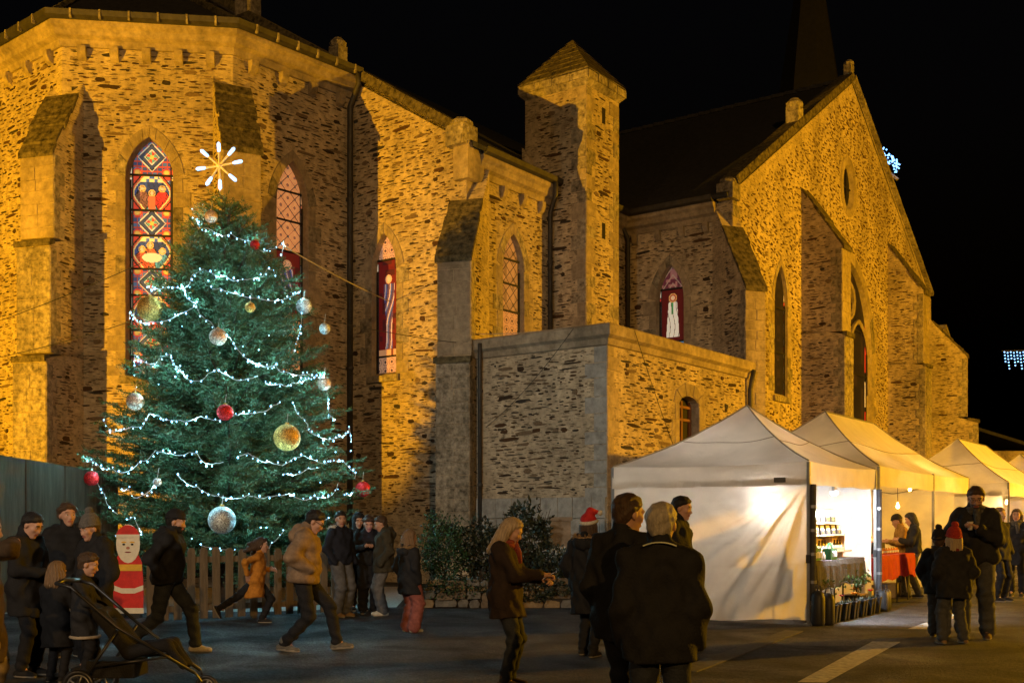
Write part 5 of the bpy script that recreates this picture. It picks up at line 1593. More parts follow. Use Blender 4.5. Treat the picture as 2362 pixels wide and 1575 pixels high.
for k, (t, v, w_, h_) in enumerate(((.42, .10, .16, .20), (.62, .12, .18, .18), (1.22, .10, .30, .16))):
    o = thing("carry_box", ("tall green carry box at the left end of the dark table", "square green carry box beside the white bags", "wide green bottle carrier at the front of the dark table")[k], "box", TP(t, v, H1), 0, "green carry boxes")
    pbox(t, v, H1 + .01, w_, .13, h_, M_GREENB).build("box_body", M_GREENB, o)
    MB().prism([TP(t + a * w_, v - .005, H1 + .01 + h_ + b) for a, b in ((-.45, 0), (-.2, .09), (.2, .09), (.45, 0), (.28, 0), (.12, .05), (-.12, .05), (-.28, 0))], SI * .012).build("handle", M_GREENB, o)
    for j in range(2): MB().lathe(TP(t - .05 + j * .1, v - .066, H1 + .05), [(.03, 0), (.03, .07), (.01, .09)], 8).build("bottle_label", M_LABELW, o)
for k in range(4):
    bottle(.82 + k * .07, .11 + .02 * (k % 2), H1 + .008, .028, .12, M_GLASSW, ORD[k] + " small white jar from the left among the green boxes", "white jars on the dark table", M_LABELW, False, "jar", "jar")
o = thing("ivy_garland", "leafy green garland pinned along the lower edge of the dark cloth", "garland", TP(1.6, .06, .55))
iv = MB()
for k in range(420):
    t = .4 + 2.3 * random.random(); dens = math.exp(-((t - 2.2) / .35) ** 2) + .25
    if random.random() > dens: continue
    p = TP(t, -.04 - random.random() * .05, .50 + .10 * math.sin(t * 3) ** 2 + random.gauss(0, .05))
    a = np.array((random.gauss(0, 1), random.gauss(0, 1), random.gauss(0, 1))); a /= np.linalg.norm(a); s_ = np.cross(a, (.3, .5, .8)); s_ /= np.linalg.norm(s_)
    iv.add([p, p + a * .03 + s_ * .016, p + a * .06, p + a * .03 - s_ * .016], [(0, 1, 2, 3)])
iv.build("leaves", mat("ivy_leaf", (.10, .16, .05), .5, .4, 6), o)
for k in range(11):                                  # black pots in a row on the asphalt
    t = .52 + k * .215; q = TP(t, -.16 + .02 * (k % 2), 0)
    o = thing("plant_pot", ORD[k] + " black plastic plant pot from the left in the row before the dark table" if k not in (2, 5, 9) else {2: "black plant pot with a dark red flower in the row", 5: "black plant pot with an orange flower in the row", 9: "black plant pot with a bright red flower at the right end of the row"}[k], "plant pot", q, 0, "black plant pots in a row")
    MB().lathe(q, [(.075, 0), (.105, .24), (.112, .24), (.112, .265), (.095, .265), (.09, .22), (.005, .21)], 12).build("pot", M_DARKM, o)
    pm = MB()
    for j in range(14):
        a = random.uniform(0, 6.28); L = random.uniform(.05, .14)
        d = np.array((math.cos(a) * .6, math.sin(a) * .6, .8)); s_ = np.array((-math.sin(a), math.cos(a), 0)) * .012
        b = q + np.array((0, 0, .21)); pm.add([b, b + d * L * .5 + s_, b + d * L, b + d * L * .5 - s_], [(0, 1, 2, 3)])
    pm.build("leaves", M_LEAF[2], o)
    if k in (2, 5, 9):
        c = {2: (.30, .02, .02), 5: (.8, .30, .02), 9: (.75, .02, .03)}[k]
        MB().tube([q + np.array((0, 0, .2)), q + np.array((.01, 0, .36))], .005, 4).build("flower_stem", M_LEAF[0], o)
        fm = MB()
        for j in range(7):
            a = j * .9; fm.add([q + np.array((.01, 0, .36)), q + np.array((.01 + .045 * math.cos(a), .045 * math.sin(a), .385)), q + np.array((.01 + .05 * math.cos(a + .5), .05 * math.sin(a + .5), .40)), q + np.array((.01 + .045 * math.cos(a + .9), .045 * math.sin(a + .9), .38))], [(0, 1, 2, 3)])
        fm.build("flower", mat("flower_%s" % ("dark" if k == 2 else "orange" if k == 5 else "red"), c, .6), o)
q = TP(2.95, .25, 0)
o = thing("sign_crate", "dark wooden crate with chalk lettering at the right end of the pots", "crate", q)
pbox(2.95, .25, 0, .36, .26, .26, M_DARKM).build("crate_body", mat("dark_stained_wood", (.03, .022, .016), .8), o)
pbox(2.95, .25, .262, .39, .29, .02, M_CRATE).build("top_board", M_CRATE, o)
for j, x in enumerate((-.11, -.07, -.03, .01, .05, .09)):
    MB().box(TP(2.95 + x, .117, .165), (.012, .003, .018 if j % 2 else .014), (SD, SI, (0, 0, 1))).build("chalk_stroke", M_LABELW, o)
for j in range(3): bottle(2.86 + j * .08, .24, .283, .026, .15, M_JAR, ORD[j] + " small amber bottle from the left on the dark sign crate", "bottles on the sign crate")
# red stall: jars of honey on a step
st = thing("display_step", "low wooden display step on the red cloth table", "shelf", TP(4.6, .6, .88))
pbox(5.0, .70, .888, 1.7, .22, .20, M_TABLE).build("step_board", mat("dark_stained_wood", (.03, .022, .016), .8), st)
for k in range(11):
    bottle(4.30 + k * .14, .66 + .03 * (k % 2), 1.092, .036, .15 + .03 * (k % 3 == 0), M_JAR if k % 4 else M_GLASSW, ORD[k] + " honey jar from the left on the step of the red stall", "honey jars on the red stall", M_LABELW, True, "honey_jar", "jar")
for k in range(7):
    bottle(5.0 + k * .17, .42, .888, .04, .11, M_JAR, ORD[k] + " low amber jar from the left on the front of the red cloth", "low jars on the red stall", M_GOLD, True, "honey_jar", "jar")
o = thing("price_board", "pale slanted board standing on the red cloth table", "board", TP(3.95, .55, .88))
MB().prism([TP(3.85 + a, .5 + b * .3, .89 + b) for a, b in ((0, 0), (.35, 0), (.42, .25), (.2, .42), (0, .36))], SI * .015).build("panel", M_TABLE, o)
for k, (t, v, z) in enumerate(((4.6, .9, 0), (5.1, .9, 0), (5.6, .85, 0), (5.1, .9, .30), (6.6, .7, 0))):
    pbox(t, v, z + .003, .42, .30, .28, M_CRATE).build("storage_box", M_TABLE)
for k, o in enumerate([x for x in COL.objects if x.name.startswith("storage_box")]):
    tag(o, ("pale storage box under the left end of the red cloth table", "lower pale storage box under the middle of the red cloth table", "pale storage box under the right end of the red cloth table", "upper pale storage box stacked under the middle of the red cloth table")[k] if k < 4 else "pale storage box right of the red cloth table", "box", "storage boxes in the long tent")
# ================================================================== PEOPLE: implicit surfaces meshed by surface nets
def snet(F, org, h):
    s = F < 0
    nx, ny, nz = F.shape
    acc = np.zeros((nx - 1, ny - 1, nz - 1, 3)); cnt = np.zeros((nx - 1, ny - 1, nz - 1))
    E = [np.array(e) for e in ((1, 0, 0), (0, 1, 0), (0, 0, 1))]
    for a in range(3):
        b, c = [i for i in range(3) if i != a]
        for ob in (0, 1):
            for oc in (0, 1):
                o = np.zeros(3, int); o[b] = ob; o[c] = oc
                sl0 = tuple(slice(o[i], o[i] + F.shape[i] - 1) for i in range(3))
                o1 = o + E[a]
                sl1 = tuple(slice(o1[i], o1[i] + F.shape[i] - 1) for i in range(3))
                A, B = F[sl0], F[sl1]
                cr = s[sl0] != s[sl1]
                t = np.where(cr, A / np.where(cr, A - B, 1), 0)
                acc[cr] += o
                acc[..., a][cr] += t[cr]
                cnt += cr
    m = cnt > 0
    idx = -np.ones(m.shape, np.int64); idx[m] = np.arange(m.sum())
    ijk = np.argwhere(m)
    V = (ijk + acc[m] / cnt[m][:, None]) * h + org
    Q = []
    for a in range(3):
        b, c = (a + 1) % 3, (a + 2) % 3
        sl0 = [slice(None)] * 3; sl1 = [slice(None)] * 3
        sl0[a] = slice(0, F.shape[a] - 1); sl1[a] = slice(1, F.shape[a])
        for k in (b, c):
            sl0[k] = slice(1, F.shape[k] - 1); sl1[k] = slice(1, F.shape[k] - 1)
        A, B = s[tuple(sl0)], s[tuple(sl1)]
        P = np.argwhere(A != B)
        if len(P) == 0: continue
        flip = B[tuple(P.T)]
        P = P + np.array([0 if k == a else 1 for k in range(3)])
        def cell(db, dc):
            q = P.copy(); q[:, b] -= db; q[:, c] -= dc
            return idx[tuple(q.T)]
        q = np.stack([cell(1, 1), cell(0, 1), cell(0, 0), cell(1, 0)], 1)
        q[flip] = q[flip][:, ::-1]
        Q.append(q)
    return V, np.vstack(Q)

def cap(a, b, ra, rb=None, sx=1.0, k=None): return ('c', np.array(a, float), np.array(b, float), ra, ra if rb is None else rb, sx, k)
def ell(c, r, M=None, k=None): return ('e', np.array(c, float), np.array(r, float), M, None, 1.0, k)
def sdf_mesh(prims, h, k=.03, post=None):
    lo = np.full(3, 9.0); hi = -lo
    for p in prims:
        if p[0] == 'c':
            m = max(p[3], p[4]) + .02
            lo = np.minimum(lo, np.minimum(p[1], p[2]) - m); hi = np.maximum(hi, np.maximum(p[1], p[2]) + m)
        else:
            m = p[2].max() + .02; lo = np.minimum(lo, p[1] - m); hi = np.maximum(hi, p[1] + m)
    lo -= 2 * h; hi += 2 * h
    n = np.ceil((hi - lo) / h).astype(int) + 1
    ax = [lo[i] + h * np.arange(n[i]) for i in range(3)]
    F = np.full(n, .2)
    for p in prims:
        kk = p[6] or k
        if p[0] == 'c': m = max(p[3], p[4]); l, g = np.minimum(p[1], p[2]) - m, np.maximum(p[1], p[2]) + m
        else: m = p[2].max(); l, g = p[1] - m, p[1] + m
        l = l - kk - 2.5 * h; g = g + kk + 2.5 * h
        i0 = np.clip(np.floor((l - lo) / h).astype(int), 0, n); i1 = np.clip(np.ceil((g - lo) / h).astype(int) + 1, 0, n)
        X, Y, Z = np.meshgrid(ax[0][i0[0]:i1[0]], ax[1][i0[1]:i1[1]], ax[2][i0[2]:i1[2]], indexing='ij')
        P = np.stack([X, Y, Z], -1)
        if p[0] == 'c':
            a, b = p[1], p[2]; sc = np.array((p[5], 1, 1))
            q = (P - a) / sc; ba = (b - a) / sc
            t = np.clip((q @ ba) / (ba @ ba + 1e-9), 0, 1)
            d = np.linalg.norm(q - t[..., None] * ba, axis=-1) - (p[3] + (p[4] - p[3]) * t)
            d = d * min(1.0, p[5])
        else:
            q = P - p[1]
            if p[3] is not None: q = q @ p[3]
            d = (np.linalg.norm(q / p[2], axis=-1) - 1) * p[2].min()
        sl = tuple(slice(i0[i], i1[i]) for i in range(3))
        f = F[sl]
        hh = np.maximum(kk - np.abs(f - d), 0) / kk
        F[sl] = np.minimum(f, d) - hh * hh * kk * .25
    if post is not None:
        X, Y, Z = np.meshgrid(*ax, indexing='ij')
        F = post(F, X, Y, Z)
    F[0], F[-1] = .1, .1; F[:, 0] = .1; F[:, -1] = .1; F[:, :, 0] = .1; F[:, :, -1] = .1
    return snet(F, lo, h)

# ---- two hand shapes along +x, palm down (-z), thumb on +y
def make_hand(curl):
    pr = [cap((-.03, 0, 0), (.0, 0, 0), .026, .027, 1, .02), cap((.01, .022, 0), (.075, .026, 0), .0145, .0135, 1, .02), cap((.01, -.018, 0), (.072, -.024, 0), .014, .0125, 1, .02), cap((.01, 0, 0), (.078, .002, 0), .015, .0135, 1, .02)]
    for y, L, r in ((.030, .070, .0092), (.0105, .080, .0095), (-.0095, .074, .0090), (-.028, .058, .0080)):
        p = np.array((.078 - abs(y) * .15, y, 0.0)); a = curl * .35
        for f_ in (.45, .32, .25):
            a2 = a
            q = p + np.array((math.cos(a2) * L * f_, y * .12, -math.sin(a2) * L * f_))
            pr.append(cap(p, q, r, r * .9, 1, .005)); p = q; a += curl
    p = np.array((.012, .030, -.004))
    for d, L, r in (((.55, .75, -.25), .036, .0125), ((.85, .35, -.30), .032, .0105), ((.95, .05, -.35 - curl * .3), .026, .0095)):
        d = np.array(d); d = d / np.linalg.norm(d); q = p + d * L; pr.append(cap(p, q, r, r * .92, 1, .006)); p = q
    return sdf_mesh(pr, .0062, .01)
HANDS = {'relax': make_hand(.45), 'grip': make_hand(1.0)}

CM = {}
def cm(name, col, rough=.85, var=.3, scale=14, bump=.35, bs=70, **k):
    return mat("cloth_" + name, col, rough, var, scale, bump, bs, **k)
M_SKIN = mat("skin", (.42, .235, .16), .55, .10, 14, .1, 120, spec=.35)
M_LIP = mat("lips", (.28, .10, .085), .5, .1, 20)
M_EYEW = mat("eye_white", (.45, .43, .40), .3, .05, 20)
M_IRIS = mat("iris", (.02, .015, .012), .25, .1, 20)
HAIRM = {'black': mat("hair_black", (.012, .010, .009), .5, .4, 60, .6, 160, stretch=(1, 1, .15)), 'brown': mat("hair_brown", (.055, .032, .018), .5, .4, 60, .6, 160, stretch=(1, 1, .15)),
         'light': mat("hair_light_brown", (.17, .105, .055), .5, .35, 60, .6, 160, stretch=(1, 1, .15)), 'grey': mat("hair_grey", (.33, .29, .23), .55, .3, 60, .6, 160, stretch=(1, 1, .2)),
         'blond': mat("hair_blond", (.36, .27, .17), .5, .35, 60, .6, 160, stretch=(1, 1, .12))}
M_FUR = {'white': mat("fur_white", (.62, .58, .50), .95, .25, 40, .9, 120), 'tan': mat("fur_tan", (.30, .19, .09), .95, .4, 40, .9, 120), 'dark': mat("fur_dark", (.04, .03, .022), .95, .4, 40, .9, 120)}

def rotz(a): c, s = math.cos(a), math.sin(a); return np.array(((c, -s, 0), (s, c, 0), (0, 0, 1.0)))
def roty(a): c, s = math.cos(a), math.sin(a); return np.array(((c, 0, s), (0, 1, 0), (-s, 0, c)))
def rotx(a): c, s = math.cos(a), math.sin(a); return np.array(((1, 0, 0), (0, c, -s), (0, s, c)))
def ik(a, b, l1, l2, pole):
    a, b = np.array(a, float), np.array(b, float)
    d = b - a; L = np.linalg.norm(d)
    if L > (l1 + l2) * .998: b = a + d / L * (l1 + l2) * .998; d = b - a; L = np.linalg.norm(d)
    d /= L
    x = (l1 * l1 - l2 * l2 + L * L) / (2 * L); y = math.sqrt(max(l1 * l1 - x * x, 0))
    p = np.array(pole, float); p = p - d * (p @ d); p /= np.linalg.norm(p) + 1e-9
    return a + d * x + p * y, b

def person(label, px, Y, h, yaw, group=None, lean=0.0, feet=((.02, .10, 0, 0), (.02, -.10, 0, 0)), hands=((.04, .27, .80), (.04, -.27, .80)), hk=('relax', 'relax'),
           pockets=False, head=(0, 0, 0), hip=0.0, jm=None, hem=.82, jr=0.0, puff=0, flare=0.0, tm=None, tw=0.0, sm=None, hair=None, hairc='brown', hat=None, hatm=None,
           scarf=None, hood=None, glasses=False, collar=True, beard=False, elbow=(-.6, .55, -.3), near=False, skirt=None, yoff=0.0, arms_jm=None, trim=None, kid=False, fur_collar=None, mask=None, X=None, bag=None, twist=0.0, zoff=0.0, stripe=None):
    """yaw: heading in degrees in plan (0 = picture right, 90 = away, -90 = towards the camera)."""
    s = h / 1.735
    x = (px - CX) / FPX * Y if X is None else X
    root = thing("person", label, "person", (x, Y, zoff), R(yaw), group, s)
    hs = 1.0 if not kid else min(1.30, (1.75 / h) ** .55)        # children have larger heads for their height
    hq = .0155 if near else .020
    # -- skeleton, local: x forward, y left, z up
    hip_z = .935
    for f in feet:
        dx = f[0] - hip
        need = math.sqrt(max(.01, .826 ** 2 - dx * dx - (abs(f[1]) - .09) ** 2)) + f[2] + .085
        hip_z = min(hip_z, need - .004)
    P0 = np.array((hip, 0, hip_z))
    MT = rotz(R(twist)) @ roty(R(lean))
    T = lambda v: P0 + MT @ np.array(v, float)
    neck = T((-.015, 0, .505)); chest = T((.0, 0, .33)); belly = T((.015, 0, .14)); sh = [T((-.01, .172, .435)), T((-.01, -.172, .435))]
    hipj = [P0 + rotz(R(twist * .4)) @ np.array((0, .092, -.02)), P0 + rotz(R(twist * .4)) @ np.array((0, -.092, -.02))]
    ank, knee = [], []
    for i, f in enumerate(feet):
        pt = R(f[3]); a = np.array((f[0] - .05 + .05 * math.cos(pt) - .0, f[1], f[2] + .085 * math.cos(pt) + .05 * max(0, math.sin(pt))))
        k_, a = ik(hipj[i], a, .425, .405, (1, .05 * (1 if i == 0 else -1), .12))
        knee.append(k_); ank.append(a)
    elb, wri = [], []
    for i, hnd in enumerate(hands):
        sg = 1 if i == 0 else -1
        e_, w_ = ik(sh[i], hnd, .285, .265, (elbow[0], sg * elbow[1], elbow[2]))
        elb.append(e_); wri.append(w_)
    MH = MT @ rotz(R(head[1])) @ roty(R(head[0])) @ rotx(R(head[2]))
    MHh = (rotz(R(twist)) @ roty(R(lean * .45))) @ rotz(R(head[1])) @ roty(R(head[0])) @ rotx(R(head[2]))
    hc = neck + MHh @ (np.array((.028, 0, .142)) * (1 if hs == 1 else 1 + (hs - 1) * .85))
    H = lambda v: hc + MHh @ (np.array(v, float) * hs)
    # -- body: head fine, rest coarse, hands with fingers, all in one mesh
    hp = [ell(H((-.012, 0, .030)), np.array((.097, .078, .087)) * hs, MHh), ell(H((.018, 0, -.040)), np.array((.075, .060, .083)) * hs, MHh),
          cap(H((.074, 0, .010)), H((.103, 0, -.034)), .0095 * hs, .0145 * hs, 1, .012), cap(H((.090, .010, -.040)), H((.090, -.010, -.040)), .010 * hs, None, 1, .012),
          ell(H((.066, 0, -.104)), np.array((.024, .026, .020)) * hs, MHh), cap(H((.078, .045, .024)), H((.078, -.045, .024)), .012 * hs, None, 1, .02),
          ell(H((.060, .040, -.022)), np.array((.026, .024, .022)) * hs, MHh, .02), ell(H((.060, -.040, -.022)), np.array((.026, .024, .022)) * hs, MHh, .02),
          ell(H((-.008, .080, -.012)), np.array((.022, .010, .032)) * hs, MHh, .008), ell(H((-.008, -.080, -.012)), np.array((.022, .010, .032)) * hs, MHh, .008),
          cap(H((.088, .018, -.068)), H((.088, -.018, -.068)), .0095 * hs, None, 1, .010),
          cap(H((-.025, 0, -.06)), neck + MT @ np.array((0, 0, -.06)), .056 * hs, .062, 1, .03)]
    V1, Q1 = sdf_mesh(hp, .0105 if not near else .0085, .02)
    L1 = (V1 - hc) @ MHh / hs                        # head-local coordinates for painting features
    fc = L1[Q1].mean(1)
    mi = np.zeros(len(Q1), int)
    mi[(fc[:, 0] > .06) & (np.abs(fc[:, 1]) < .027) & (fc[:, 2] < -.057) & (fc[:, 2] > -.078)] = 1
    mi[(fc[:, 0] > .05) & (np.abs(np.abs(fc[:, 1]) - .034) < .019) & (fc[:, 2] < .034) & (fc[:, 2] > .022)] = 2
    if beard: mi[(fc[:, 0] > -.01) & (fc[:, 2] < -.045) & (fc[:, 2] > -.14) & (mi != 1) & ~((np.abs(fc[:, 1]) < .012) & (fc[:, 2] > -.05))] = 2
    bp = [cap(hipj[0], hipj[1], .095), cap(P0, belly, .09, .085, .9), cap(belly, chest, .085, .09, .9), cap(T((0, .06, .30)), T((0, -.06, .30)), .075), cap(sh[0], sh[1], .038), cap(neck, T((0, 0, .40)), .06, .06)]
    for i in (0, 1):
        bp += [cap(hipj[i], knee[i], .078, .052), cap(knee[i], ank[i], .05, .036), cap(sh[i], elb[i], .047, .037), cap(elb[i], wri[i], .036, .027), cap(ank[i], ank[i] + np.array((.09, 0, -.035)), .034, .026)]
    V2, Q2 = sdf_mesh(bp, .03, .04)
    Vs, Qs, Ms = [V1, V2], [Q1, Q2 + len(V1)], [mi, np.zeros(len(Q2), int)]
    nb = len(V1) + len(V2)
    hand_pts = []
    for i in (0, 1):
        d = wri[i] - elb[i]; d /= np.linalg.norm(d)
        sg = 1 if i == 0 else -1
        up = np.array((0, sg * .9, .5)) if hk[i] == 'relax' else np.array((0, sg * .35, 1.0))
        up = up - d * (up @ d); up /= np.linalg.norm(up); yv = np.cross(up, d) * (-sg if hk[i] != 'relax' else -sg)
        v, q = HANDS[hk[i]]
        vv = v * np.array((1, 1, 1.0))
        M_ = np.stack([d, yv, up], 0)
        w0 = wri[i] + d * .035
        V_ = vv @ M_ * (hs if kid else 1) + w0
        hand_pts.append(w0 + d * .07 - up * .03)
        if pockets: continue
        qq = q if np.dot(np.cross(d, yv), up) > 0 else q[:, ::-1]
        Vs.append(V_); Qs.append(qq + nb); Ms.append(np.zeros(len(q), int)); nb += len(v)
    for sg in (-1, 1):
        ev, ef = ico(.0125 * hs, 2)
        ec = H((.0775, sg * .032, .004)); ev = np.array(ev) + ec
        Vs.append(ev); Qs.append(np.array([(*t, t[0]) for t in ef]) + nb)
        lc = ((ev - ec) @ MHh)[np.array(ef)].mean(1)
        Ms.append(np.where((lc[:, 0] > .0095 * hs) & (np.abs(lc[:, 1]) < .006 * hs), 4, 3)); nb += len(ev)
    Fc = [tuple(q) if q[0] != q[3] else tuple(q[:3]) for q in np.vstack(Qs).tolist()]
    mesh_obj("body", np.vstack(Vs), Fc, [M_SKIN, M_LIP, HAIRM[hairc], M_EYEW, M_IRIS], root, np.concatenate(Ms), True, True)
    sd_ = sum(map(ord, label))
    # -- jacket / coat
    jr0 = .022 + jr
    J = [cap(hipj[0] + (0, 0, .03), hipj[1] + (0, 0, .03), .125 + jr0, None, .9), cap(P0, belly, .13 + jr0, .125 + jr0, 1.0), cap(T((.0, .055, .14)), T((0, .075, .34)), .105 + jr0, .105 + jr0), cap(T((0, -.055, .14)), T((0, -.075, .34)), .105 + jr0, .105 + jr0),
         cap(sh[0] + (0, 0, -.01), sh[1] + (0, 0, -.01), .050 + jr0 * .7), cap(sh[0], T((-.015, .03, .50)), .046 + jr0 * .6, .050 + jr0 * .3), cap(sh[1], T((-.015, -.03, .50)), .046 + jr0 * .6, .050 + jr0 * .3), cap(T((-.01, 0, .40)), T((-.012, 0, .475)), .10 + jr0 * .6, .075)]
    if collar: J.append(cap(T((-.012, 0, .46)), T((.0, 0, .565)), .078, .073, 1, .015))
    for i in (0, 1):
        we = lerp(elb[i], wri[i], .93)
        J += [cap(sh[i], elb[i], .052 + jr0 * .7, .046 + jr0 * .7, 1, .035), cap(elb[i], we, .047 + jr0 * .7, .038 + jr0 * .55, 1, .03)]
    if hem < .80:                                     # skirts of a long coat
        hz = hem
        mid = (hipj[0] + hipj[1]) / 2
        fx = sum(lerp(knee[i][0], ank[i][0], .2) for i in (0, 1)) / 2
        t_ = (hip_z - hz) / .5
        b0 = np.array((lerp(P0[0], fx, min(1, t_) * .6), 0, hz - .06))
        J += [cap(mid + (0, .05, 0), b0 + (0, .06, 0), .12 + jr0, .135 + jr0 + flare), cap(mid - (0, .05, 0), b0 - (0, .06, 0), .12 + jr0, .135 + jr0 + flare)]
    def jpost(F, X_, Y_, Z_):
        fold = .0065 * np.sin(Z_ * 31 + 4 * np.sin(Y_ * 9 + sd_) + 3 * np.sin(X_ * 11 + sd_ * .7)) + .005 * np.sin(X_ * 43 + Z_ * 17 + 2 * np.sin(Y_ * 23 + sd_)) + .004 * np.sin(Y_ * 51 - Z_ * 25 + sd_)
        if puff: fold = .013 * np.abs(np.sin(Z_ * puff + .5 * np.sin(X_ * 7 + Y_ * 5))) + fold * .5 - .008
        F = F - fold
        return np.maximum(F, (hem + (hip_z - .935) * .6 + .012 * np.sin(X_ * 9 + Y_ * 6 + sd_)) - Z_)
    v, q = sdf_mesh(J, hq, .035, jpost)
    jo = mesh_obj("coat" if hem < .75 else "jacket", v, q.tolist(), jm, root, None, True, True)
    if trim is not None:
        hz = hem + (hip_z - .935) * .6
        ring = v[np.abs(v[:, 2] - hz) < .02]
        if len(ring):
            c0 = ring.mean(0); pts = []
            for a in np.linspace(0, 2 * math.pi, 17):
                dd = np.array((math.cos(a), math.sin(a))); pr_ = (ring[:, :2] - c0[:2]) @ dd; pts.append(np.array((*(c0[:2] + dd * pr_.max()), hz + .01)))
            MB().tube(pts, .022, 6).build("hem_trim", trim, jo, True, True)
    # -- trousers
    tw0 = .012 + tw
    Tp = [cap(hipj[0] + (0, -.01, .02), hipj[1] + (0, .01, .02), .118)]
    for i in (0, 1):
        al = lerp(knee[i], ank[i], .96)
        Tp += [cap(hipj[i], knee[i], .085 + tw0, .060 + tw0, 1, .03), cap(knee[i], al, .058 + tw0, .045 + tw0 * 1.4, 1, .03)]
    def tpost(F, X_, Y_, Z_):
        kz = np.exp(-((Z_ - .47) / .12) ** 2) + 1.2 * np.exp(-((Z_ - .14) / .08) ** 2) + .35
        return F - kz * (.005 * np.sin(Z_ * 60 + X_ * 20 + 3 * np.sin(Y_ * 14 + sd_)) + .004 * np.sin(X_ * 45 + Z_ * 38 + sd_))
    v, q = sdf_mesh(Tp, hq, .025, tpost)
    mesh_obj("trousers", v, q.tolist(), tm, root, None, True, True)
    if stripe is not None:
        for i, sg in ((0, 1), (1, -1)):
            o3 = np.array((0, sg * (.092 + tw0), 0)); o4 = np.array((0, sg * (.066 + tw0), 0)); o5 = np.array((0, sg * (.052 + tw0 * 1.3), 0))
            MB().tube([hipj[i] + o3 * 1.05, lerp(hipj[i], knee[i], .5) + (o3 + o4) / 2, knee[i] + o4, lerp(knee[i], ank[i], .9) + o5], .010, 5).build("side_stripe", stripe, root, True, True)
    if skirt is not None:
        mid = (hipj[0] + hipj[1]) / 2
        v, q = sdf_mesh([cap(mid + (0, 0, .02), mid - (0, 0, .34), .15, .20)], hq, .02, lambda F, X_, Y_, Z_: np.maximum(F - .01 * np.sin(np.arctan2(Y_, X_) * 11), (hip_z - .40) - Z_))
        mesh_obj("skirt", v, q.tolist(), skirt, root, None, True, True)
    # -- shoes
    for i, f in enumerate(feet):
        pt = R(f[3]); Mp = roty(pt)
        a = ank[i]
        B_ = lambda p: a + Mp @ np.array(p, float)
        S_ = [cap(B_((-.045, 0, -.048)), B_((.06, 0, -.052)), .040, .044, 1, .02), cap(B_((.06, 0, -.052)), B_((.150, (.008 if i == 0 else -.008), -.060)), .044, .034, 1, .02), cap(B_((0, 0, -.03)), B_((-.005, 0, .035)), .046, .048, 1, .02)]
        if near: pass
        nrm = Mp @ np.array((0, 0, 1.0))
        def spost(F, X_, Y_, Z_, a=a, nrm=nrm):
            d = (X_ - a[0]) * nrm[0] + (Y_ - a[1]) * nrm[1] + (Z_ - a[2]) * nrm[2]
            return np.maximum(F, -d - .083)
        v, q = sdf_mesh(S_, .011, .02, spost)
        hgt = (v - a) @ nrm; fz = hgt[q].mean(1)
        mesh_obj("shoe", v, q.tolist(), [sm, M_SOLE], root, (fz < -.060).astype(int), True, True)
    # -- hair
    if hair:
        long_ = hair in ('bob', 'long', 'fly')
        hr = [ell(H((-.012, 0, .030)), np.array((.097, .078, .087)) * hs, MHh), ell(H((-.030, 0, -.030)), np.array((.070, .067, .078)) * hs, MHh)]
        if hair == 'bob': hr += [cap(H((-.02, .078, -.02)), H((-.01, .082, -.13)), .028 * hs, .022 * hs), cap(H((-.02, -.078, -.02)), H((-.01, -.082, -.13)), .028 * hs, .022 * hs), cap(H((-.05, .03, -.03)), H((-.06, .04, -.14)), .055 * hs, .045 * hs), cap(H((-.05, -.03, -.03)), H((-.06, -.04, -.14)), .055 * hs, .045 * hs)]
        if hair == 'long': hr += [cap(H((-.02, .076, -.02)), H((.0, .088, -.22)), .030 * hs, .020 * hs), cap(H((-.02, -.076, -.02)), H((.0, -.088, -.22)), .030 * hs, .020 * hs), cap(H((-.06, .03, -.03)), H((-.095, .05, -.26)), .060 * hs, .035 * hs), cap(H((-.06, -.03, -.03)), H((-.095, -.05, -.26)), .060 * hs, .035 * hs)]
        if hair == 'fly': hr += [cap(H((-.05, .03, .0)), H((-.24, .08, -.08)), .06 * hs, .018 * hs), cap(H((-.05, -.03, -.02)), H((-.26, -.04, -.12)), .06 * hs, .016 * hs), cap(H((-.05, 0, .03)), H((-.22, 0, .0)), .05 * hs, .015 * hs), cap(H((-.03, .07, -.03)), H((-.16, .11, -.16)), .03 * hs, .012 * hs)]
        zk = [-.14, -.09, -.03, .025, .055, .105]
        xk = [-.05, -.045, -.018, .020, .066, .135] if not long_ else [.02, .022, .026, .040, .066, .15]
        if hair == 'grey': xk = [-.05, -.04, -.012, .012, .055, .13]
        hh_ = hair
        def hpost(F, X_, Y_, Z_):
            q = (np.stack([X_, Y_, Z_], -1) - hc) @ MHh / hs
            x_, y_, z_ = q[..., 0], q[..., 1], q[..., 2]
            th = .003 + (.013 if hh_ != 'curly' else .024) * np.clip((z_ + .085) / .11, 0, 1)
            if long_: th = .012
            n1 = np.sin(x_ * 70 + 3 * np.sin(z_ * 21) + sd_) * np.sin(y_ * 80 + 2 * np.sin(x_ * 30)) + .7 * np.sin(z_ * 90 + y_ * 60 + 2 * np.sin(x_ * 50))
            if hh_ == 'curly': n1 = 2.2 * np.sin(x_ * 62 + 2 * np.sin(z_ * 31)) * np.sin(y_ * 66 + sd_) + 1.8 * np.sin(z_ * 71 + y_ * 31)
            if long_: n1 = 1.3 * np.sin(np.arctan2(y_, x_ + .03) * 19 + 3 * np.sin(z_ * 14)) 
            line = np.interp(z_, zk, xk) + .003 * np.sin(z_ * 130 + y_ * 90) + .005 * np.sin(y_ * 140 + sd_)
            F = F - (th + .0035 * n1) * hs * np.clip((line - x_) / .040, .12, 1)
            F = np.maximum(F, (x_ - line) * hs * .8)
            if not long_: F = np.maximum(F, (-.098 - .10 * np.abs(y_) * 0 - z_ + .006 * np.sin(y_ * 150)) * hs)
            return F
        v, q = sdf_mesh(hr, .0085 if near else .011, .025, hpost)
        mesh_obj("hair", v, q.tolist(), HAIRM[hairc], root, None, True, True)
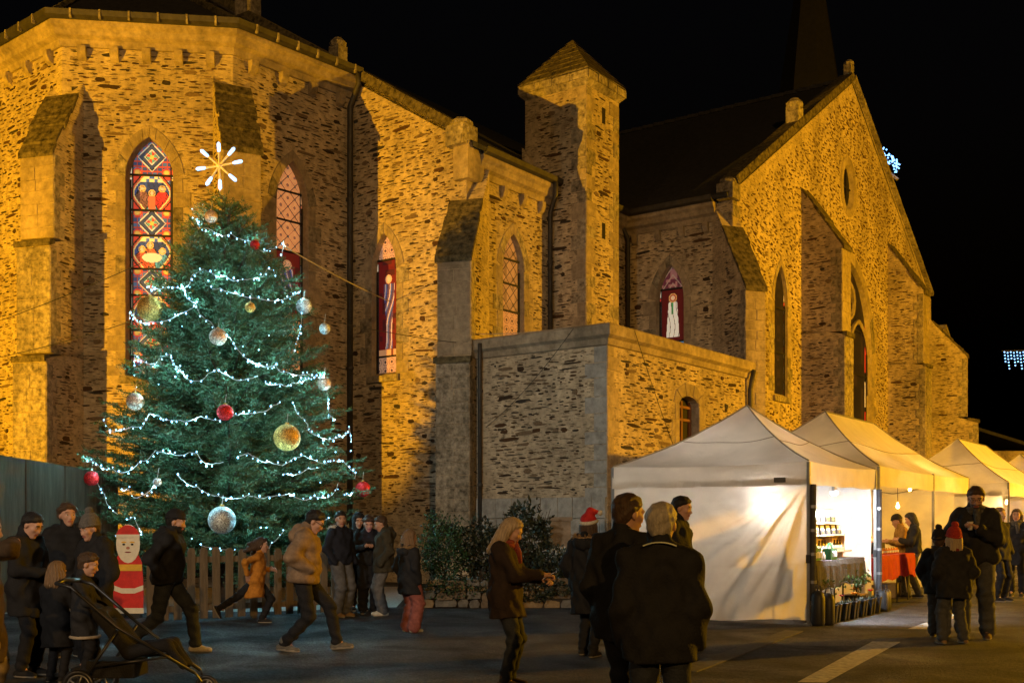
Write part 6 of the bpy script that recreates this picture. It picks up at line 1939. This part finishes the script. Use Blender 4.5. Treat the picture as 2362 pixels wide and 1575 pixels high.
    # -- hats
    if hat in ('beanie', 'bobble', 'santa', 'bonnet'):
        hr = [ell(H((-.016, 0, .046)), np.array((.114, .097, .098)) * hs, MHh)]
        if hat == 'bobble': hr += [ell(H((-.03, 0, .10)), np.array((.085, .078, .075)) * hs, MHh)]
        if hat == 'santa': hr += [cap(H((-.02, 0, .09)), H((-.03, -.03, .17)), .08 * hs, .045 * hs), cap(H((-.03, -.03, .17)), H((.02, -.11, .16)), .045 * hs, .02 * hs)]
        zc = {'beanie': .030, 'bobble': .022, 'santa': .035, 'bonnet': .02}[hat]
        def cpost(F, X_, Y_, Z_):
            q = (np.stack([X_, Y_, Z_], -1) - hc) @ MHh / hs
            F = F - (.003 * np.sin(np.arctan2(q[..., 1], q[..., 0]) * 30) if hat in ('bobble', 'bonnet') else .002 * np.sin(q[..., 2] * 60 + q[..., 1] * 30))
            return np.maximum(F, (zc - q[..., 2] + .25 * np.minimum(q[..., 0], .05) * (.9 if hat != 'beanie' else .5)) * hs)
        v, q = sdf_mesh(hr, .011, .03, cpost)
        ho = mesh_obj("hat", v, q.tolist(), hatm, root, None, True, True)
        fz = .5 * .9 * .25
        ring = [H((-.016 + .108 * math.cos(a), .092 * math.sin(a), zc + .012 + .22 * min(.108 * math.cos(a), .05))) for a in np.linspace(0, 2 * math.pi, 19)]
        if hat == 'santa':
            MB().tube(ring, .024 * hs, 8).build("hat_brim", M_FUR['white'], ho, True, True)
            MB().lathe(H((.03, -.125, .15)), [(.001, -.034), (.028, -.02), (.035, 0), (.028, .022), (.001, .034)], 9).build("hat_bobble", M_FUR['white'], ho, True, True)
        elif hat != 'bonnet':
            MB().tube(ring, .014 * hs, 6).build("hat_cuff", hatm, ho, True, True)
        if hat == 'bobble':
            c = H((-.05, 0, .185)); bv_, bf_2 = ico(.046 * hs, 2)
            r__ = np.random.default_rng(5); bv_ = np.array(bv_) * (1 + r__.uniform(-.10, .14, (len(bv_), 1)))
            mesh_obj("bobble", bv_ + c, bf_2, hatm, ho, None, True, True)
    # -- hood lying on the shoulders, with or without fur; scarf; fur collar
    if hood is not None:
        hm, up, fur = hood
        if up:
            hr = [ell(H((-.022, 0, .032)), np.array((.130, .112, .115)) * hs, MHh), cap(H((-.05, 0, -.03)), T((-.05, 0, .45)), .10 * hs, .10)]
            post = lambda F, X_, Y_, Z_: np.maximum(F, (((np.stack([X_, Y_, Z_], -1) - hc) @ MHh)[..., 0] - .062))
        else:
            hr = [cap(T((-.055, .10, .50)), T((-.12, .07, .43)), .055, .06), cap(T((-.055, -.10, .50)), T((-.12, -.07, .43)), .055, .06), cap(T((-.13, .07, .45)), T((-.13, -.07, .45)), .068), cap(T((-.10, .0, .52)), T((-.14, .0, .40)), .065, .05), cap(T((.02, .09, .50)), T((-.05, .11, .50)), .035, .05), cap(T((.02, -.09, .50)), T((-.05, -.11, .50)), .035, .05)]
            post = lambda F, X_, Y_, Z_: F - .005 * np.sin(X_ * 40 + Z_ * 30) * np.sin(Y_ * 35)
        v, q = sdf_mesh(hr, hq * .9, .03, post)
        ho = mesh_obj("hood", v, q.tolist(), hm, root, None, True, True)
        if fur:
            if up: ring = [H((.055 + .01 * math.cos(a), .112 * math.sin(a), .025 + .125 * math.cos(a))) for a in np.linspace(.25, 2 * math.pi - .25, 20)]
            else: ring = [T((-.045 - .115 * math.sin(a), .155 * math.cos(a), .515 - .02 * math.sin(a))) for a in np.linspace(-.5, math.pi + .5, 20)]
            r__ = np.random.default_rng(9); fm = MB()
            for c in ring:
                for _ in range(26):
                    d = r__.normal(0, 1, 3); d /= np.linalg.norm(d); s_ = np.cross(d, (.3, .4, .8)); s_ /= np.linalg.norm(s_) + 1e-6
                    b_ = c + r__.normal(0, .012, 3)
                    fm.add([b_ - s_ * .008, b_ + s_ * .008, b_ + d * r__.uniform(.035, .06)], [(0, 1, 2)])
            fm.tube(ring, .026, 7)
            fm.build("hood_fur", M_FUR[fur], ho, True, True)
    if scarf is not None:
        pts = [T((-.005 + .080 * math.cos(a), .078 * math.sin(a), .485 - .012 * math.cos(a))) for a in np.linspace(0, 2 * math.pi, 17)]
        pts2 = [T((.0 + .082 * math.cos(a), .080 * math.sin(a), .515 + .012 * math.sin(a * 2) + .006 * math.cos(a))) for a in np.linspace(.4, 2 * math.pi + .4, 17)]
        m_ = MB().tube(pts, .034, 9).tube(pts2, .028, 9)
        m_.tube([T((.085, .02, .50)), T((.125, .03, .40)), T((.135, .035, .30))], [.04, .036, .03], 8)
        m_.build("scarf", scarf, root, True, True)
    if glasses:
        gm = MB()
        for sg in (-1, 1):
            gm.tube([H((.094, sg * .034 + .026 * math.cos(a), .002 + .017 * math.sin(a))) for a in np.linspace(0, 2 * math.pi, 13)], .0018, 5)
            gm.tube([H((.090, sg * .060, .008)), H((.0, sg * .084, .010))], .0026, 4)
        gm.tube([H((.098, .009, .006)), H((.098, -.009, .006))], .0026, 4)
        gm.build("glasses", M_IRIS, root, False, True)
    if mask is not None:
        v, q = sdf_mesh([ell(H((.040, 0, -.055)), np.array((.070, .062, .055)) * hs, MHh)], .01, .02, lambda F, X_, Y_, Z_: np.maximum(F, .03 * hs - ((np.stack([X_, Y_, Z_], -1) - hc) @ MHh)[..., 0]))
        mesh_obj("face_covering", v, q.tolist(), mask, root, None, True, True)
    c_, s__ = math.cos(R(yaw)), math.sin(R(yaw))
    def world(p):
        p = np.array(p, float) * s
        return np.array((x + c_ * p[0] - s__ * p[1], Y + s__ * p[0] + c_ * p[1], zoff + p[2]))
    root_info = dict(root=root, hands=[world(p) for p in hand_pts], wrists=[world(p) for p in wri], world=world, head=world(hc), s=s, dirv=np.array((c_, s__, 0)), neck=world(neck))
    return root_info
M_SOLE = mat("shoe_sole", (.30, .27, .22), .7, .2, 12)
JB = cm("black", (.0095, .0095, .011)); JB2 = cm("charcoal", (.016, .016, .018)); JN = cm("navy", (.010, .012, .022)); JO = cm("olive", (.035, .030, .018)); JBR = cm("dark_brown", (.022, .013, .009))
TAN = cm("tan_quilt", (.20, .135, .085)); ORA = cm("orange_coat", (.42, .17, .02)); JEAN = cm("dark_jeans", (.022, .026, .036)); GREYT = cm("grey_trousers", (.085, .085, .09)); BLKT = cm("black_trousers", (.010, .010, .012))
PINK = cm("dusty_pink_trousers", (.26, .085, .070)); BEI = cm("beige_trousers", (.20, .155, .10)); LJ = cm("faded_jeans", (.060, .062, .066)); PALEJ = cm("pale_jeans", (.12, .13, .14))
SHW = cm("white_shoe", (.42, .39, .33)); SHB = cm("black_shoe", (.015, .014, .013)); SHBR = cm("brown_shoe", (.09, .05, .028)); SHT = cm("tan_boot", (.22, .14, .07))
KNIT = cm("grey_knit", (.11, .10, .09), .95, .4, 60, .9, 90); REDH = cm("red_felt", (.42, .02, .02)); SCR = cm("red_scarf", (.22, .045, .035), .95, .4, 50, .8, 90); SCG = cm("grey_scarf", (.085, .08, .07), .95, .4, 50, .8, 90)
YEL = cm("mustard_jacket", (.28, .16, .04))
# ================================================================== WHO STANDS WHERE
walkR = ((.34, .09, 0, 0), (-.36, -.09, .06, 38))
POC = ((.10, .215, .86), (.10, -.215, .86))
# left group
person("person at the left edge in a fur hooded brown coat and beige trousers, hands raised", -42, 8.0, 1.62, 25, jm=cm("striped_brown_coat", (.055, .035, .02)), hem=.55, tm=BEI, sm=SHB, hair='long', hairc='brown', hood=(JBR, False, 'tan'), hands=((.22, .10, 1.42), (.22, -.10, 1.44)), hk=('grip', 'grip'), head=(12, 0, 0), near=True)
ph = person("dark haired person in a black coat looking down, second from the left edge", 60, 10.7, 1.66, -15, jm=JB, hem=.62, tm=BLKT, sm=SHB, hair='short', hairc='black', head=(28, 0, 0), hands=((.28, .08, 1.05), (.28, -.08, 1.05)), hk=('grip', 'grip'), pockets=False)
person("youth with tousled hair and black puffer jacket before the board fence", 154, 12.3, 1.74, -62, jm=JB, puff=30, jr=.015, hem=.80, tm=BLKT, sm=SHB, hair='curly', hairc='brown', pockets=True, hands=POC, hood=(JB, False, None), head=(0, 14, 0))
person("person in a grey knitted bobble hat and black coat turned to the left", 216, 11.0, 1.60, -125, jm=JB, jr=.02, hem=.70, tm=BLKT, sm=SHB, hair='short', hairc='brown', hat='bobble', hatm=KNIT, pockets=True, hands=POC, head=(16, 0, 0), hood=(JB, False, None))
person("child with light brown hair, long black coat and pale collar, seen from behind", 128, 10.3, 1.12, 75, jm=JB, hem=.52, flare=.02, tm=BLKT, sm=SHB, hair='bob', hairc='light', kid=True, hands=((.30, .15, .95), (.34, -.15, .98)), scarf=cm("cream_wool", (.34, .28, .2)), head=(8, 0, 0), near=True)
person("child with short brown hair in a black coat with a pale hem beside the stroller", 192, 10.25, 1.22, 8, jm=JB2, hem=.62, tm=BLKT, sm=SHB, hair='short', hairc='brown', kid=True, hands=((.30, .12, .95), (.30, -.12, .95)), trim=cm("cream_wool", (.34, .28, .2)), head=(18, 0, 0), near=True)
person("person in a black beanie and hooded jacket striding right", 385, 12.55, 1.74, 2, jm=JB, jr=.02, hem=.84, tm=JEAN, tw=.004, sm=SHW, hat='beanie', hatm=JB, hair='short', hairc='black', feet=((.30, .09, 0, 0), (-.38, -.09, .05, 32)), pockets=True, hands=((.06, .23, .86), (.02, -.23, .86)), hood=(JB, False, None), lean=7, head=(10, 0, 0), beard=True, near=True)
person("child in an orange coat running right with flying hair along the picket fence", 588, 16.2, 1.36, 3, jm=ORA, hem=.56, flare=.02, tm=BLKT, sm=SHB, hair='fly', hairc='brown', kid=True, feet=((.12, .08, 0, 0), (-.62, -.08, .20, 62)), hip=.02, hands=((.24, .20, 1.00), (-.10, -.25, .92)), lean=9, hk=('relax', 'relax'))
person("person in a tan quilted jacket walking right with head bowed before the fir", 700, 12.8, 1.80, 2, jm=TAN, puff=26, jr=.03, hem=.82, tm=BLKT, sm=cm("grey_trainer", (.13, .12, .10)), hair='short', hairc='black', feet=((.36, .09, 0, -4), (-.20, -.09, .0, 6)), pockets=True, hands=((.13, .21, .90), (.11, -.21, .90)), hood=(TAN, False, None), lean=5, head=(30, 0, 0), glasses=True, near=True)
person("boy in dark jacket with white fur hood by the fence end", 786, 17.3, 1.70, -38, jm=JN, hem=.84, tm=GREYT, tw=.018, sm=SHT, hair='short', hairc='black', pockets=True, hands=POC, hood=(JN, False, 'white'), head=(4, -28, 0), group="youngsters by the fence end")
tp = person("curly haired youngster in black with a face lit violet by a phone", 850, 17.9, 1.64, -80, jm=JB, hem=.84, tm=BLKT, tw=.015, sm=SHB, hair='curly', hairc='brown', hands=((.30, .06, 1.16), (.30, -.07, 1.15)), hk=('grip', 'grip'), head=(22, 0, 0), group="youngsters by the fence end")
person("hooded youngster in black standing half hidden behind the violet lit face", 826, 18.5, 1.68, -70, jm=JB, hem=.84, tm=BLKT, sm=SHB, hair='short', hairc='black', hood=(JB, True, None), pockets=True, hands=POC, head=(12, 0, 0), group="youngsters by the fence end")
person("youngster in an olive hooded coat and pale trainers facing left", 886, 17.5, 1.64, -165, jm=JO, jr=.02, hem=.74, tm=cm("mid_grey_trousers", (.10, .10, .105)), tw=.016, sm=SHW, hair='short', hairc='brown', pockets=True, hands=POC, hood=(JO, False, None), head=(20, 0, 0), group="youngsters by the fence end")
person("girl in wide pink trousers and a dark coat with a fur collar", 944, 14.9, 1.40, 40, jm=JB2, jr=.015, hem=.66, tm=PINK, tw=.035, sm=SHW, hair='long', hairc='light', kid=True, pockets=True, hands=((.05, .22, .85), (.05, -.22, .85)), hood=(JB2, False, 'tan'))
# centre
wp = person("long haired woman in a brown jacket and red scarf reading her phone", 1165, 10.0, 1.60, -12, jm=JBR, hem=.70, jr=.012, tm=JEAN, sm=SHBR, hair='long', hairc='blond', hands=((.34, .07, 1.06), (.36, -.06, 1.10)), hk=('grip', 'grip'), scarf=SCR, head=(26, 0, 0), near=True)
person("person in a red hat with white trim and long black coat with fur hood", 1358, 12.3, 1.62, 60, jm=JB, jr=.02, hem=.52, tm=BLKT, sm=SHB, hair='bob', hairc='brown', hat='santa', hatm=REDH, hood=(JB, False, 'tan'), pockets=True, hands=POC, near=True, feet=((.05, .10, 0, 0), (-.12, -.11, 0, 0)))
person("man with cropped dark brown hair in a black jacket, left of the grey haired man", 1440, 7.15, 1.73, 48, jm=JB, jr=.006, hem=.76, tm=BLKT, sm=SHB, hair='short', hairc='brown', pockets=True, elbow=(-.8, .2, -.3), hands=POC, head=(8, -18, 0), near=True)
fm_ = person("grey haired man in a black jacket with a pale collar stripe, seen from behind", 1522, 6.2, 1.655, 82, jm=JB, jr=.008, hem=.775, tm=JEAN, sm=SHB, hair='grey', hairc='grey', pockets=True, elbow=(-.8, .22, -.3), hands=((.08, .215, .84), (.08, -.215, .84)), head=(6, -14, 0), near=True)
person("tall dark haired person mostly hidden behind the grey haired man", 1566, 12.6, 1.84, -25, jm=JB, hem=.80, tm=JEAN, sm=SHBR, hair='short', hairc='black', pockets=True, hands=((.05, .22, .80), (.05, -.22, .80)), head=(10, 0, 0))
# right
person("woman in black jacket and striped grey trousers at the red stall", 2108, 21.4, 1.74, 160, jm=JB, hem=.88, tm=cm("stripe_trousers", (.055, .055, .055)), tw=.008, stripe=M_FUR['white'], sm=SHB, hair='bob', hairc='black', hands=((.26, .10, 1.12), (.26, -.10, 1.12)), head=(22, 0, 0), feet=((.12, .09, 0, 0), (-.10, -.10, 0, 0)))
person("person in a dark beanie and mustard jacket leaning over the red stall", 2088, 22.1, 1.70, 175, jm=YEL, hem=.86, tm=BLKT, sm=SHB, hat='beanie', hatm=JB, hair='short', hairc='brown', hands=((.34, .12, 1.10), (.34, -.12, 1.10)), lean=12, head=(18, 0, 0))
cp = person("tall man with glasses, beard and grey scarf holding a cup beside the children", 2250, 14.2, 2.02, -118, jm=JB2, jr=.02, hem=.80, tm=LJ, tw=.016, sm=SHBR, hair='short', hairc='brown', hands=((.26, .06, 1.20), (.08, -.24, .88)), hk=('grip', 'relax'), scarf=SCG, glasses=True, beard=True, head=(20, 8, 0), near=True, feet=((.06, .13, 0, 0), (.02, -.13, 0, 0)))
person("child in a red bobble hat and dark wide coat, seen from behind", 2200, 13.5, 1.42, 95, jm=JB2, jr=.045, hem=.70, tm=LJ, tw=.014, sm=SHT, hat='bobble', hatm=cm("red_knit", (.40, .035, .025), .95, .4, 60, .9, 90), hair='bob', hairc='blond', kid=True, pockets=True, hands=POC, scarf=cm("dark_red_scarf", (.16, .02, .02)), feet=((.0, .17, 0, 0), (.02, -.17, 0, 0)))
person("child in a black hat half hidden left of the red hatted child", 2166, 14.3, 1.38, 60, jm=JB2, jr=.03, hem=.72, tm=LJ, tw=.012, sm=SHB, hat='bobble', hatm=JB, hair='short', hairc='brown', kid=True, pockets=True, hands=POC)
person("woman in a long dark coat walking at the right edge of the market", 2345, 21.9, 1.80, -120, jm=JB2, hem=.62, tm=BLKT, sm=SHB, hair='bob', hairc='brown', hands=((.10, .25, .9), (.10, -.25, .9)), scarf=SCG, feet=((.10, .10, 0, 0), (-.12, -.10, 0, 10)))
person("person in black mostly hidden behind the bearded man", 2305, 20.6, 1.80, -60, jm=JB, hem=.75, tm=BLKT, sm=SHB, hair='short', hairc='light', pockets=True, hands=POC)

# pale collar stripe and side stripe
nk = fm_['world']
cs = MB().tube([nk((-.115 + .004 * abs(k - 4), (k - 4) * .024, 1.447 - .0022 * (k - 4) ** 2 * .6)) for k in range(9)], .0045, 5).build("collar_stripe", mat("reflective_yarn", (.55, .58, .42), .4), None)
cs.parent = fm_['root']; cs.matrix_parent_inverse = Matrix.Identity(4)
mw = Matrix.Translation(fm_['root'].location) @ Matrix.Rotation(fm_['root'].rotation_euler.z, 4, 'Z') @ Matrix.Scale(fm_['s'], 4)
cs.data.transform(mw.inverted())

# things held
M_PHONE = mat("phone_black", (.012, .012, .014), .25, .1, 10)
def phone(lab, info, screen, size=1.0, light=None, tilt=.5):
    p = (info['hands'][0] + info['hands'][1]) / 2 + np.array((0, 0, .035))
    d = info['dirv']; side = np.array((-d[1], d[0], 0)); up = np.array((0, 0, 1.0))
    nrm = -d * tilt + up * (1 - tilt * .3); nrm /= np.linalg.norm(nrm); lon = d * .8 + up * .45; lon = lon - nrm * (lon @ nrm); lon /= np.linalg.norm(lon); side = np.cross(nrm, lon)
    o = thing("phone", lab, "phone", p)
    MB().box(p, (.072 * size, .036 * size, .0045), (lon, side, nrm)).build("case", M_PHONE, o)
    MB().box(p + nrm * .005, (.066 * size, .031 * size, .001), (lon, side, nrm)).build("screen", screen, o)
    if light: lamp("phone_light", 'SPOT', p + nrm * .02, light[0], light[1], .03, info['head'], 90, .5)
phone("phone held up by the long haired woman", wp, emis("phone_screen_warm", (1.0, .72, .45), .5), light=(.16, (1.0, .66, .42)))
phone("glowing phone in the hands of the curly haired youngster", tp, emis("phone_screen_violet", (.75, .45, 1.0), 1.2), light=(.9, (.66, .42, 1.0)))
q = cp['hands'][0]
o = thing("paper_cup", "pale paper cup held by the bearded man", "cup", q)
MB().lathe(q + np.array((0, -.0, -.04)), [(.026, 0), (.036, .10), (.037, .104), (.033, .10), (.024, .01)], 14).build("cup_body", mat("cup_paper", (.62, .58, .52), .6), o, True)

# ---- painted wooden figure by the fence
wf = at(297, 1300, 17.25); wf[2] = 0
fig = thing("wooden_figure", "flat painted wooden figure with a white beard, red robe and yellow belt by the fence", "figure", wf)
PR = mat("red_paint", (.62, .03, .022), .6, .2, 10); PC = mat("cream_paint", (.78, .72, .58), .6, .12, 10); PY = mat("yellow_paint", (.78, .46, .04), .6, .15, 10); PB = mat("black_paint", (.02, .02, .02), .6)
fx = lambda a, b, c=0.0: np.array((wf[0] + a, wf[1] - c, b))
def board(name, pts, c0, th, m, mb=None):
    return MB().prism([fx(a, b, c0) for a, b in pts], (0, -th, 0)).build(name, m, fig)
elp = lambda cx, cz, rx, rz, a0=0, a1=360, n=20: [(cx + rx * math.cos(R(a)), cz + rz * math.sin(R(a))) for a in np.linspace(a0, a1, n, endpoint=(a1 - a0) < 360)]
board("robe", [(-.23, .14), (.23, .14), (.235, .45), (.21, .85), (.16, .96), (-.16, .96), (-.21, .85), (-.235, .45)], 0, .022, PR)
board("head_board", elp(0, 1.14, .185, .30), .0225, .012, PC)
board("hood_top", elp(0, 1.21, .19, .22, 8, 172) , .036, .010, PR)
board("hood_band", [(-.185, 1.235), (.185, 1.235), (.185, 1.285), (-.185, 1.285)], .047, .006, PC)
board("belt", [(-.215, .72), (.215, .72), (.215, .82), (-.215, .82)], .024, .008, PY)
board("robe_trim", [(-.235, .42), (-.1, .37), (.1, .37), (.235, .42), (.235, .50), (.1, .45), (-.1, .45), (-.235, .50)], .024, .008, PC)
board("hem_trim", [(-.24, .06), (.24, .06), (.24, .145), (-.24, .145)], .0, .03, PC)
for s_ in (-1, 1):
    board("eye", elp(s_ * .065, 1.13, .022, .016), .036, .004, PB)
    board("brow", elp(s_ * .065, 1.165, .04, .012), .036, .004, PY)
    board("foot", [(s_ * .12 - .09, 0), (s_ * .12 + .09, 0), (s_ * .12 + .08, .058), (s_ * .12 - .08, .058)], -.05, .14, PB)
board("nose", elp(0, 1.075, .028, .022), .036, .006, mat("pink_paint", (.5, .22, .15), .6))
board("mouth", elp(0, 1.01, .05, .010), .036, .004, mat("dark_red_paint", (.2, .02, .02), .6))

# ---- stroller
s0 = np.array((-3.76, 9.4, 0)); 
st = thing("stroller", "black three wheeled stroller at the bottom left, facing right", "stroller", (s0[0] + .6, s0[1], 0))
M_FR = mat("stroller_frame", (.02, .02, .022), .35, .2, 10, spec=.5)
def sx(a, b, c=0.0): return np.array((s0[0] + a, s0[1] + c, b))
for c in (-.24, .24):
    MB().tube([sx(0, .98, c), sx(.12, .95, c), sx(.50, .62, c), sx(1.10, .22, c * .35)], .015, 8).build("frame_tube", M_FR, st, True)
    MB().tube([sx(.50, .60, c), sx(.22, .16, c * 1.15)], .014, 8).build("frame_tube", M_FR, st, True)
    MB().tube([sx(.30, .30, c * 1.1), sx(.88, .36, c * .6)], .012, 8).build("frame_tube", M_FR, st, True)
MB().tube([sx(0, .98, -.24), sx(-.02, 1.0, 0), sx(0, .98, .24)], .019, 8).build("handle_bar", M_FR, st, True)
def wheel(c, r, w):
    a = np.linspace(0, 2 * math.pi, 21)
    o = MB().tube([c + np.array((math.cos(t) * (r - w), 0, math.sin(t) * (r - w))) for t in a], w, 8, 0, False).build("wheel", M_FR, st, True)
    rim = MB().tube([c + np.array((math.cos(t) * (r - 2.2 * w), 0, math.sin(t) * (r - 2.2 * w))) for t in a], .007, 6, 0, False)
    for k in range(5):
        t = k * 1.2566; rim.tube([c, c + np.array((math.cos(t), 0, math.sin(t))) * (r - 2 * w)], .008, 5)
    rim.tube([c - np.array((0, .03, 0)), c + np.array((0, .03, 0))], .02, 8)
    rim.build("rim", M_ALU, o, True)
wheel(sx(.20, .14, -.29), .14, .022); wheel(sx(.20, .14, .29), .14, .022); wheel(sx(1.17, .10, 0), .10, .02)
MB().tube([sx(1.10, .22, -.08), sx(1.17, .10, -.03)], .010, 6).tube([sx(1.10, .22, .08), sx(1.17, .10, .03)], .010, 6).build("fork", M_FR, st)
MB().tube([sx(.20, .14, -.29), sx(.20, .14, .29)], .010, 6).build("axle", M_FR, st)
v, q_ = sdf_mesh([cap(sx(.30, .72, -.13), sx(.30, .72, .13), .05), cap(sx(.34, .68, -.12), sx(.56, .40, -.12), .06), cap(sx(.34, .68, .12), sx(.56, .40, .12), .06), cap(sx(.40, .60, 0), sx(.56, .42, 0), .08), cap(sx(.56, .40, -.12), sx(.86, .46, -.10), .055), cap(sx(.56, .40, .12), sx(.86, .46, .10), .055), cap(sx(.58, .42, 0), sx(.84, .45, 0), .06), cap(sx(.88, .45, -.1), sx(1.0, .28, -.08), .035), cap(sx(.88, .45, .1), sx(1.0, .28, .08), .035), cap(sx(.9, .44, 0), sx(1.0, .3, 0), .035)], .02, .04)
mesh_obj("seat", v, q_.tolist(), JB2, st, None, True)
MB().box(sx(.42, .26, 0), (.2, .17, .07)).build("basket", JB2, st)

# ---- street light decorations
M_BLUEW = emis("blue_white_led", (.20, .50, 1.0), 3.2)
def led_cluster(name, lab, c, pts, r=.035):
    o = thing(name, lab, "light decoration", c)
    fm = MB()
    for p in pts: inst("bulb", bme2, o, np.array(c) + np.array(p), None, (r,) * 3)
    return o
bme2 = bpy.data.meshes.new("bulb"); bme2.from_pydata(bv, [], bf); bme2.materials.append(M_BLUEW); bme2.update()
c = at(2046, 362, 46.0)
rr = random.Random(4)
pts = []
while len(pts) < 90:
    a, b = rr.uniform(-.55, .5), rr.uniform(-.62, .62)
    if abs(b + a * .95) < .24 + .10 * a: pts.append((a, rr.uniform(-.12, .12), b))
o = led_cluster("light_motif", "cluster of blue white lights on a bracket beyond the gable", c, pts, .036)
MB().tube([c + np.array((-.75, 0, -.05)), c + np.array((.45, 0, -.95))], .07, 6).build("bracket", M_GRAN2, o)
MB().tube([c + np.array((-.6, .05, .55)), c + np.array((.5, .05, -.6))], .02, 5).build("frame_rod", M_DARKM, o)
lamp("motif_light", 'POINT', c + np.array((-.1, -.35, 0)), 60, (.35, .6, 1.0), .3)
c = at(2345, 812, 30.0); pts = []
for i in range(9):
    x = -.33 + i * .085
    n_ = (3, 5, 2, 4, 3, 5, 3, 4, 2)[i]
    pts += [(x + .01 * j, 0, -.085 * j - .02 * (i % 2)) for j in range(n_ + 1)]
o = led_cluster("icicle_lights", "short row of blue white icicle lights hanging at the right edge", c, pts, .022)
MB().tube([c + np.array((-.4, 0, .03)), c + np.array((2.5, 0, .10))], .012, 5).build("wire", M_DARKM, o)
# small house roof far right
hb = at(2262, 1020, 52.0)
ho = thing("low_house", "low dark house with a pale eave beyond the church at the right", "house", (hb[0], 54, 0))
MB().box((hb[0] + 1.2, 55, hb[2] / 2 - .2), (1.7, 3, hb[2] / 2 - .2)).build("wall", M_MORT, ho)
MB().add([(hb[0] - 1.0, 51.6, hb[2] + .9), (hb[0] + 3.2, 51.6, hb[2] - .4), (hb[0] + 3.2, 58.5, hb[2] - .4), (hb[0] - 1.0, 58.5, hb[2] + .9)] + [(hb[0] - 1.0, 51.6, hb[2] + .75), (hb[0] + 3.2, 51.6, hb[2] - .55), (hb[0] + 3.2, 58.5, hb[2] - .55), (hb[0] - 1.0, 58.5, hb[2] + .75)], [(0, 1, 2, 3), (7, 6, 5, 4), (0, 4, 5, 1), (1, 5, 6, 2), (2, 6, 7, 3), (3, 7, 4, 0)]).build("roof", M_SLATE, ho)

# ---- guy ropes and cables
M_ROPE = mat("pale_rope", (.42, .38, .30), .8, .2, 20); M_CABLE = mat("dark_cable", (.02, .018, .016), .7, .2, 20)
def rope(lab, a, b, r, m, sag=.05, name="guy_rope"):
    pts = [lerp(a, b, k / 10) - np.array((0, 0, sag * 4 * (k / 10) * (1 - k / 10))) for k in range(11)]
    o = MB().tube(pts, r, 5).build(name, m)
    return tag(o, lab, "rope" if name == "guy_rope" else "cable")
fir = lambda z, dx: np.array((TX + dx, TY, z))
rope("pale guy rope running from the upper fir down to the gable window", at(650, 565, TY - .3), wD.P(*wD.uv(905, 697), .05), .012, M_ROPE)
rope("dark guy rope from the fir to the left edge, upper one", at(330, 605, TY), at(-60, 760, 21.5), .008, M_CABLE)
rope("dark guy rope from the fir to the left edge, lower one", at(300, 742, TY), at(-60, 836, 21.5), .008, M_CABLE)
rope("dark guy rope running from the fir to the corner buttress", at(700, 725, TY), np.array((-1.25, 24.7, at(1003, 790, 24.7)[2])), .007, M_CABLE)
rope("dark cable hanging across the grey annex wall", wL.P(*wL.uv(1335, 760), .2), wL.P(*wL.uv(1125, 985), .06), .006, M_CABLE, .15, "cable")
rope("dark cable hanging down the amber annex wall to the tent", wR.P(*wR.uv(1445, 765), .2), wR.P(*wR.uv(1530, 1040), .3), .006, M_CABLE, .05, "cable")
rope("pale cable running along the top of the annex from the gable wall", wD.P(*wD.uv(1082, 770), .06), wL.P(*wL.uv(1330, 757), .2), .008, M_ROPE, .06, "cable")
